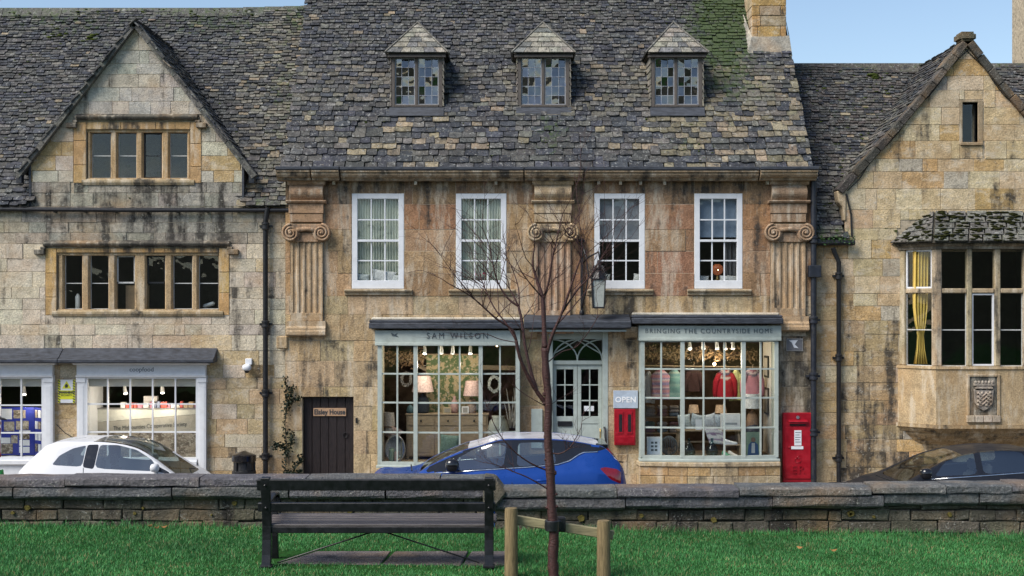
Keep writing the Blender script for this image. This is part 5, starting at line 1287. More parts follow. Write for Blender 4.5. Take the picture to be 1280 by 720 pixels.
def twigs_on(pts, rad, n, lmin, lmax, start=.35, bias=0.):
    for i in range(n):
        k = int((start + (1 - start)*trg.random())*(len(pts) - 2)) + 1; d = (pts[min(k+1, len(pts)-1)] - pts[k-1]).normalized(); s_ = trg.choice((-1, 1))
        nd = (d*.8 + Vector((s_*trg.uniform(.4, 1.0) + bias, trg.gauss(0, .5), trg.uniform(-.1, .5)))).normalized(); twig(pts[k], nd, trg.uniform(lmin, lmax) * 1.25, min(.0040, rad[k]*.6))
    twig(pts[-1], pts[-1] - pts[-3], trg.uniform(lmin, lmax) * 1.3, rad[-1]*.9)
for pl, r0, r1, nt_, l0, l1 in (
    ([(683, 505), (670, 488, -.02), (658, 466, -.05), (650, 447, -.08), (645, 425, -.1)], .025, .018, 0, 0, 0),
    ([(645, 425, -.1), (640, 412, -.12), (620, 398, -.16), (600, 380, -.2), (585, 368, -.24), (560, 354, -.3)], .016, .005, 6, .25, .6),
    ([(645, 425, -.1), (633, 405, -.05), (618, 385, 0.), (606, 360, .05), (597, 335, .1)], .013, .004, 6, .25, .55),
    ([(671, 489, .0), (663, 462, .03), (656, 430, .05), (652, 400, .08), (648, 383, .1)], .022, .014, 2, .2, .4),
    ([(648, 383, .1), (634, 372, .1), (622, 352, .1), (616, 330, .08), (611, 305, .1), (603, 285, .1)], .013, .004, 6, .25, .5),
    ([(649, 385, .1), (648, 360, .15), (640, 335, .2), (630, 315, .22)], .009, .003, 3, .2, .4),
    ([(681, 435), (680, 405, .02), (678, 372, .03), (671, 350, .05), (666, 330, .05), (668, 310, .05)], .036, .006, 4, .25, .45),
    ([(679, 375, .03), (686, 352, 0.), (690, 325, -.02), (697, 295, -.04), (703, 268, -.05)], .016, .005, 4, .25, .55),
    ([(678, 372, .03), (664, 356, -.05), (652, 340, -.1), (645, 325, -.1)], .010, .004, 2, .15, .3),
    ([(682, 448), (690, 420, -.03), (702, 392, -.06), (711, 366, -.08), (719, 342, -.1), (727, 318, -.12), (727, 296, -.12)], .022, .006, 6, .25, .5),
    ([(703, 390, -.06), (722, 362, -.05), (738, 345, -.05), (752, 322, -.05), (765, 300, -.05)], .013, .004, 6, .3, .6),
    ([(697, 405, .0), (716, 384, .1), (734, 362, .12), (748, 338, .15)], .010, .003, 4, .25, .5),
    ([(682, 455), (702, 440, .05), (722, 432, .05), (744, 402, .08), (747, 390, .1)], .008, .003, 3, .15, .3),
    ([(684, 588), (665, 580, -.05), (645, 566, -.1), (626, 545, -.12), (612, 518, -.15), (606, 500, -.15)], .011, .003, 5, .15, .3),
    ([(686, 612), (660, 597, -.05), (640, 589, -.08), (620, 581, -.1), (604, 578, -.1)], .009, .003, 4, .12, .25),
    ([(683, 508), (668, 500, -.1), (652, 490, -.1), (640, 480, -.1)], .006, .003, 2, .12, .25),
    ([(683, 510), (700, 498, .05), (716, 490, .05)], .005, .002, 2, .1, .2),
    ([(687, 566), (700, 567, -.03), (712, 560, -.05), (719, 549, -.05)], .010, .005, 4, .1, .25),
    ([(645, 428, -.1), (625, 424, -.1), (605, 417, -.12), (588, 421, -.15), (565, 420, -.15)], .006, .002, 3, .15, .35),
):
    p_, r_ = limb(pl, r0, r1)
    if nt_: twigs_on(p_, r_, int(nt_*1.7), l0*.8, l1)
tw.build('twigs', M['bark'], tree, smooth=True, kind='stuff')
for k in range(14):
    t = trg.random(); q = TP3(693 - 9*t, 715 - 230*t); MB().blob(q + Vector((trg.choice((-1, 1))*.043*(1-.4*t), -.01, 0)), .016, .016, .012, 7, 5).build('knot', M['bark'], tree, smooth=True)
M['stake'] = mat_plain('tan round stake', (0.21, 0.155, 0.08), .8, var=.35, scale=16, stretch=(6, 6, .5), spec=.2, bumps=.5, dirt=.35, dirtc=(.11, .10, .04))
def stake(px, w_, py, label):
    c = Vector((PX(px, 10.95), 10.95, 0)); r = w_/2/F*10.95; zt = PZ(py, 10.95); zb = lawn_z(c.x) - .25
    root = thing('tree_stake', label, 'stake', (c.x, c.y, zb + .25), group='stakes either side of the young tree')
    MB().lathe((c.x, c.y, 0), [(r*.97, zb), (r*1.03, zb+.3), (r, (zb+zt)/2), (r*.98, zt-.02), (r*.9, zt)], 14).build('post', M['stake'], root, smooth='auto')
    return root
s1 = stake(639, 16.5, 635, 'taller round wooden stake beside the right end of the bench'); stake(754.5, 17, 650.5, 'shorter round wooden stake to the right of the tree trunk')
rail = thing('stake_rail', 'pale sloping wooden rail nailed between the two tree stakes', 'rail', (PX(700, 11.03), 11.03, PZ(657, 11.03)))
M['rail'] = mat_plain('pale green weathered rail', (0.30, 0.26, 0.15), .8, var=.3, scale=14, stretch=(.5, 5, 5), spec=.2, dirt=.3, dirtc=(.10, .11, .05))
MB().bar((PX(641, 11.03), 11.03, PZ(649, 11.03)), (PX(767, 11.03), 11.03, PZ(669, 11.03)), .04, .075, (0, -1, 0) if False else (0, 0, 1)).build('board', M['rail'], rail, bevel=.006)
tie = thing('tree_tie', 'black rubber strap holding the trunk to the sloping rail', 'strap', (PX(694, 10.9), 10.9, PZ(657, 10.9)))
tc = TP3(690, 657); MB().lathe((tc.x, tc.y, tc.z), [(.050, -.042), (.056, -.038), (.057, .036), (.051, .042)], 14).build('loop', M['iron'], tie, smooth='auto')
MB().box(tc.x-.02, tc.x+.115, 10.985, 11.062, tc.z-.075, tc.z+.045).build('spacer', M['iron'], tie, bevel=.01)
MB().bar((tc.x-.05, 10.92, tc.z+.0), (tc.x+.07, 10.975, tc.z-.01), .05, .07).build('strap_end', M['iron'], tie, bevel=.008)

# ------------------------------------------------------------------ lawn grass and fallen leaves
np.random.seed(4)
def grass(n, x0, x1, y0, y1, hmin, hmax, wdt, label='short bright green lawn grass in front of the low wall'):
    x = np.random.uniform(x0, x1, n); y = np.random.uniform(y0, y1, n)
    worn = np.minimum(((x+1.1)/1.15)**2 + ((y-11.22)/.16)**2, np.minimum(((x-.33)/.5)**2 + ((y-10.85)/.22)**2, ((x-4.6)/.5)**2 + ((y-11.35)/.12)**2))
    keep = (np.random.uniform(0, 1, n) < np.clip(worn, .22, 1)) & ~((x > -2.2) & (x < .0) & (y > 11.42) & (y < 12.0)); x, y = x[keep], y[keep]; n = len(x)
    z = 1.455 - .010*np.clip(x, -8, 8) - .004
    pat = np.sin(x*2.1 + 1.3*np.sin(y*1.7)) * np.sin(y*2.9 + x*.7) ; h = np.random.uniform(hmin, hmax, n)*(1 + .25*pat)
    a = np.random.uniform(0, 2*np.pi, n); ln = np.random.uniform(.15, .9, n)*h; la = np.random.uniform(0, 2*np.pi, n)
    dx, dy = np.cos(a)*wdt*np.random.uniform(.6, 1.3, n), np.sin(a)*wdt; lx_, ly_ = np.cos(la)*ln, np.sin(la)*ln
    V = np.empty((n, 5, 3)); V[:,0] = np.stack([x-dx, y-dy, z], 1); V[:,1] = np.stack([x+dx, y+dy, z], 1)
    V[:,2] = np.stack([x+dx*.8+lx_*.35, y+dy*.8+ly_*.35, z+h*.6], 1); V[:,3] = np.stack([x-dx*.8+lx_*.35, y-dy*.8+ly_*.35, z+h*.6], 1); V[:,4] = np.stack([x+lx_, y+ly_, z+h], 1)
    idx = np.arange(n)[:, None]*5; loops = np.concatenate([idx+np.array([[0,1,2,3]]), idx+np.array([[3,2,4]])], 1).ravel()
    me = bpy.data.meshes.new('grass'); me.vertices.add(n*5); me.vertices.foreach_set('co', V.ravel()); me.loops.add(len(loops)); me.loops.foreach_set('vertex_index', loops.astype(np.int32))
    st = np.stack([np.arange(n)*7, np.arange(n)*7+4], 1).ravel(); me.polygons.add(n*2); me.polygons.foreach_set('loop_start', st.astype(np.int32))
    me.update(calc_edges=True); me.validate()
    t = np.random.uniform(0, 1, n); base = np.stack([.030+.050*t, .140+.130*t, .040+.035*t, 0*t], 1)
    dry = np.random.uniform(0, 1, n) < .06 + .10*np.clip(np.sin(x*3.7+y*1.1)*np.sin(y*5.3-x*1.9), 0, 1); base[dry] = (.24, .20, .09, 0); base[:, :3] *= (1 + .20*np.sin(x*1.3+2)*np.cos(y*2.3+x) + .18*np.sin(x*7.1+3*np.sin(y*3))*np.sin(y*9.7+x*2))[:, None]
    at = me.color_attributes.new('tone', 'FLOAT_COLOR', 'POINT'); at.data.foreach_set('color', np.repeat(base, 5, axis=0).astype(np.float32).ravel())
    m, nt, b = newmat('grass blades'); c, _ = tone_src(nt, 'attr'); nt.links.new(c, b.inputs['Base Color']); b.inputs['Roughness'].default_value = .55; b.inputs['Specular IOR Level'].default_value = .3
    me.materials.append(m); o = link(bpy.data.objects.new('grass', me)); return tag(o, label, 'grass', kind='stuff')
grass(230000, -6.4, 6.4, 10.4, 13.28, .012, .036, .0019)
grass(5200, -6.4, 6.4, 13.10, 13.24, .03, .085, .0022, 'longer uncut grass along the foot of the low wall')
lr = random.Random(9); lmat = M['tone']
for k, (px, py) in enumerate(((188, 664), (196, 666), (205, 665), (1000, 683), (1042, 686))):
    Y = F*(CZ-1.48)/(py-HY); x = PX(px, Y); a = lr.uniform(0, 3); s_ = .022
    n = 10; vs_ = [(x + s_*(1.5*math.cos(6.28*i/n)*math.cos(a) - .6*math.sin(6.28*i/n)*math.sin(a)), Y + s_*(1.5*math.cos(6.28*i/n)*math.sin(a)*.6 + .6*math.sin(6.28*i/n)*math.cos(a)), lawn_z(x)+.045+.012*math.cos(12.56*i/n)) for i in range(n)]
    o = MB().add(vs_ + [(v[0], v[1], v[2]-.003) for v in vs_] , [tuple(range(n)), tuple(range(2*n-1, n-1, -1))] + [(i, i+n, (i+1) % n+n, (i+1) % n) for i in range(n)]).build('fallen_leaf', lmat, None, (.33, .17, .06))
    tag(o, ['small brown dead leaf on the grass near the wall, leftmost', 'second brown dead leaf from the left on the grass', 'third brown dead leaf from the left on the grass', 'pale dead leaf on the grass in front of the red postbox', 'pale dead leaf on the grass below the downpipe at right'][k], 'leaf', 'dead leaves on the lawn')

# ------------------------------------------------------------------ cars
def interp(tab, x):
    tab = sorted(tab)
    if x <= tab[0][0]: return tab[0][1]
    for (a, va), (b, vb) in zip(tab, tab[1:]):
        if x <= b: return va + (vb - va)*(x - a)/(b - a)
    return tab[-1][1]
def smooth_tab(tab):
    tab = sorted(tab); pts = [Vector((a, b, 0)) for a, b in tab]; return [(p.x, p.y) for p in catmull(pts, 4)]
def inside(p, poly):
    c = False; n = len(poly)
    for i in range(n):
        a, b = poly[i], poly[(i+1) % n]
        if (a[1] > p[1]) != (b[1] > p[1]) and p[0] < (b[0]-a[0])*(p[1]-a[1])/(b[1]-a[1]) + a[0]: c = not c
    return c
def roundpoly(poly, k=.18):
    out = []; n = len(poly)
    for i in range(n):
        p0, p1, p2 = Vector(poly[i-1]), Vector(poly[i]), Vector(poly[(i+1) % n])
        a, b = p1.lerp(p0, k), p1.lerp(p2, k); out += [tuple(a), tuple((a+2*p1+b)/4), tuple(b)]
    return out
class Car:
    def __init__(s, name, label, loc, rz, top, belt, width, tumble, L, paint, mirror_mat):
        s.root = thing(name, label, 'car', loc, rz); s.top = smooth_tab(top); s.belt = belt; s.width = smooth_tab(width); s.tum = tumble
        xs = [-L/2 + L*i/64 for i in range(65)]; xs = [-L/2, -L/2+.015] + xs[1:-1] + [L/2-.015, L/2]
        s.bm = bmesh.new(); rows = []
        for x in xs:
            half = s.sec(x); ring = [(y, z) for y, z in half] + [(-y, z) for y, z in half[-2:0:-1]]
            rows.append([s.bm.verts.new((x, y, z)) for y, z in ring])
        n = len(rows[0])
        for r0, r1 in zip(rows, rows[1:]):
            for j in range(n): s.bm.faces.new((r0[j], r0[(j+1) % n], r1[(j+1) % n], r1[j]))
        s.bm.faces.new(rows[0][::-1]); s.bm.faces.new(rows[-1]); bmesh.ops.recalc_face_normals(s.bm, faces=s.bm.faces); s.paint = paint
    def sec(s, x):
        w_ = interp(s.width, x); zt = interp(s.top, x); zb = min(interp(s.belt, x), zt - .012); g = zt - zb; wb = w_*.955; wt = wb - s.tum*min(1, g/.45); lo = .20
        mid = lo + (zb - lo)*.45
        P_ = [(0, lo), (w_*.8, lo), (w_*.97, lo+.06), (w_*1.0, mid-.08), (w_*1.0, mid+.04), (w_*.99, zb-(zb-mid)*.45), (w_*.98, zb-.05), (wb, zb)]
        for f in (.2, .4, .6, .78, .9): P_.append((wb - (wb-wt)*(f/.9)**1.06, zb + g*f))
        P_ += [(wt*.96, zb+g*.95), (wt*.90, zb+g*.975), (wt*.78, zt-.02*min(1, g/.3)), (wt*.4, zt-.004), (0, zt)]
        return P_
    def side_y(s, x, z):
        P_ = s.sec(x); best = P_[7][0]
        for (ya, za), (yb, zb) in zip(P_[1:], P_[2:]):
            if za <= z <= zb and zb > za: best = ya + (yb-ya)*(z-za)/(zb-za)
        return best
    def cut(s, poly, axis, filt, name, mat, thick=0.0, parts_parent=None):
        """axis: projection axis ('y' side, 'x' front, 'z' plan); faces inside poly become their own part"""
        ia, ib = {'y': (0, 2), 'x': (1, 2), 'z': (0, 1)}[axis]
        lo = (min(p[0] for p in poly), min(p[1] for p in poly)); hi = (max(p[0] for p in poly), max(p[1] for p in poly))
        n = len(poly)
        def cand():
            out = []
            for f in s.bm.faces:
                if not filt(f): continue
                a = [v.co[ia] for v in f.verts]; b = [v.co[ib] for v in f.verts]
                if max(a) < lo[0] or min(a) > hi[0] or max(b) < lo[1] or min(b) > hi[1]: continue
                out.append(f)
            return out
        for i in range(n):
            p, q = poly[i], poly[(i+1) % n]; co = [0, 0, 0]; no = [0, 0, 0]; co[ia], co[ib] = p; no[ia], no[ib] = q[1]-p[1], -(q[0]-p[0])
            if abs(no[0]) + abs(no[1]) + abs(no[2]) < 1e-6: continue
            fs = cand(); ed = {e for f in fs for e in f.edges}; vt = {v for f in fs for v in f.verts}
            bmesh.ops.bisect_plane(s.bm, geom=list(fs) + list(ed) + list(vt), plane_co=co, plane_no=Vector(no).normalized(), dist=1e-5)
        sel = [f for f in cand() if inside((f.calc_center_median()[ia], f.calc_center_median()[ib]), poly)]
        if not sel: return None
        mp = {}; mb = MB()
        for f in sel:
            ids = []
            for v in f.verts:
                if v not in mp: mp[v] = len(mb.v); mb.v.append(tuple(v.co))
                ids.append(mp[v])
            mb.f.append(tuple(ids))
        bmesh.ops.delete(s.bm, geom=sel, context='FACES')
        return mb.build(name, mat, s.root, local=True, recalc=False, smooth=True)
    def trim(s, poly, side, r, mat, name='window_trim', closed=True):
        pts = [(p[0], side*(s.side_y(*p)+.002), p[1]) for p in (poly + [poly[0]] if closed else poly)]
        MB().tube(pts, r, 6).build(name, mat, s.root, local=True, smooth=True)
    def finish(s):
        me = bpy.data.meshes.new('body'); s.bm.to_mesh(me); s.bm.free(); me.materials.append(s.paint); me.shade_smooth()
        try: me.set_sharp_from_angle(angle=R(38))
        except Exception: pass
        o = link(bpy.data.objects.new('body', me)); o.parent = s.root
    def wheel(s, x, side, r=.31, wd=.2):
        y = side*(interp(s.width, x) - .10); t = MB(); prof = [(r*.62, -wd/2), (r*.9, -wd/2), (r, -wd*.35), (r, wd*.35), (r*.9, wd/2), (r*.62, wd/2)]
        k = 20
        for pr, yy in prof:
            for j in range(k): a = 2*math.pi*j/k; t.v.append((x + pr*math.cos(a), y + yy, r + pr*math.sin(a)))
        for i in range(len(prof)-1):
            for j in range(k): t.f.append((i*k+j, i*k+(j+1) % k, (i+1)*k+(j+1) % k, (i+1)*k+j))
        w_ = t.build('wheel', M['rubber'], s.root, local=True, smooth='auto'); m = MB(); yo = y + side*wd*.38
        for j in range(5): a = 2*math.pi*j/5; m.bar((x, yo, r), (x + r*.62*math.cos(a), yo, r + r*.62*math.sin(a)), .05, .03, (0, 1, 0))
        m.add(*[([(x + r*.66*math.cos(2*math.pi*j/k), yo - side*.03, r + r*.66*math.sin(2*math.pi*j/k)) for j in range(k)]), [tuple(range(k))]]); m.build('rim', M['alloy'], w_, local=True)
    def interior(s, xw, seats, zb, wd):
        m = MB().box(-1.25 if xw < 0 else -1.2, 1.0, -wd, wd, .30, .40); m.build('floor_pan', M['trimblack'], s.root, local=True)
        for x, ys in seats:
            for y in ys:
                b = MB().box(x-.25, x+.22, y-.22, y+.22, .42, .58).build('seat', M['seat'], s.root, local=True, bevel=.05, seg=2)
                q = MB().add([(x-.32, y-.22, .58), (x-.18, y-.22, .58), (x-.18, y+.22, .58), (x-.32, y+.22, .58), (x-.44, y-.19, zb+.10), (x-.32, y-.19, zb+.10), (x-.32, y+.19, zb+.10), (x-.44, y+.19, zb+.10)], [(0,3,2,1), (4,5,6,7), (0,1,5,4), (1,2,6,5), (2,3,7,6), (3,0,4,7)]).build('seat_back', M['seat'], b, local=True, bevel=.04, seg=2)
                MB().box(x-.43, x-.34, y-.12, y+.12, zb+.12, zb+.30).build('headrest', M['seat'], b, local=True, bevel=.03, seg=2)
        MB().box(xw-.42, xw+.10, -wd+.02, wd-.02, zb-.30, zb-.06).build('dashboard', M['trimblack'], s.root, local=True, bevel=.05, seg=2)
        MB().tube([(xw-.50 + .07*math.sin(t*math.pi/8), -.33*-1 + .17*math.cos(t*math.pi/8), zb-.08 + .17*math.sin(t*math.pi/8)) for t in range(17)], .014, 6).build('steering_wheel', M['trimblack'], s.root, local=True, smooth=True)
M['rubber'] = mat_plain('tyre rubber', (0.012, 0.012, 0.012), .85, var=.2); M['alloy'] = mat_plain('alloy', (0.5, 0.5, 0.52), .35, metal=.9, var=.1)
M['trimblack'] = mat_plain('black plastic', (0.014, 0.014, 0.016), .55, var=.2); M['seat'] = mat_plain('grey seat cloth', (0.10, 0.10, 0.105), .9, var=.2)
M['glossblack'] = mat_plain('gloss black', (0.008, 0.008, 0.010), .12, var=.1, coat=.6); M['chrome'] = mat_plain('chrome strip', (0.75, 0.76, 0.78), .18, metal=1, var=.05)
M['lampred'] = mat_plain('red tail lamp', (0.20, 0.005, 0.012), .12, var=.2, coat=1.0); M['lampclear'] = mat_plain('clear lamp', (0.5, 0.52, 0.54), .1, var=.1, coat=1.0)
def paint(name, c, met=0., rough=.34): return mat_plain(name, c, rough, metal=met, var=.03, scale=3, spec=.3, coat=.12, dirt=.05, dirtc=tuple(v*.6+.02 for v in c))
side_f = lambda sg: (lambda f: f.normal.y*sg > .15 and f.calc_center_median().y*sg > .3)
def conv(lst, xc, Y, sgn):                            # photograph pixels on the plane Y -> car-local (x, z)
    return [((PX(a, Y) - xc)*sgn, PZ(b, Y)) for a, b in lst]
def dress(c, glass, blacks, ws, rw, chrome=None, ws_x=0., rw_x=0.):
    c.cut(roundpoly(ws, .12), 'x', lambda f: f.normal.x > .25 and f.normal.z > .1 and f.calc_center_median().x > ws_x, 'windscreen', M['windscreen'])
    for sg in (1, -1):
        for nm, poly, mt in glass + blacks:
            c.cut(roundpoly(poly, .16), 'y', side_f(sg) if nm != 'cabin_surround' else (lambda f, sg=sg: f.calc_center_median().y*sg > .42 and f.calc_center_median().z > 1.12 and f.normal.z < .8), nm, mt)
    c.cut(roundpoly(rw, .15), 'x', lambda f: f.normal.x < -.2 and f.calc_center_median().x < rw_x, 'rear_window', M['carglass'])
def arches(c, xs, r):
    for x in xs:
        for sg in (1, -1):
            poly = [(x + (r+.045)*math.cos(2*math.pi*i/14), r + (r+.045)*math.sin(2*math.pi*i/14)) for i in range(14)]
            c.cut(poly, 'y', lambda f, sg=sg: f.normal.y*sg > .15, 'wheel_arch', M['trimblack']); c.wheel(x, sg, r)
def move_arch(root):
    for o in root.children:
        if o.name.startswith('wheel_arch'):
            for v in o.data.vertices: v.co.y *= .72
def mirror(c, x, z, mat, s=1.):
    for sg in (1, -1):
        x_ = x; near = (sg < 0) == (abs(c.root.rotation_euler.z) < 1)
        if not near: x = x - .42                      # far mirror folded in
        y = sg*(c.side_y(x, z) + (.10 if near else .05)); b = MB().blob((x, y, z+.02), .075*s, .105, .075*s, 14, 10, .75).build('wing_mirror', mat, c.root, local=True, smooth=True)
        MB().bar((x, sg*(c.side_y(x, z)-.02), z-.02), (x, y, z-.03), .05, .04).build('mirror_stalk', M['trimblack'], b, local=True); x = x_
# white hatchback
xc, Yc, Yn = -6.30, 22.5, 21.72
top = [(-1.775, .52), (-1.75, .74), (-1.68, .93)] + conv([(60, 558.5), (70, 552), (88, 548.5)], xc, 22.25, 1) + [(-.66, 1.478), (-.35, 1.482), (-.05, 1.455), (.15, 1.415), (.35, 1.335), (.63, 1.14), (.90, .945), (1.0, .895)] + [(1.22, .76), (1.5, .72), (1.68, .6), (1.775, .46)]
c = Car('hatchback', 'small white three-door hatchback with dark roof panel, parked by shopfront', (xc, Yc, -.115), 0, [(a, b+.115) for a, b in top], [(-1.775, .55), (-1.6, 1.02), (-1.2, 1.06), (0, 1.035), (1.0, .98), (1.45, .85), (1.775, .5)],
        [(-1.775, .55), (-1.70, .70), (-1.45, .79), (-.8, .815), (.6, .815), (1.2, .79), (1.55, .70), (1.775, .45)], .19, 3.55, paint('white car paint', (0.60, 0.60, 0.615)), None)
cv = lambda l: [(a, b+.115) for a, b in conv(l, xc, Yn, 1)]
gl = [('side_window', cv([(62.7, 582), (71, 570.5), (87, 561.8), (104, 558), (101, 584)]), M['carglass']), ('side_window', cv([(117, 586), (120.5, 557.6), (143, 557.8), (166, 563.5), (186, 575), (194, 584), (195, 590)]), M['carglass'])]
bl = [('pillar_trim', cv([(101.8, 584.5), (104.8, 557.4), (119.8, 557), (116.2, 587)]), M['glossblack']), ('quarter_trim', cv([(196, 590), (195, 583.5), (210, 590.5), (212, 594)]), M['glossblack'])]
dress(c, gl, bl, [(-.60, 1.00), (.60, 1.00), (.47, 1.56), (-.47, 1.56)], [(-.5, 1.08), (.5, 1.08), (.42, 1.42), (-.42, 1.42)], ws_x=.0, rw_x=-1.1)
for sg in (1, -1):
    c.trim(cv([(103, 585), (104, 600), (108, 640)]), sg, .005, M['trimblack'], 'door_seam', False); c.trim(cv([(196, 591), (197, 640)]), sg, .005, M['trimblack'], 'door_seam', False)
c.cut([(-.45, -.55), (.55, -.58), (.55, .58), (-.45, .55)], 'z', lambda f: f.normal.z > .7 and f.calc_center_median().z > 1.2, 'roof_panel', M['glossblack'])
arches(c, (-1.13, 1.12), .29); c.finish(); move_arch(c.root); mirror(c, .60, 1.165, paint('white mirror', (0.60, 0.60, 0.615)), .9); c.interior(.98, [(.0, (-.36, .36)), (-.75, (-.34, .34))], .98, .62)
MB().tube([(-1.0, .1, 1.58), (-1.13, .1, 1.66), (-1.27, .1, 1.80)], .007, 5).build('aerial', M['trimblack'], c.root, local=True)
MB().bar((.45, .66, 1.01), (1.02, .15, 1.06), .018, .018).build('wiper', M['trimblack'], c.root, local=True)
# blue crossover with pale roof
xc, Yc, Yn = -.25, 22.5, 21.63
top = [(2.115, .52), (2.10, .78)] + [(1.95, .93)] + conv([(501, 587), (523, 583.5), (536, 575), (547, 569), (565, 560.5), (583, 553), (599, 549)], xc, 22.95, -1) + conv([(625, 546.2), (650, 545.2), (676, 545), (700, 546.2), (720, 548.8), (740, 552.5), (754, 556)], xc, 22.2, -1) + [(-1.97, 1.15), (-2.06, 1.0), (-2.10, .8), (-2.115, .5)]
c = Car('crossover_car', 'metallic blue crossover car with pale roof parked below the shop door', (xc, Yc, -.115), math.pi, [(a, b+.115) for a, b in top], [(-2.115, .6), (-2.0, 1.10), (-1.6, 1.16), (-.9, 1.10), (.2, 1.075), (1.2, 1.045), (1.6, 1.0), (2.115, .62)],
        [(-2.115, .60), (-2.05, .74), (-1.8, .85), (-1.2, .895), (1.2, .895), (1.75, .83), (2.0, .70), (2.115, .5)], .20, 4.23, paint('metallic blue paint', (0.008, 0.052, 0.26), .25, .32), None)
cv = lambda l: [(a, b+.115) for a, b in conv(l, xc, Yn, -1)]
gl = [('side_window', cv([(560, 589), (572, 574), (590, 564), (610, 556.8), (634, 555), (629, 585)]), M['carglass']), ('side_window', cv([(646, 584), (648, 555.2), (672, 554.5), (690, 555.5), (696, 580)]), M['carglass'])]
bl = [('pillar_trim', cv([(630.2, 585.6), (635, 554.5), (647.2, 554.5), (645, 585)]), M['glossblack']), ('quarter_glass', cv([(697.2, 580), (691.5, 555.6), (708, 557.5), (724, 565.5), (712, 575.5)]), M['glossblack']), ('quarter_trim', cv([(545, 590.5), (571, 573.5), (559, 589.5)]), M['glossblack']),
      ('cabin_surround', cv([(530, 592), (545, 573), (565, 561), (583, 552), (600, 547), (640, 546), (700, 545), (748, 550), (762, 562), (748, 565.5), (729, 566.5), (712, 576.5), (697, 581), (630, 586.5)]), M['glossblack']), ('tail_lamp', cv([(750, 586), (757, 584.5), (772, 587.5), (777.5, 592), (777, 606), (764, 600)]), M['lampred'])]
dress(c, gl, bl, [(-.68, 1.10), (.68, 1.10), (.54, 1.60), (-.54, 1.60)], [(-.58, 1.16), (.58, 1.16), (.5, 1.50), (-.5, 1.50)], ws_x=.3, rw_x=-1.2)
c.cut([(.55, -.58), (.55, .58), (-1.72, .55), (-1.72, -.55)], 'z', lambda f: f.normal.z > .6 and f.calc_center_median().z > 1.3, 'roof_panel', paint('pale roof paint', (0.55, 0.55, 0.60), .0, .2))
arches(c, (-1.35, 1.33), .33); 
for sg in (1, -1):
    for ln in ([(640, 587), (640, 605), (644, 650)], [(546, 592), (545, 640)]): c.trim(cv(ln), sg, .005, M['trimblack'], 'door_seam', False)
strip = cv([(538, 592.5), (600, 588.2), (660, 584.6), (697, 581.4), (712, 577), (724, 569.5), (730, 567), (748, 566)])
for sg in (1, -1): c.trim(strip, sg, .012, M['chrome'], 'chrome_strip', False)
c.finish(); move_arch(c.root); mirror(c, .70, 1.21, M['glossblack'], 1.45); c.interior(1.15, [(.15, (-.38, .38)), (-.75, (-.38, .38))], 1.05, .68)
MB().box(-1.80, -1.60, -.50, .50, interp(c.top, -1.78)-.012, interp(c.top, -1.70)+.008).build('roof_spoiler', M['glossblack'], c.root, local=True, bevel=.012)
MB().bar((-1.96, 0, 1.20), (-2.06, .32, 1.22), .02, .02).build('rear_wiper', M['trimblack'], c.root, local=True)
for sg in (1, -1): MB().tube([(-.62, sg*.905, .99), (-.66, sg*.935, 1.0), (-.80, sg*.935, 1.0), (-.84, sg*.905, .99)], .014, 6).build('door_handle', paint('blue handle', (0.008, 0.052, 0.26), .35), c.root, local=True, smooth=True)
MB().bar((1.36, .62, 1.12), (1.42, .0, 1.14), .02, .02).build('wiper', M['trimblack'], c.root, local=True)
# black saloon at the right
xc, Yc, Yn = 7.36, 22.1, 21.22
top = [(2.32, .45), (2.30, .58), (2.15, .70)] + conv([(1062, 605), (1089, 596), (1105, 591.5), (1128, 579), (1150, 567.5), (1165, 562.5)], xc, 22.6, -1) + conv([(1183, 559)], xc, 22.5, -1) + conv([(1205, 557)], xc, 22.35, -1) + conv([(1232, 556.5), (1258, 557.3), (1280, 559)], xc, 22.2, -1) + [(-1.30, 1.21), (-1.75, 1.03), (-2.1, .96), (-2.27, .85), (-2.32, .5)]
c = Car('saloon_car', 'shiny black saloon car parked under the oriel window', (xc, Yc, -.115), math.pi, [(a, b+.115) for a, b in top], [(-2.32, .6), (-2.1, 1.03), (-1.5, 1.06), (-.4, 1.02), (.6, .97), (1.3, .93), (1.9, .86), (2.32, .55)],
        [(-2.32, .62), (-2.2, .78), (-1.8, .88), (-1.2, .91), (1.2, .91), (1.8, .85), (2.15, .72), (2.32, .5)], .24, 4.64, paint('black car paint', (0.006, 0.008, 0.014), .0, .45), None)
cv = lambda l: [(a, b+.115) for a, b in conv(l, xc, Yn, -1)]
gl = [('side_window', cv([(1170, 596.5), (1186, 580), (1203, 570), (1224, 565), (1224, 594)]), M['carglass']), ('side_window', cv([(1232, 593.5), (1232, 564.5), (1262, 565), (1285, 568), (1292, 590)]), M['carglass'])]
bl = [('pillar_trim', cv([(1224.6, 594.4), (1224.6, 564.6), (1231.4, 564.4), (1231.4, 593.9)]), M['glossblack']), ('quarter_trim', cv([(1150, 598), (1184, 580), (1169, 597)]), M['glossblack'])]
dress(c, gl, bl, [(-.68, .98), (.68, .98), (.50, 1.46), (-.50, 1.46)], [(-.6, 1.16), (.6, 1.16), (.5, 1.40), (-.5, 1.40)], ws_x=.2, rw_x=-1.0)
arches(c, (-1.42, 1.42), .33)
for sg in (1, -1): c.trim(cv([(1166, 600), (1200, 597.6), (1240, 594.9), (1280, 592), (1292, 591)]), sg, .012, M['chrome'], 'chrome_strip', False)
c.finish(); move_arch(c.root); mirror(c, .93, 1.14, M['glossblack'], 1.2); c.interior(1.15, [(.15, (-.38, .38)), (-.8, (-.38, .38))], .95, .68)
MB().bar((1.36, .62, 1.0), (1.44, .0, 1.02), .02, .02).build('wiper', M['trimblack'], c.root, local=True)

# ------------------------------------------------------------------ things fixed to the fronts
def T(v): return mat_plain('tone %.2f %.2f %.2f' % v, v, .6, var=.1)
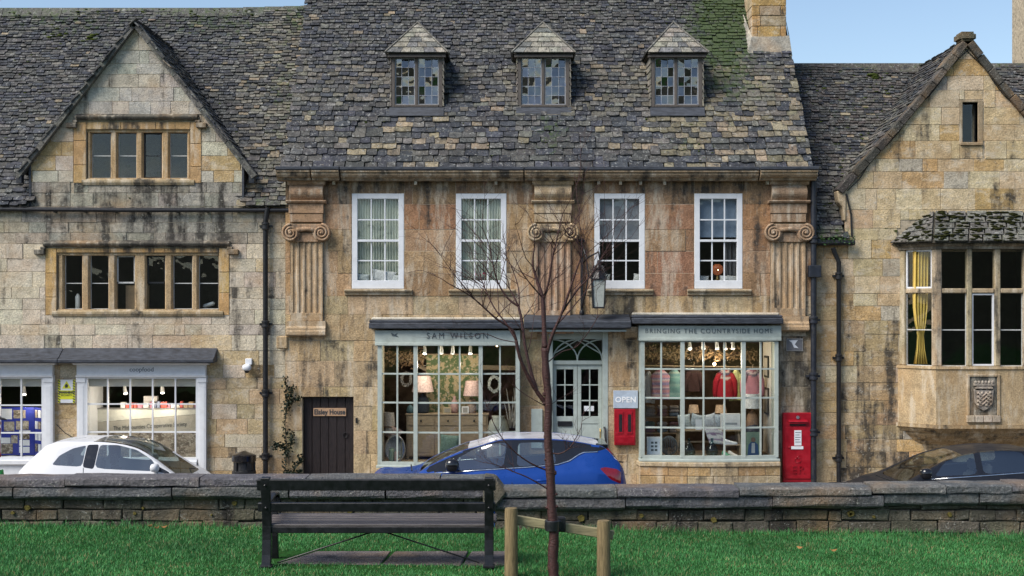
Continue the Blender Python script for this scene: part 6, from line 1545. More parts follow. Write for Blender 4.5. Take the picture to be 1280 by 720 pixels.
# wall postbox
x0, x1 = PX(978.5, YM-.1), PX(1015.5, YM-.1); z0, z1 = PZ(603, YM-.1), PZ(516, YM-.1); y = YM - .11
pb = thing('wall_postbox', 'red wall postbox beside the right shop window', 'postbox', ((x0+x1)/2, y, z0))
MB().box(x0, x1, y, YM, z0, z1).build('case', M['red'], pb, bevel=.012)
MB().box(x0+.035, x1-.035, y-.02, y, z0+.07, z1-.27).build('door', M['red'], pb, bevel=.008)
m = MB(); cx = (x0+x1)/2; m.box(cx-.17, cx+.17, y-.05, y, z1-.21, z1-.175); m.sweep_x([(y, z1-.172), (y-.075, z1-.172), (y-.06, z1-.15), (y, z1-.13)], cx-.18, cx+.18); m.build('aperture_hood', M['red'], pb, bevel=.004)
MB().box(cx-.15, cx+.15, y-.012, y-.001, z1-.245, z1-.213).build('letter_slot', M['iron'], pb)
MB().lathe((cx, 0, 0), [(.03, 0), (.03, .01)], 12) and MB().add(*_disc(cx, y-.005, z1-.085, .032, .02, 14)).build('lock', M['alloy'], pb)
MB().box(cx-.07, cx+.065, y-.028, y-.02, z1-.62, z1-.33).build('collection_plate', M['white'], pb)
MB().box(cx-.13, cx+.10, y-.032, y-.02, z1-.69, z1-.635).build('collection_tab', M['white'], pb)
MB().blob((cx-.165, y-.03, z1-.655), .02, .02, .02, 8, 6).build('knob', M['red'], pb)
for i in range(5): MB().box(cx-.055, cx+.05-.02*(i % 2), y-.0295, y-.0285, z1-.38-.045*i, z1-.368-.045*i).build('print_line', M['greyink'], pb)
m = MB()
for s_ in (-1, 1): m.tube([(cx+s_*.0, y-.022, z0+.47), (cx+s_*.05, y-.022, z0+.46), (cx+s_*.06, y-.022, z0+.42), (cx+s_*.035, y-.022, z0+.395)], .007, 6)
m.tube([(cx-.05, y-.022, z0+.385), (cx+.05, y-.022, z0+.385)], .009, 6); m.tube([(cx, y-.022, z0+.47), (cx, y-.022, z0+.51)], .007, 6); m.tube([(cx-.02, y-.022, z0+.495), (cx+.02, y-.022, z0+.495)], .006, 6)
m.build('crown_emblem', M['red'], pb, smooth=True)
text('E R', .22, cx, y-.024, z0+.24, 'cipher', M['red'], pb, depth=.02, spacing=.8)
# red double-slot box and OPEN sign
x0, x1, z0, z1 = PX(767.5, YM), PX(794, YM), PZ(556, YM), PZ(511, YM); y = YM - .09
sb = thing('red_box', 'small red wall box with two dark slots under the OPEN sign', 'wall box', ((x0+x1)/2, y, z0))
MB().box(x0, x1, y, YM-.008, z0, z1).build('case', M['red'], sb, bevel=.008); cx = (x0+x1)/2
for s_ in (-1, 1): MB().box(cx+s_*.085-.055, cx+s_*.085+.055, y-.012, y, z0+.22, z1-.05).build('slot_frame', M['red'], sb, bevel=.006); MB().box(cx+s_*.085-.03, cx+s_*.085+.03, y-.016, y-.01, z0+.26, z1-.10).build('slot', M['iron'], sb)
MB().box(x0+.02, x1-.02, y-.01, y, z0+.03, z0+.17).build('lower_panel', M['red'], sb, bevel=.004)
x0, x1, z0, z1 = PX(766.5, YM), PX(797, YM), PZ(510, YM), PZ(488, YM)
os_ = thing('open_sign', 'pale blue grey sign reading OPEN beside the shop door', 'sign', ((x0+x1)/2, YM-.05, z0))
MB().box(x0, x1, YM-.07, YM-.008, z0, z1).build('board', T((0.40, 0.46, 0.54)), os_, bevel=.004)
text('OPEN', .15, (x0+x1)/2, YM-.073, (z0+z1)/2-.01, 'lettering', M['whiteink'], os_, weight=.003, spacing=1.05)
# torn notice
x0, x1, z0, z1 = PX(983.5, YM), PX(1002.5, YM), PZ(438, YM), PZ(424, YM)
tn = thing('wall_notice', 'small grey notice plate with a torn white patch above the postbox', 'notice', ((x0+x1)/2, YM-.03, z0))
MB().box(x0, x1, YM-.035, YM-.008, z0, z1).build('plate', T((0.13, 0.13, 0.14)), tn, bevel=.003); w_ = x1-x0; h_ = z1-z0
MB().prism_y([(x0+w_*.1, z1-h_*.1), (x0+w_*.7, z1-h_*.08), (x0+w_*.5, z0+h_*.55), (x0+w_*.75, z0+h_*.2), (x0+w_*.45, z0+h_*.25), (x0+w_*.3, z0+h_*.7)], YM-.039, YM-.034).build('torn_paper', M['white'], tn)
MB().box(x0-.012, x1+.012, YM-.03, YM-.008, z0-.012, z1+.012).build('rim', T((0.3, 0.29, 0.27)), tn)
# warning sign
x0, x1, z0, z1 = PX(73.5), PX(95), PZ(503.5), PZ(474.5); y = YF - .045
ws_ = thing('warning_sign', 'yellow and white security warning sign between the two white shopfronts', 'sign', ((x0+x1)/2, y, z0)); W_, H_ = x1-x0, z1-z0; cx = (x0+x1)/2
M['signyel'] = T((0.62, 0.62, 0.03))
MB().box(x0, x1, y, YF-.012, z0, z1).build('plate', M['white'], ws_, bevel=.002)
MB().box(x0+W_*.10, x1-W_*.10, y-.003, y-.0005, z0+H_*.16, z0+H_*.54).build('yellow_panel', M['signyel'], ws_)
MB().prism_y([(cx-W_*.26, z0+H_*.62), (cx+W_*.26, z0+H_*.62), (cx, z0+H_*.95)], y-.004, y-.0005).build('triangle', M['signyel'], ws_)
MB().prism_y([(cx-.03, z0+H_*.66), (cx+.02, z0+H_*.66), (cx+.03, z0+H_*.76), (cx, z0+H_*.83), (cx-.03, z0+H_*.78)], y-.007, y-.0045).build('hand_symbol', M['ink'], ws_)
for s_ in (0, 1):
    a = x0 if s_ == 0 else x1 - W_*.14
    MB().box(a, a+W_*.14, y-.0025, y-.0005, z0, z1).build('hazard_edge', M['signyel'], ws_)
    for i in range(9):
        zz = z0 + H_*i/9; MB().prism_y([(a, zz+H_*.055), (a+W_*.14, zz), (a+W_*.14, zz+H_*.05), (a, zz+H_*.105)], y-.005, y-.0028).build('hazard_stripe', M['ink'], ws_)
text('WARNING', .062, cx, y-.005, z0+H_*.45, 'lettering', M['ink'], ws_, weight=.003); text('SECURITY', .050, cx, y-.005, z0+H_*.33, 'lettering', M['ink'], ws_)
# security camera
x = PX(311.5); zt = PZ(448); y = YF - .02
cc_ = thing('security_camera', 'small white security camera on the wall above the litter bin', 'camera', (x, y, zt-.2))
MB().box(x-.065, x+.065, y-.05, YF-.008, zt-.12, zt).build('bracket', M['white'], cc_, bevel=.01)
MB().blob((x-.02, y-.11, zt-.17), .085, .09, .065, 14, 8, .7).build('housing', M['white'], cc_, smooth=True); MB().blob((x-.02, y-.12, zt-.235), .05, .05, .045, 12, 8).build('lens', M['glossblack'], cc_, smooth=True)
# litter bin
Yb = 25.6; x = PX(305, Yb); r = 15.2/F*Yb; zt = PZ(566, Yb)
lb = thing('litter_bin', 'round black litter bin with domed lid by the downpipe', 'bin', (x, Yb, 0))
MB().lathe((x, Yb, 0), [(r*.8, 0), (r*.85, .02), (r*.88, .5), (r*.80, zt-.30), (r*.78, zt-.16)], 20).build('body', M['iron'], lb, smooth='auto')
MB().lathe((x, Yb, 0), [(r*.92, zt-.17), (r, zt-.15), (r, zt-.045), (r*.92, zt-.03), (r*.55, zt+.0), (r*.2, zt+.03), (.02, zt+.04)], 20).build('lid', M['glossblack'], lb, smooth='auto')
MB().lathe((x, Yb, 0), [(r*.9, zt-.42), (r*.98, zt-.40), (r*.98, zt-.34), (r*.85, zt-.32)], 20).build('collar', M['iron'], lb, smooth='auto')
for i in range(5): a = i*1.2566 + .3; MB().bar((x+r*.86*math.cos(a), Yb+r*.86*math.sin(a), zt-.34), (x+r*.86*math.cos(a), Yb+r*.86*math.sin(a), zt-.155), .05, .03, (math.cos(a), math.sin(a), 0)).build('lid_post', M['iron'], lb)
# wall lantern on bracket
Yl = YM - .42; xb = PX(727, YM); xl = PX(748, Yl); zb, zt = PZ(384.5, Yl), PZ(349, Yl)
wlan = thing('wall_lantern', 'black wall lantern with pale panes hanging from an iron bracket above the shop door', 'lantern', (xb, YM, PZ(395, YM)))
MB().bar((xb, YM-.05, PZ(393, YM)), (xb, YM-.05, PZ(298, YM)), .05, .05, (0, 1, 0)).blob((xb, YM-.05, PZ(391, YM)), .05, .04, .07, 8, 6).blob((xb, YM-.05, PZ(301, YM)), .07, .045, .04, 8, 6).build('wall_bar', M['iron'], wlan, bevel=.004)
MB().tube([(xb, YM-.07, PZ(303, YM)), (xb+.08, YM-.14, PZ(322, YM)), (xb+.12, YM-.22, PZ(345, YM)), (xb+.06, YM-.16, PZ(368, YM)), (xb, YM-.07, PZ(385, YM))], .015, 6).build('scroll', M['iron'], wlan, smooth=True)
MB().tube([(xb, YM-.06, PZ(330, YM)), (xb+.12, YM-.25, PZ(322, YM)), (xl, Yl, PZ(316, YM)), (xl+.03, Yl-.01, zt+.36)], .018, 6).build('arm', M['iron'], wlan, smooth=True)
hw, tw_ = 8.2/F*Yl, 6.6/F*Yl
m = MB()
for sx_ in (-1, 1):
    for sy_ in (-1, 1): m.bar((xl+sx_*tw_, Yl+sy_*tw_, zb), (xl+sx_*hw, Yl+sy_*hw, zt), .022, .022, (0, 1, 0))
for z_, q in ((zb, tw_), (zt, hw)):
    for k in range(4): a = [(-1, -1), (1, -1), (1, 1), (-1, 1)]; p, r_ = a[k], a[(k+1) % 4]; m.bar((xl+p[0]*q, Yl+p[1]*q, z_), (xl+r_[0]*q, Yl+r_[1]*q, z_), .025, .03)
m.build('lantern_frame', M['iron'], wlan)
M['opal'] = mat_plain('opal lantern pane', (0.34, 0.36, 0.33), .3, var=.1)
for p, r_ in (((-1, -1), (1, -1)), ((1, -1), (1, 1)), ((1, 1), (-1, 1)), ((-1, 1), (-1, -1))):
    k = .93; MB().add([(xl+p[0]*tw_*k, Yl+p[1]*tw_*k, zb), (xl+r_[0]*tw_*k, Yl+r_[1]*tw_*k, zb), (xl+r_[0]*hw*k, Yl+r_[1]*hw*k, zt), (xl+p[0]*hw*k, Yl+p[1]*hw*k, zt)], [(0,1,2,3)]).build('pane', M['opal'], wlan, recalc=False)
MB().lathe((xl, Yl, 0), [(hw*1.35, zt+.01), (hw*1.3, zt+.03), (hw*.7, zt+.14), (hw*.55, zt+.16), (hw*.6, zt+.22), (hw*.25, zt+.30), (.02, zt+.36)], 8).build('cap', M['iron'], wlan)
for k in range(8): a = k*math.pi/4; MB().tube([(xl+hw*1.1*math.cos(a), Yl+hw*1.1*math.sin(a), zt+.02), (xl+hw*1.5*math.cos(a), Yl+hw*1.5*math.sin(a), zt+.09), (xl+hw*1.1*math.cos(a), Yl+hw*1.1*math.sin(a), zt+.15), (xl+hw*.6*math.cos(a), Yl+hw*.6*math.sin(a), zt+.26)], .009, 5).build('crest', M['iron'], wlan, smooth=True)
# climbing plant beside the plank door
iv = thing('climbing_plant', 'thin dark climbing plant on the wall left of the plank door', 'plant', (PX(358, YM), YM-.05, 0)); rg = random.Random(3); st = MB(); lf = MB()
def ivline(pl):
    pts = catmull([Vector((PX(a, YM), YM-.04-rg.uniform(0, .04), PZ(b, YM))) for a, b in pl], 6); st.tube(pts, .009, 5)
    for p in pts:
        for _ in range(6):
            a = rg.uniform(0, 6.28); l = rg.uniform(.03, .06); d = Vector((math.cos(a), -.3*rg.random(), math.sin(a)))*l; s_ = Vector((-d.z*.35, -.02, d.x*.35)); q = p + Vector((rg.gauss(0, .03), -.02, rg.gauss(0, .03)))
            lf.add([q, q+d*.5+s_, q+d, q+d*.5-s_], [(0,1,2,3)])
for pl in ([(357, 620), (357, 590), (359, 560), (357, 530), (360, 500), (357, 474)], [(358, 512), (363, 495), (367, 484)], [(360, 505), (368, 500), (376, 497)], [(358, 600), (366, 586), (374, 578), (378, 572)], [(358, 570), (366, 552), (364, 540)], [(360, 590), (370, 592), (377, 589)], [(357, 560), (350, 556), (343, 560)]): ivline(pl)
st.build('stem', M['oldwood'], iv); lf.build('leaves', mat_plain('dark ivy', (0.010, 0.018, 0.008), .5, var=.5, scale=30), iv, recalc=False, kind='stuff')

# ------------------------------------------------------------------ passer-by at the left edge with a green bag
Yp = 24.45; xp = PX(-10, Yp); gz_ = 0.0
per = thing('person', 'person in red jacket and black cap walking right at the left edge', 'person', (xp, Yp, 0))
def skin(name, pts, edges, radii, mat, parent, sub=2, rootv=0):
    me = bpy.data.meshes.new(name); me.from_pydata(pts, edges, []); o = link(bpy.data.objects.new(name, me)); md = o.modifiers.new('s', 'SKIN'); md.use_smooth_shade = True
    for i, r in enumerate(radii): me.skin_vertices[0].data[i].radius = (r, r) if not isinstance(r, tuple) else r
    me.skin_vertices[0].data[rootv].use_root = True; sb_ = o.modifiers.new('u', 'SUBSURF'); sb_.levels = sub; sb_.render_levels = sub
    bpy.context.view_layer.update(); dg = bpy.context.evaluated_depsgraph_get(); m2 = bpy.data.meshes.new_from_object(o.evaluated_get(dg)); bpy.data.objects.remove(o)
    m2.name = name; m2.materials.clear(); m2.materials.append(mat); m2.shade_smooth(); o2 = link(bpy.data.objects.new(name, m2)); attach(o2, parent); return o2
P_ = lambda a, b, c: (xp + a, Yp + b, c)
body_pts = [P_(0, 0, .95), P_(0, 0, 1.15), P_(.01, 0, 1.38), P_(.02, 0, 1.47), P_(.04, 0, 1.56), P_(.05, 0, 1.66),
            P_(0, -.10, .88), P_(.12, -.10, .50), P_(.05, -.10, .09), P_(.20, -.11, .05), P_(0, .10, .88), P_(-.06, .10, .50), P_(-.24, .10, .11), P_(-.12, .11, .05),
            P_(0, -.20, 1.40), P_(-.03, -.25, 1.13), P_(.10, -.25, .94), P_(0, .20, 1.40), P_(-.02, .25, 1.13), P_(.05, .25, .90)]
body = skin('body', body_pts, [(0,1),(1,2),(2,3),(3,4),(4,5),(0,6),(6,7),(7,8),(8,9),(0,10),(10,11),(11,12),(12,13),(2,14),(14,15),(15,16),(2,17),(17,18),(18,19)],
            [.15, .15, .15, .06, .095, .09, .095, .065, .05, .04, .095, .065, .05, .04, .07, .052, .036, .07, .052, .036], T((0.36, 0.03, 0.05)), per)
MB().blob((xp+.05, Yp, 1.56), .10, .078, .125, 16, 12).build('head', T((0.50, 0.31, 0.23)), per, smooth=True)
MB().blob((xp+.155, Yp, 1.545), .018, .014, .024, 8, 6).build('nose', T((0.50, 0.30, 0.22)), per, smooth=True)
MB().blob((xp+.02, Yp, 1.59), .112, .09, .10, 16, 10).build('hair', T((0.25, 0.25, 0.26)), per, smooth=True)
MB().blob((xp+.04, Yp, 1.64), .118, .098, .075, 16, 10).build('cap', M['trimblack'], per, smooth=True)
MB().add([(xp+.10, Yp-.085, 1.635), (xp+.20, Yp-.07, 1.615), (xp+.275, Yp, 1.60), (xp+.20, Yp+.07, 1.615), (xp+.10, Yp+.085, 1.635), (xp+.10, Yp-.085, 1.655), (xp+.20, Yp-.07, 1.635), (xp+.27, Yp, 1.617), (xp+.20, Yp+.07, 1.635), (xp+.10, Yp+.085, 1.655)], [(4,3,2,1,0), (5,6,7,8,9), (0,1,6,5), (1,2,7,6), (2,3,8,7), (3,4,9,8), (4,0,5,9)]).build('cap_peak', M['trimblack'], per)
MB().add(*_disc(xp+.11, Yp-.15, 1.40, .03, .02, 12)).build('badge', M['white'], per)
hand = MB().blob((xp+.13, Yp-.25, .885), .035, .022, .045, 10, 8)
for k in range(4): hand.tube([(xp+.11+k*.018, Yp-.265, .86), (xp+.115+k*.018, Yp-.285, .835-.003*abs(k-1)), (xp+.118+k*.018, Yp-.27, .812), (xp+.118+k*.018, Yp-.245, .818)], [.010, .0095, .009, .008], 6)
hand.tube([(xp+.15, Yp-.24, .88), (xp+.17, Yp-.26, .85), (xp+.155, Yp-.275, .825)], [.011, .010, .008], 6); hand.build('hand', T((0.50, 0.31, 0.23)), per, smooth=True)
bag = thing('shopping_bag', 'bright green shopping bag carried by the person at the left edge', 'bag', (xp+.15, Yp-.27, .38))
bm_ = mat_plain('green bag', (0.015, 0.22, 0.045), .45, var=.6, scale=18, spec=.4, dirt=.4, dirtc=(.02, .35, .06))
bz0, bz1, bxl, bxr = .36, .74, xp-.02, xp+.33
MB().grid(lambda u, v: (xp+.155 + (.165+.02*math.cos(3*v))*math.copysign(abs(math.cos(2*math.pi*u))**.5, math.cos(2*math.pi*u))*(1+.1*(1-v)), Yp-.27 + .085*math.copysign(abs(math.sin(2*math.pi*u))**.6, math.sin(2*math.pi*u))*(1.1-.5*v), bz0 + (bz1-bz0)*v + .012*math.sin(9*u*6.28)*v), 28, 10, True).build('sack', bm_, bag, smooth=True)
for dy_ in (-.04, .04): MB().tube([(xp+.06, Yp-.27+dy_, bz1-.02), (xp+.11, Yp-.27+dy_*.4, .80), (xp+.14, Yp-.268, .822), (xp+.17, Yp-.27+dy_*.4, .80), (xp+.24, Yp-.27+dy_, bz1-.02)], .008, 6).build('handle', bm_, bag, smooth=True)

# ------------------------------------------------------------------ curtains, blinds and sill things in the upper windows
cur_m = mat_plain('pale linen curtain', (0.66, 0.67, 0.56), .9, var=.06, scale=5)
def curtain(x0, x1, z0, z1, y, label, mat, folds=9, cinch=False):
    fn = lambda u, v: (x0 + (x1-x0)*(u if not cinch else (.5 + (u-.5)*(1-.62*math.exp(-((v-.22)/.16)**2)) - .18*math.exp(-((v-.22)/.2)**2)*(1-u)*0)), y + .028*math.sin(u*folds*2*math.pi + .8*math.sin(3*v)) + .01*math.sin(5*v), z0 + (z1-z0)*v)
    o = MB().grid(fn, folds*6, 8).build('curtain', mat, None, smooth=True, recalc=False); md = o.modifiers.new('thick', 'SOLIDIFY'); md.thickness = .004; return tag(o, label, 'curtain', 'curtains behind the windows')
for i, nm in ((0, 'leftmost'), (1, 'second from left')):
    r = sashes[i]; xm = (r[0]+r[1])/2
    curtain(r[0]+.05, xm+.03, r[2]+.12, r[3]-.05, YM+.145, 'pale grey green curtain, left half of the %s tall sash window' % nm, cur_m); curtain(xm-.03, r[1]-.05, r[2]+.12, r[3]-.05, YM+.16, 'pale grey green curtain, right half of the %s tall sash window' % nm, cur_m)
def blind(i, f, label, c):
    r = sashes[i]; o = MB().box(r[0]+.08, r[1]-.08, YM+.13, YM+.136, r[3]-.08-(r[3]-r[2])*f, r[3]-.06).box(r[0]+.08, r[1]-.08, YM+.125, YM+.15, r[3]-.10-(r[3]-r[2])*f, r[3]-.08-(r[3]-r[2])*f).build('roller_blind', T(c)); tag(o, label, 'blind', 'half-drawn roller blinds')
blind(2, .42, 'half-drawn grey blind in the sash window right of the lantern', (.26, .26, .28)); blind(3, .40, 'half-drawn blue grey blind in the rightmost sash window', (.20, .25, .33))
def cushion(name, cx, y, cz, rx, rz, c, label, rot=0., ry=.07, cat='cushion', group='cushions in the windows'):
    mb = MB().grid(lambda u, v: (0, 0, 0), 1, 1); mb = MB(); n = 14
    for s_ in (-1, 1):
        k = len(mb.v)
        for j in range(n+1):
            for i in range(n+1):
                a, b = 2*i/n-1, 2*j/n-1; e = (1-a*a)*(1-b*b); sx_ = 1-.10*(1-b*b)*abs(a); sz_ = 1-.10*(1-a*a)*abs(b)
                p = Vector((a*rx*sx_, s_*ry*math.sqrt(max(0, e))**.8, b*rz*sz_)); q = Matrix.Rotation(rot, 3, 'Y') @ p; mb.v.append((cx+q.x, y+q.y, cz+q.z))
        for j in range(n):
            for i in range(n): mb.f.append((k+j*(n+1)+i, k+j*(n+1)+i+1, k+(j+1)*(n+1)+i+1, k+(j+1)*(n+1)+i))
    o = mb.build(name, M['tone'], None, c, smooth=True); return tag(o, label, cat, group)
r = sashes[0]; fl = r[2]+.16
MB().box(r[0]+.06, r[1]-.06, YM+.115, YM+.40, fl-.05, fl-.01).build('window_board', M['white'], mh)
cushion('pillow', PX(480, 26.2), YM+.10, fl+.09, .24, .11, (.62, .6, .58), 'white pillow on the sill of the leftmost tall sash window', .15, .05); cushion('pillow', PX(454, 26.2), YM+.10, fl+.06, .13, .07, (.45, .47, .45), 'small grey pillow on the sill of the leftmost tall sash window', .1, .05)
cushion('pillow', PX(494, 26.2), YM+.10, fl+.05, .10, .06, (.55, .55, .53), 'small pale pillow at the right corner of the leftmost tall sash window', .1, .04)
for i in (1, 2, 3): q = sashes[i]; MB().box(q[0]+.06, q[1]-.06, YM+.115, YM+.40, q[2]+.11, q[2]+.15).build('window_board', M['white'], mh)
q = sashes[1]; bx = thing('flower_bowl', 'bowl of red flowers on the sill of the second sash window', 'bowl', (PX(603, 26.2), YM+.2, q[2]+.15)); c_ = (PX(600, 26.2), YM+.2, q[2]+.15)
MB().lathe(c_, [(.06, 0), (.09, .03), (.11, .08)], 14).build('bowl', T((.12, .10, .09)), bx, smooth=True)
for k in range(7): MB().blob((c_[0]-.12+.04*k, c_[1]-.03*(k % 2), c_[2]+.11+.02*(k % 3)), .035, .03, .025, 8, 6).build('flower', T((.55, .02, .10)) if k % 2 else T((.6, .2, .25)), bx, smooth=True)
q = sashes[1]; o = MB().box(PX(605, 26.3), PX(624, 26.3), YM+.19, YM+.21, q[2]+.15, q[2]+.44).build('card', T((.30, .19, .13))); tag(o, 'brown card propped behind the red flower bowl in the second sash window', 'card')
for k, (px, rx, c) in enumerate(((750, .14, (.6, .58, .52)), (757, .09, (.5, .48, .42)), (797, .08, (.6, .58, .54)))): cushion('pillow', PX(px, 26.2), YM+.2, sashes[2][2]+.22, rx, .08, c, ['large white pillow on the sill behind the lantern', 'smaller cream pillow beside the white one behind the lantern', 'small white pillow at the right corner of the third sash window'][k], .1, .05)
q = sashes[3]; lp = thing('table_lamp', 'lit copper globe lamp in the rightmost sash window', 'lamp', (PX(897, 26.3), YM+.28, q[2]+.15)); c_ = (PX(897, 26.3), YM+.28, q[2]+.15)
MB().lathe(c_, [(.06, 0), (.07, .02), (.03, .04), (.02, .12)], 14).build('stand', M['brass'], lp); MB().lathe((c_[0], c_[1], c_[2]+.12), [(.05, 0), (.10, .05), (.115, .11), (.10, .17), (.05, .21)], 18).build('shade', mat_emit('amber glass glow', (.35, .09, .03), .12), lp, smooth=True); MB().blob((c_[0], c_[1]-.10, c_[2]+.22), .014, .014, .016, 8, 6).build('bulb', M['bulb'], lp)
for k, px in enumerate((880, 907, 916)): cushion('pillow', PX(px, 26.2), YM+.22, q[2]+.20, .11, .06, (.55, .54, .52), ['pale pillow left of the copper lamp in the rightmost sash window', 'pale pillow just right of the copper lamp', 'pale pillow in the right corner of the rightmost sash window'][k], .05, .05)
curtain(PX(906, 26.3), PX(926, 26.3), q[2]+.15, q[3]-.5, YM+.34, 'dark grey curtain at the right of the rightmost sash window', T((.12, .12, .13)), 4)
cy = mat_plain('gold curtain', (0.60, 0.42, 0.10), .8, var=.12, scale=6, stretch=(6, 6, .5))
curtain(oX0+.24, oF0-.02, zs+.03, ztop-.02, YF-.20, 'gold curtain tied back in the left side of the oriel window', cy, 5, True)
curtain(oF1+.02, oX1-.24, zs+.03, ztop-.02, YF-.20, 'gold curtain in the right side of the oriel window', cy, 5, True)
# things on the sill of the six-light window
zf = H_fst[2] + .04; o = MB().lathe((PX(97, 26.4), YF+.27, zf), [(.045, 0), (.05, .02), (.05, .24), (.03, .27), (.02, .30)], 14).build('bottle', T((.6, .6, .58)), None, smooth='auto'); tag(o, 'white bottle on the sill of the leftmost light of the six-light window', 'bottle')
o = MB().box(PX(158, 26.5), PX(187, 26.5), YF+.30, YF+.34, zf-.02, zf+.46).build('cardboard_panel', T((.35, .24, .14))); tag(o, 'brown board behind the centre mullion of the six-light window', 'board')
o = MB().bar((PX(254, 26.4), YF+.27, zf+.05), (PX(268, 26.4), YF+.27, zf+.12), .10, .07).build('cloth_bundle', T((.5, .52, .53)), None, bevel=.02, seg=2); tag(o, 'white bundle on the sill of the rightmost light of the six-light window', 'cloth')

# ------------------------------------------------------------------ shop displays
def at(px, py, Y): return Vector((PX(px, Y), Y, PZ(py, Y)))
def light(name, loc, watts, c=(1, .82, .6), parent=None, r=.05):
    d = bpy.data.lights.new(name, 'POINT'); d.energy = watts; d.color = c; d.shadow_soft_size = r; o = link(bpy.data.objects.new(name, d)); o.location = loc
    if parent: attach(o, parent)
    return o
def colorize(mb, fn): mb.c = [(*fn(*v), 0.) for v in mb.v]; return mb
M['knit'] = mat_tone('knitted wool', .95, 'attr', .25, 90)
def spot(px, py, Y, label, watts, lit=True, dirx=.0, group='spotlights in the bow windows'):
    p = at(px, py, Y); t = thing('spotlight', label, 'spotlight', p, group=group); z = Vector((0, 0, 1))
    MB().tube([p + z*.14, p + z*.05], .010, 6).build('stem', M['white'], t); d = Vector((dirx, -.45, -.8)).normalized()
    MB().tube([p + z*.05 - d*.04, p + d*.02, p + d*.09], [.026, .036, .040], 12).build('head', M['white'], t, smooth='auto')
    if lit: MB().tube([p + d*.088, p + d*.096], [.034, .034], 12).build('lens', M['spot_glow'], t); light('spot_light', p + d*.32, watts, (1, .86, .68), t)
# --- left bow window
zf = LB[2][0] - .005; Yi = YM
for k, (px, l) in enumerate(((531, True), (552, False), (566, False), (588, True))): spot(px, 437, Yi+.25, ['white spotlight at the left of the row of four in the left bow window', 'second white spotlight from the left in the left bow window', 'third white spotlight from the left in the left bow window', 'rightmost white spotlight of four in the left bow window'][k], 9, l)
dg = MB().box(PX(620, 29), PX(622, 29), Yi+3.2, Yi+3.25, PZ(433.5, 29), PZ(432, 29)).build('ceiling_lamp', M['bulb']); tag(dg, 'tiny lit ceiling lamp deep inside the left bow window', 'lamp')
# sideboard
Y = Yi + .45; x0, x1 = PX(508, Y), PX(610, Y); z1 = PZ(517, Y); sbd = thing('sideboard', 'limed oak sideboard standing in the left bow window', 'sideboard', ((x0+x1)/2, Y, zf)); zb = zf + .06
MB().box(x0-.02, x1+.02, Y-.02, Y+.4, z1-.03, z1).build('top', M['wood'], sbd, bevel=.005); MB().box(x0, x1, Y, Y+.38, zb, z1-.03).build('carcass', M['wood'], sbd, bevel=.004)
for a, b in ((.02, .34), (.36, .66), (.68, .98)):
    xa, xb = x0+(x1-x0)*a, x0+(x1-x0)*b
    d = MB().box(xa, xb, Y-.012, Y-.001, zb+.02, z1-.26).build('door', M['wood'], sbd, bevel=.003); MB().box(xa+.06, xb-.06, Y-.018, Y-.012, zb+.08, z1-.32).build('panel', M['wood'], d, bevel=.003)
    d = MB().box(xa, xb, Y-.012, Y-.001, z1-.23, z1-.05).build('drawer', M['wood'], sbd, bevel=.003); MB().blob(((xa+xb)/2, Y-.03, z1-.14), .018, .018, .024, 8, 6).build('knob', M['iron'], d)
for a in (x0+.03, x1-.03): MB().box(a-.025, a+.025, Y+.01, Y+.06, zf, zb).build('foot', M['wood'], sbd)
def lamp(px, py_base, py_s0, py_s1, wt, wb, Y, label, sc_, bc, basket=False):
    b = at(px, py_base, Y); t = thing('table_lamp', label, 'lamp', b, group='table lamps in the shop windows'); z0, z1 = PZ(py_s1, Y), PZ(py_s0, Y); r0, r1 = wb/2/F*Y, wt/2/F*Y
    m = MB(); n = 24; m.lathe((b.x, Y, 0), [(r0, z0), (r0*.99, z0+.01), (r1, z1), (r1*.93, z1), (r0*.93, z0+.01)], n); m.f = m.f[:-2]; m.build('shade', M['tone'], t, sc_, smooth='auto')
    h = z0 - b.z; m = MB().lathe((b.x, Y, b.z), [(r0*.45, 0), (r0*.55, .02), (r0*.62, h*.35), (r0*.5, h*.7), (r0*.14, h*.88), (.012, h), (.012, h+.1)] if not basket else [(r0*.42, 0), (r0*.5, h*.2), (r0*.48, h*.6), (r0*.35, h*.8), (.015, h*.85), (.012, h+.1)], 20); m.build('base', M['tone'], t, bc, smooth='auto'); return t
lamp(528.5, 516, 470, 489.5, 19, 28, Yi+.58, 'larger pink-shaded lamp on the dark base, left of the sideboard', (.62, .46, .42), (.03, .035, .045)); lamp(590, 516, 476, 494.5, 16, 22, Yi+.58, 'smaller pink-shaded lamp with basket base, right on the sideboard', (.60, .42, .38), (.28, .19, .12), True)
lamp(486, 540, 515.5, 532, 13, 16, Yi+.35, 'small grey patterned lamp low at the left of the left bow window', (.36, .32, .29), (.45, .40, .36))
# floral hanging with procedural print
m_, nt_, b_ = newmat('floral tapestry'); vo = N(nt_, 'ShaderNodeTexVoronoi'); vo.inputs['Scale'].default_value = 13; nt_.links.new(pos(nt_), vo.inputs['Vector']); fac = noise(nt_, pos(nt_), 6, 4, .7)
c1 = mixc(nt_, ramp(nt_, fac, .42, .52), (.42, .33, .19), (.10, .14, .06)); c1 = mixc(nt_, ramp(nt_, vo.outputs['Distance'], .28, .18), c1, (.45, .38, .28)); nt_.links.new(c1, b_.inputs['Base Color']); b_.inputs['Roughness'].default_value = .9
tp = thing('floral_hanging', 'floral tapestry panel hanging at the back of the left bow window', 'tapestry', at(560, 515, Yi+.95)); Y = Yi + .95
MB().box(PX(533, Y), PX(598, Y), Y, Y+.02, PZ(519, Y), PZ(444, Y)).build('cloth', m_, tp); MB().tube([at(529, 443, Y), at(602, 443, Y)], .014, 8).build('rod', M['wood'], tp)
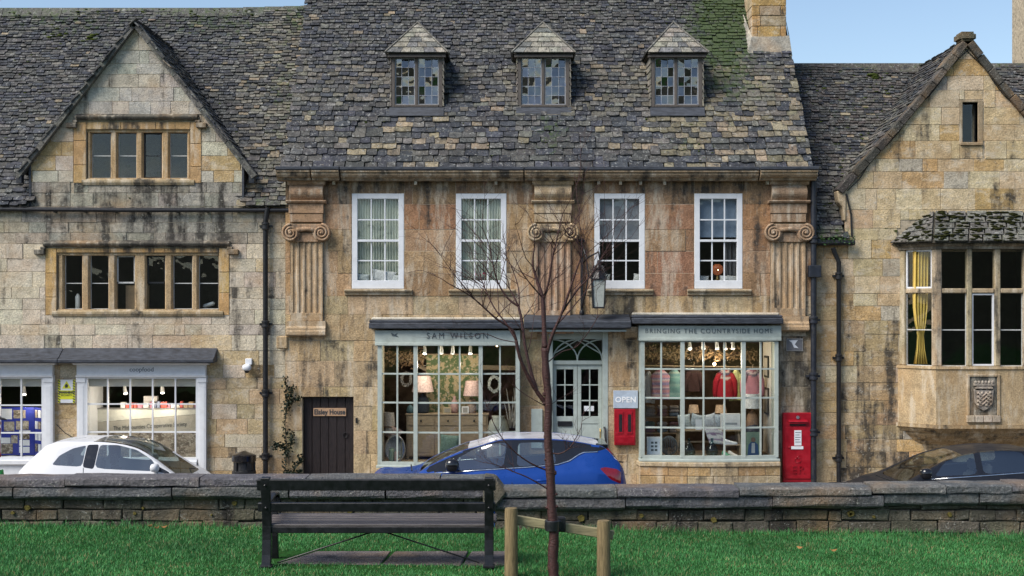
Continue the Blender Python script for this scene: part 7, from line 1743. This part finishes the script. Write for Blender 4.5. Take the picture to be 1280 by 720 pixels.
bm0 = MB().bar(at(489, 440, Yi+1.1), at(535, 463, Yi+1.1), .09, .07).build('beam', M['wood'], None); tag(bm0, 'sloping timber beam inside the left bow window', 'beam')
bm1 = MB().bar(at(596, 459, Yi+1.3), at(650, 460, Yi+1.3), .09, .09).build('beam', M['wood'], None); tag(bm1, 'horizontal timber beam inside the left bow window, at the right', 'beam')
def wreath(px, py, r, label, c, Y):
    p = at(px, py, Y); t = thing('wreath', label, 'wreath', p); m = MB(); m.tube([p + Vector((r*.75*math.cos(i*.3307), 0, r*math.sin(i*.3307))) for i in range(20)], r*.2, 7, False); m.build('ring', T(c), t, smooth=True)
    l = MB(); rg = random.Random(int(px))
    for i in range(90):
        a = rg.uniform(0, 6.28); q = p + Vector((r*.75*math.cos(a), -.02, r*math.sin(a))); d = Vector((rg.gauss(0, 1), -.3, rg.gauss(0, 1))).normalized()*.045; s_ = Vector((-d.z*.3, 0, d.x*.3)); l.add([q, q+d*.5+s_, q+d, q+d*.5-s_], [(0,1,2,3)])
    l.build('leaves', T(tuple(v*1.3 for v in c)), t, recalc=False, kind='stuff')
wreath(618, 480, .14, 'grey leafy wreath hanging at the right of the left bow window', (.28, .29, .27), Yi+.5); wreath(508, 474, .12, 'dim slim wreath hanging at the left of the left bow window', (.15, .14, .13), Yi+.7)
Y = Yi + .22; c_ = at(494, 561, Y); mr = thing('oval_mirror', 'oval silver mirror leaning low at the left of the left bow window', 'mirror', at(494, 579, Y)); rx, rz = 13/F*Y, 18/F*Y
MB().grid(lambda u, v: (c_.x + rx*(.86+.14*v)*math.cos(6.2832*u), Y - .03*math.sin(v*3.14), c_.z + rz*(.86+.14*v)*math.sin(6.2832*u)), 28, 4, True).build('frame', M['alloy'], mr, smooth=True)
MB().add(*(lambda q: ([(a[0], Y, c_.z + (a[2]-c_.z)*rz/rx) for a in q[0][:24]], [tuple(range(24))]))(_disc(c_.x, Y, c_.z, rx*.87, .01))).build('glass', M['mirror'], mr, recalc=False)
for k, (px, py0, w_, c, lb_) in enumerate(((489, 561, 6, (.25, .33, .25), 'sage pillar candle standing before the oval mirror'), (495, 565, 5, (.45, .30, .26), 'short pink candle standing before the oval mirror'))):
    p = at(px, 579, Yi+.12); r = w_/2/F*26; o = MB().lathe((p.x, p.y, zf), [(r, 0), (r, PZ(py0, 26.2)-zf-.01), (r*.85, PZ(py0, 26.2)-zf), (.006, PZ(py0, 26.2)-zf+.004), (.004, PZ(py0, 26.2)-zf+.02)], 14).build('candle', T(c), None, smooth='auto'); tag(o, lb_, 'candle')
cushion('cushion', PX(562, Yi+.2), Yi+.22, PZ(556, Yi+.2), .20, .20, (.13, .19, .15), 'dark green cushion leaning against the oak sideboard', .08)
cushion('cushion', PX(488, Yi+.5), Yi+.55, PZ(540, Yi+.5), .22, .14, (.48, .36, .33), 'pale pink cushion behind the oval mirror', .5)
Y = Yi + .55; p = at(513, 517, Y); cn = thing('cone_ornament', 'dark blue-green cone ornament on the left of the sideboard', 'ornament', p); MB().lathe(p, [(.06, 0), (.075, .04), (.075, .09), (.055, .14), (.01, .18)], 14).build('cone', T((.06, .11, .12)), cn, smooth=True)
for k, (px0, px1, py0, py1, c, lb_) in enumerate(((554, 564, 509, 517, (.45, .36, .22), 'small brass frame in the middle of the sideboard top'), (577, 586, 508, 517, (.7, .68, .64), 'small white frame beside the basket lamp'))):
    Y = Yi + .50; t = thing('picture_stand', lb_, 'picture', at((px0+px1)/2, py1, Y)); MB().box(PX(px0, Y), PX(px1, Y), Y, Y+.02, PZ(py1, Y), PZ(py0, Y)).build('frame', T(c), t, bevel=.004); MB().box(PX(px0+1.5, Y), PX(px1-1.5, Y), Y-.004, Y-.0005, PZ(py1-1.5, Y), PZ(py0+1.5, Y)).build('print', T((.3, .27, .22)), t)
p = at(568, 517, Yi+.62); o = MB().lathe(p, [(.05, 0), (.075, .05), (.08, .15), (.05, .25), (.025, .30), (.035, .34)], 16).build('vase', T((.42, .25, .22)), None, smooth=True); tag(o, 'slim pink vase on the sideboard between the lamps', 'vase')
p = at(623, 545, Yi+.35); p.z = zf+.30; o = MB().lathe((p.x, p.y, p.z), [(.12, 0), (.19, .12), (.21, .30), (.17, .46), (.12, .52), (.14, .56)], 20).build('urn', T((.30, .31, .27)), None, smooth=True); tag(o, 'large grey green stone urn at the right of the left bow window', 'urn')
o = MB().box(PX(603, Yi+.3), PX(648, Yi+.3), Yi+.12, Yi+.6, zf, zf+.295).build('plinth', T((.42, .33, .30)), None, bevel=.01); tag(o, 'low pale plinth under the grey urn', 'plinth')
br = MB(); rg = random.Random(21)
for i in range(9):
    b0 = at(640 + rg.uniform(-3, 3), 535, Yi+.5); e0 = b0 + Vector((rg.gauss(0, .12), rg.gauss(0, .06), rg.uniform(.5, .85))); br.tube([b0, b0.lerp(e0, .5) + Vector((rg.gauss(0, .03), 0, 0)), e0], [.014, .010, .005], 5)
o = br.build('driftwood', T((.42, .40, .36))); tag(o, 'bundle of pale driftwood branches at the right of the left bow window', 'driftwood')
# --- right bow window
zf = RB[2][0] - .005
for k, (px, l) in enumerate(((862, True), (879, False), (896, False), (906, True), (916, False))): spot(px, 431, Yi+.25, ['leftmost white spotlight in the right bow window', 'second spotlight from the left in the right bow window', 'third spotlight from the left in the right bow window', 'fourth spotlight from the left in the right bow window', 'rightmost white spotlight in the right bow window'][k], 8, l)
p = at(893, 455, Yi+1.0); pl_ = thing('pendant_bulb', 'bright bare bulb glowing in the middle of the right bow window', 'bulb', p); MB().blob(p, .03, .03, .035, 10, 8).build('globe', M['bulb'], pl_, smooth=True); MB().tube([p + Vector((0, 0, .03)), p + Vector((0, 0, .6))], .006, 5).build('flex', M['iron'], pl_); light('bulb_light', p - Vector((0, .08, 0)), 7, (1, .75, .45), pl_)
rail_ = MB().tube([at(800, 457, Yi+.62), at(960, 459, Yi+.62)], .012, 8).build('clothes_rail', M['wood']); tag(rail_, 'wooden clothes rail across the right bow window', 'rail')
def jumper(px0, px1, py0, py1, Y, cols, label, sleeves=True):
    x0, x1 = PX(px0, Y), PX(px1, Y); z0, z1 = PZ(py1, Y), PZ(py0, Y); cx = (x0+x1)/2; hw = (x1-x0)/2; t = thing('garment', label, 'clothing', (cx, Y, z0), group='knitwear hung in the right bow window')
    def col(x, y, z):
        f = 1 - math.hypot((x-cx)*.9, z-z1)/(z1-z0) if len(cols) > 12 and cols[0] == cols[1] else (z-z0)/(z1-z0); k = int(max(0, min(.999, f))*len(cols)); return cols[k]
    def fn(u, v):
        w_ = hw*(.86 + .1*v) if v < .75 else hw*(.96 - .72*((v-.75)/.25)**1.4); a = 2*math.pi*u
        return (cx + w_*math.cos(a) + .01*math.sin(7*v+u*9), Y + (.07-.03*v)*math.sin(a) + .012*math.sin(a*3+v*4), z0 + (z1-z0)*v)
    colorize(MB().grid(fn, 24, 20, True), col).build('torso', M['knit'], t, smooth=True)
    if sleeves:
        for s_ in (-1, 1): colorize(MB().tube([(cx+s_*hw*.62, Y, z1-.10), (cx+s_*hw*1.0, Y, z1-.25), (cx+s_*hw*1.12, Y+.02, z0+.12), (cx+s_*hw*1.08, Y, z0-.02)], [.055, .06, .045, .035], 10), col).build('sleeve', M['knit'], t, smooth=True)
    MB().tube([(cx-hw*.6, Y, z1-.08), (cx, Y, z1+.01), (cx, Y, z1+.05), (cx+.02, Y, z1+.08)], .006, 6).build('hanger', M['wood'], t)
stripeA = [(.20, .17, .28), (.42, .22, .24), (.45, .38, .36), (.25, .20, .32), (.40, .20, .22), (.18, .15, .24), (.46, .36, .36), (.38, .18, .2)]*2
stripeB = [(.14, .26, .24), (.16, .30, .27), (.22, .34, .30), (.13, .24, .23)]*3 + [(.30, .36, .30), (.15, .26, .24)]
red_ = [(.27, .010, .02)]*9 + [(.4, .34, .3), (.2, .015, .02), (.06, .05, .08), (.4, .3, .26), (.26, .015, .02)]
pink_ = [(.46, .20, .24)]*9 + [(.15, .12, .16), (.5, .4, .4), (.3, .12, .16), (.46, .22, .26)]
jumper(805, 816, 464, 503, Yi+.62, [(.50, .50, .50)], 'white shirt at the far left of the clothes rail'); jumper(813, 838, 462, 499, Yi+.50, stripeA, 'purple striped knitted vest, second from left on the rail', False); jumper(833, 853, 462, 499, Yi+.58, stripeB, 'green patterned knitted vest beside the striped one', False)
jumper(858, 876, 459, 489, Yi+.75, [(.05, .025, .022)], 'dark brown jacket hanging near the middle of the rail'); jumper(895, 918, 461, 498, Yi+.55, red_, 'red jumper with patterned yoke on the rail'); jumper(914, 927, 462, 500, Yi+.62, [(.50, .48, .18), (.45, .44, .2)], 'yellow jumper beside the red one on the rail'); jumper(929, 952, 460, 494, Yi+.48, pink_, 'pink jumper with patterned yoke at the right of the rail')
lamp(940, 540, 492, 510, 21, 25, Yi+.35, 'white-shaded lamp at the right of the right bow window', (.55, .55, .54), (.25, .15, .09))
lamp(867, 536, 506, 516, 11, 14, Yi+.62, 'left of two small peach-shaded lamps behind the cushions', (.58, .40, .26), (.15, .1, .07)); lamp(901, 536, 506, 516, 12, 15, Yi+.62, 'right of two small peach-shaded lamps behind the cushions', (.60, .40, .25), (.15, .1, .07))
# wooden trestle table with cushions, blanket, box
Y = Yi + .22; zt = PZ(537, Y); x0, x1 = PX(846, Y), PX(926, Y); tb = thing('display_table', 'rough wooden trestle table in the right bow window', 'table', ((x0+x1)/2, Y, zf))
MB().box(x0, x1, Y-.06, Y+.38, zt-.03, zt).build('top', M['wood'], tb, bevel=.004)
for a, b in ((x0+.05, -.05), (x1-.05, .05)):
    for dy_ in (0, .3): MB().bar((a+b, Y+dy_, zf), (a, Y+dy_, zt-.03), .035, .035, (0, 1, 0)).build('leg', M['wood'], tb)
MB().box(x0+.06, x1-.06, Y+.13, Y+.16, zf+.22, zf+.25).build('stretcher', M['wood'], tb)
for k, (px, rx, c, rot) in enumerate(((856, .13, (.34, .38, .38), -.1), (872, .14, (.30, .34, .36), .25), (887, .15, (.40, .43, .46), -.2), (899, .13, (.30, .35, .40), .1))): cushion('cushion', PX(px, Y), Y+.06+.03*k, zt+.145, rx, .15, c, ['leftmost grey blue cushion on the trestle table', 'second grey cushion from the left on the trestle table', 'palest grey cushion of the row on the trestle table', 'rightmost blue grey cushion of the row on the trestle table'][k], rot, .06)
o = MB().grid(lambda u, v: (PX(880, Y) + (u*.34 + .10*v), Y-.075 - .03*v + .015*math.sin(u*9), zt+.012 - .30*v + .02*math.sin(u*4)), 14, 10); o = colorize(o, lambda x, y, z: (.5, .5, .5) if int(z*28) % 3 else (.20, .14, .22)).build('blanket', M['knit'], None, smooth=True, recalc=False); o.modifiers.new('t', 'SOLIDIFY').thickness = .012; tag(o, 'grey striped wool blanket draped over the trestle table front', 'blanket')
t = thing('gift_box', 'white boxed set on the right end of the trestle table', 'box', at(913, 536, Y-.02)); MB().box(PX(901, Y), PX(925, Y), Y-.05, Y+.06, zt, PZ(517, Y)).build('carton', T((.68, .68, .67)), t, bevel=.004); MB().box(PX(905, Y), PX(921, Y), Y-.053, Y-.0505, zt+.10, zt+.14).build('print', T((.3, .32, .34)), t)
t = thing('price_card', 'small white card in front of the cushions', 'card', at(872, 536, Y-.04)); MB().box(PX(869, Y), PX(877, Y), Y-.05, Y-.046, zt, PZ(524, Y)).build('card', M['white'], t)
# demijohns, shoes, basket, framed poster, standing print, wall pictures
gg = mat_glass('green bottle glass', (.42, .55, .55), 1.6, .0, .0)
for k, (px, r) in enumerate(((861, .13), (890, .12))):
    p = at(px, 570, Yi+.02); o = MB().lathe((p.x, p.y, zf), [(r*.8, 0), (r, .05), (r*.95, .14), (r*.5, .22), (.028, .26), (.026, .33), (.034, .335)], 20).build('demijohn', gg, None, smooth=True); tag(o, ['left of two round glass demijohns under the trestle table', 'right of two round glass demijohns under the trestle table'][k], 'bottle', 'glass demijohns')
p = at(836, 570, Yi+.05); bk = thing('wire_basket', 'dark round basket low at the left of the right bow window', 'basket', (p.x, p.y, zf))
for i in range(12): a = i*math.pi/12; MB().tube([(p.x + .16*math.cos(a)*math.sin(q*.3), p.y + .16*math.sin(a)*math.sin(q*.3), zf+.19 - .185*math.cos(q*.3)) for q in range(21)], .006, 5).build('hoop', T((.06, .07, .08)), bk)
def shoe(px, Y, z, c, label, rot):
    p = at(px, 560, Y); m = MB(); q = Matrix.Rotation(rot, 3, 'Z'); sec = [(-.13, .030, .09), (-.11, .038, .10), (-.05, .036, .085), (0, .036, .065), (.06, .045, .05), (.11, .042, .042), (.135, .02, .03)]
    def fn(u, v):
        i = v*(len(sec)-1); k = min(int(i), len(sec)-2); f = i-k; x, w_, h = [sec[k][j]*(1-f)+sec[k+1][j]*f for j in range(3)]; a = math.pi*2*u
        w2 = q @ Vector((x, w_*math.cos(a), max(.012, h*.5 + h*.5*math.sin(a)))); return (p.x+w2.x, Y+w2.y, z+w2.z)
    t = thing('shoe', label, 'shoe', (p.x, Y, z), group='shoes in the right bow window'); m.grid(fn, 14, 12, True); m.build('upper', M['tone'], t, c, smooth=True)
    s_ = MB(); pl = [(x, w_+.004) for x, w_, h in sec] + [(x, -w_-.004) for x, w_, h in sec[::-1]]; s_.prism_z([((q @ Vector((a, b, 0))).x + p.x, (q @ Vector((a, b, 0))).y + Y) for a, b in pl], z-.004, z+.018); s_.build('sole', M['white'], t)
st_ = MB().box(PX(903, Y), PX(923, Y), Yi-.06, Yi+.12, zf+.20, zf+.215).box(PX(903, Y), PX(904.5, Y), Yi-.06, Yi+.12, zf, zf+.20).box(PX(921.5, Y), PX(923, Y), Yi-.06, Yi+.12, zf, zf+.20).build('shoe_stand', M['wood']); tag(st_, 'small wooden shoe stand at the right of the trestle table', 'stand')
shoe(913, Yi+.02, zf+.222, (.65, .65, .65), 'white shoe on top of the small stand', .0); shoe(908, Yi-.12, zf+.006, (.10, .26, .16), 'green shoe on the window floor', -1.2); shoe(916, Yi-.12, zf+.006, (.60, .56, .50), 'cream shoe on the window floor', -1.1)
t = thing('framed_card', 'white framed card standing in the left corner of the right bow window', 'frame', at(818, 570, Yi-.08)); Y2 = Yi - .08; x0, x1 = PX(808.5, Y2), PX(827.5, Y2); z1 = PZ(546, Y2)
MB().box(x0, x1, Y2, Y2+.025, zf, z1).build('frame', M['white'], t, bevel=.005); MB().box(x0+.035, x1-.035, Y2-.003, Y2-.0005, zf+.035, z1-.035).build('sheet', T((.6, .66, .74)), t)
for i in range(3):
    for j in range(2): MB().box(x0+.08+j*.07, x0+.13+j*.07, Y2-.005, Y2-.0032, zf+.10+i*.07, zf+.14+i*.07).build('print_patch', M['greyink'], t)
t = thing('standing_print', 'standing print of a person in a blue jacket, right bow window', 'print', at(941, 568, Yi-.06)); Y2 = Yi - .06; x0, x1, z1 = PX(933, Y2), PX(950, Y2), PZ(540, Y2); cx = (x0+x1)/2
MB().box(x0, x1, Y2, Y2+.012, zf, z1).build('board', T((.20, .28, .20)), t); MB().prism_y([(x0+.02, zf+.02), (x1-.02, zf+.02), (x1-.04, zf+.22), (cx+.04, zf+.27), (cx-.04, zf+.27), (x0+.04, zf+.22)], Y2-.004, Y2-.0005).build('jacket_print', T((.05, .10, .22)), t)
MB().prism_y([(cx-.035, zf+.06), (cx+.035, zf+.06), (cx+.03, zf+.25), (cx-.03, zf+.25)], Y2-.006, Y2-.0042).build('shirt_print', T((.55, .56, .58)), t); MB().add(*_disc(cx, Y2-.004, zf+.315, .045, .006, 14)).build('face_print', T((.22, .13, .09)), t)
o = MB().lathe((PX(941, Yi+.3), Yi+.3, zf+.42), [(.16, 0), (.15, .06), (.10, .13), (.05, .17), (.02, .19)], 16).build('dark_hat', T((.03, .03, .04)), None, smooth=True); tag(o, 'dark hat on a stand below the white-shaded lamp', 'hat')
o = MB().box(PX(931, Yi+.3), PX(951, Yi+.3), Yi+.12, Yi+.5, zf, zf+.415).build('hat_stand', T((.06, .045, .035)), None, bevel=.01); tag(o, 'dark box plinth under the hat in the right bow window', 'plinth')
X_ = RB[1][-1]
MB().box(X_-.04, X_+.0, Yi+.05, Yi+.90, zf, RB[2][-1]).build('window_lining', M['room_light'], mh)
for k, (py0, py1) in enumerate(((445, 472), (485, 518))):
    t = thing('wall_picture', ['upper framed picture on the right side lining of the bow window', 'lower framed picture on the right side lining of the bow window'][k], 'picture', (X_-.06, Yi+.5, PZ(py1, 26.4)), group='pictures on the window lining'); z0, z1 = PZ(py1, 26.4), PZ(py0, 26.4)
    MB().box(X_-.07, X_-.041, Yi+.25, Yi+.65, z0, z1).build('frame', T((.05, .04, .035)), t, bevel=.004); MB().box(X_-.074, X_-.0705, Yi+.29, Yi+.61, z0+.04, z1-.04).build('print', T((.42, .38, .32)), t)
# --- Co-op window: long shelf, old photograph banner, spots
zs2 = Z2[0] - .015; Y = YF + .55
bn = thing('photo_banner', 'wide sepia street photograph banner in the right white shopfront', 'banner', at(185, 572, Y)); x0, x1 = PX(122, Y), PX(247, Y)
m_, nt_, b_ = newmat('sepia street photograph'); P2 = pos(nt_, (1, 1, 1.6)); f1 = noise(nt_, P2, 3.4, 6, .72); f2 = noise(nt_, P2, 14, 4, .75)
c1 = mixc(nt_, ramp(nt_, f1, .40, .60), (.30, .25, .19), (.10, .075, .05)); c1 = mixc(nt_, ramp(nt_, f2, .58, .66, 0, .8), c1, (.48, .44, .37)); nt_.links.new(c1, b_.inputs['Base Color']); b_.inputs['Roughness'].default_value = .6
MB().box(x0, x1, Y, Y+.015, zs2, PZ(540, Y)).build('photograph', m_, bn); MB().prism_y([(x0, PZ(540, Y)+.002), (x1, PZ(540, Y)+.002), (x1, PZ(518, Y)), (x0, PZ(528, Y))], Y, Y+.015).build('sky_band', T((.40, .37, .31)), bn); MB().prism_y([(x0, PZ(527.6, Y)), (x1, PZ(517.6, Y)), (x1, PZ(510.5, Y)), (x0, PZ(510.5, Y))], Y, Y+.015).build('cream_band', T((.62, .60, .52)), bn)
tx = text('The Midcounties Co-operative Society', .115, (x0+x1)/2+.05, Y-.004, 0, 'lettering', M['ink'], bn, depth=.003, italic_w=.80)
for v in tx.data.vertices: v.co.z = v.co.z + PZ(533, Y) + (v.co.x - (x0+x1)/2)*.06
sf = MB().box(PX(108, Y), PX(250, Y), Y-.02, Y+.3, PZ(511.5, Y), PZ(510, Y)-.004).build('shop_shelf', T((.22, .21, .20))); tag(sf, 'long shelf of goods above the sepia banner', 'shelf'); rg = random.Random(44); px = 150; k = 0
ORD = 'first second third fourth fifth sixth seventh eighth ninth tenth eleventh twelfth thirteenth fourteenth fifteenth sixteenth seventeenth eighteenth nineteenth twentieth'.split() + ['last']*10
cols_ = [(.5, .1, .08), (.55, .5, .42), (.45, .2, .25), (.6, .58, .55), (.2, .22, .3), (.5, .35, .2)]
while px < 246:
    cc = rg.choice(cols_); w_ = rg.uniform(4, 9); h = rg.uniform(3.5, 8.5); o = MB().box(PX(px, Y), PX(px+w_-1, Y), Y+.02, Y+.14, PZ(510, Y), PZ(510-h, Y)).build('packet', M['tone'], None, cc, bevel=.006); tag(o, '%s packet on the long shelf above the sepia banner, %s from the left' % ({0:'red',1:'cream',2:'pink',3:'white',4:'navy',5:'orange'}[cols_.index(cc)], ORD[k]), 'packet', 'packets on the long shelf'); px += w_; k += 1
o = MB().box(PX(176, Y), PX(193, Y), Y+.20, Y+.32, PZ(510, Y), PZ(496, Y)).build('carton', T((.5, .47, .45)), None, bevel=.006); tag(o, 'pale carton behind the packets on the long shelf', 'box')
spot(156, 487, YF+.4, 'lit white spotlight at the left in the right white shopfront', 6, True, .3, 'spotlights in the white shopfronts'); spot(203, 486, YF+.4, 'white spotlight at the right in the right white shopfront', 6, True, .15, 'spotlights in the white shopfronts')
# --- exhibition boards in the left window
Y = YF + .45; zs1 = Z1[0] - .015; eb = thing('exhibition_board', 'blue exhibition board covered with photographs in the left white shopfront', 'display board', at(0, 572, Y)); blue = T((.018, .03, .26))
MB().box(PX(-60, Y), PX(43, Y), Y, Y+.02, zs1+.02, PZ(509, Y)).build('panel', blue, eb); p0, p1 = at(43.3, 0, Y), at(56, 0, Y-.28); MB().prism_z([(p0.x, p0.y), (p1.x, p1.y), (p1.x+.01, p1.y+.02), (p0.x+.01, p0.y+.02)], zs1+.02, PZ(509, Y)).build('wing_panel', blue, eb)
rg = random.Random(10)
for (a, b, c, d, q) in ((2, 15, 511, 524, 1), (17, 32, 512.5, 523, 0), (5, 18, 527, 539, 0), (20, 36, 526, 537, 0), (24, 38, 538, 541, 1), (1, 13, 547, 554, 1), (14, 22, 544, 554, 0), (24, 37, 542, 549, 0), (1, 16, 554.5, 567, 0), (24, 37, 550, 557, 1), (24, 37, 558.5, 566, 1), (-16, -4, 512, 530, 1), (-32, -19, 513, 528, 0), (-50, -36, 514, 530, 1), (-16, -3, 535, 560, 0), (-34, -20, 535, 562, 1)):
    MB().box(PX(a, Y), PX(b, Y), Y-.005, Y-.0005, PZ(d, Y), PZ(c, Y)).build('page', M['white'] if q else m_, eb)
for i in range(3):
    for j in range(4):
        f0, f1 = .08+i*.31, .32+i*.31; a, b = p0.lerp(p1, f0), p0.lerp(p1, f1); zz = zs1 + .10 + j*.22
        MB().prism_z([(a.x-.006, a.y-.004), (b.x-.006, b.y-.004), (b.x-.002, b.y), (a.x-.002, a.y)], zz, zz+.15).build('page', M['white'] if (i+j) % 3 else m_, eb)
spot(30, 488, YF+.4, 'white spotlight hanging in the left white shopfront', 4, True, .2, 'spotlights in the white shopfronts'); light('shop_light', (PX(10), YF+.2, PZ(480)), 4, (1, .95, .9), eb)
cl = MB().grid(lambda u, v: (PX(-100, Y) + u*(PX(56, Y)-PX(-100, Y)), YF+.06 + .3*v, zs1+.006 + .03*abs(math.sin(u*23))*(1-v*.5)), 60, 6).build('white_cloth', M['white'], None, smooth=True, recalc=False); tag(cl, 'crumpled white cloth along the sill of the left white shopfront', 'cloth')

# dried garlands along the top of the bow windows, folded knitwear, extra stock
def garland(a, b, py, Y, label, c, seed):
    rg = random.Random(seed); p, q = at(a, py, Y), at(b, py, Y); t = thing('dried_garland', label, 'garland', (p + q) / 2); pts = [p.lerp(q, i/10) + Vector((0, 0, -.06*math.sin(i*1.3))) for i in range(11)]
    MB().tube(pts, .014, 6).build('rope', T((.16, .11, .06)), t); l = MB()
    for i in range(420):
        o = p.lerp(q, rg.random()) + Vector((0, rg.gauss(0, .05), rg.gauss(-.02, .07))); d = Vector((rg.gauss(0, 1), rg.gauss(0, .6), rg.gauss(-.3, 1))).normalized()*rg.uniform(.04, .10); s_ = d.cross(Vector((0, 1, .2))).normalized()*.012
        l.add([o, o+d*.5+s_, o+d, o+d*.5-s_], [(0,1,2,3)])
    l.build('dried_leaves', T(c), t, recalc=False, kind='stuff')
garland(482, 530, 446, Yi+.8, 'brown dried garland at the upper left inside the left bow window', (.20, .12, .06), 1); garland(806, 858, 440, Yi+.75, 'brown dried garland at the upper left inside the right bow window', (.18, .12, .06), 2); garland(862, 948, 442, Yi+1.1, 'long brown dried garland at the top of the right bow window', (.20, .13, .07), 3)
rg = random.Random(61); FC = [(.30, .26, .22), (.16, .20, .24), (.34, .30, .28), (.22, .12, .12), (.14, .17, .13)]; FN = ['beige', 'slate blue', 'pale grey', 'maroon', 'moss green']
sh_ = thing('back_shelf', 'dark wooden shelf unit at the left rear of the right bow window', 'shelf', (PX(829, Yi+.9), Yi+.95, zf))
for z_ in (.02, .34, .66): MB().box(PX(806, Yi+.9), PX(852, Yi+.9), Yi+.85, Yi+1.15, zf+z_, zf+z_+.025).build('shelf_board', M['wood'], sh_)
for a in (806, 851): MB().box(PX(a, Yi+.9)-.015, PX(a, Yi+.9)+.015, Yi+.85, Yi+1.15, zf-.25, zf+.9).build('upright', M['wood'], sh_)
for i in range(2):
    for j in range(3):
        for k in range(3):
            c = rg.randrange(5); x = PX(813 + 15*j, Yi+.9); z = zf + .37 + i*.32 + k*.07
            o = MB().box(x-.10, x+.10, Yi+.87, Yi+1.10, z, z+.062).build('folded_jumper', M['tone'], None, FC[c], bevel=.02, seg=2)
            tag(o, '%s folded jumper, %s of the %s pile on the %s back shelf' % (FN[c], ('bottom', 'middle', 'top')[k], ('left', 'centre', 'right')[j], ('lower', 'upper')[i]), 'jumper', 'folded jumpers on the back shelf')
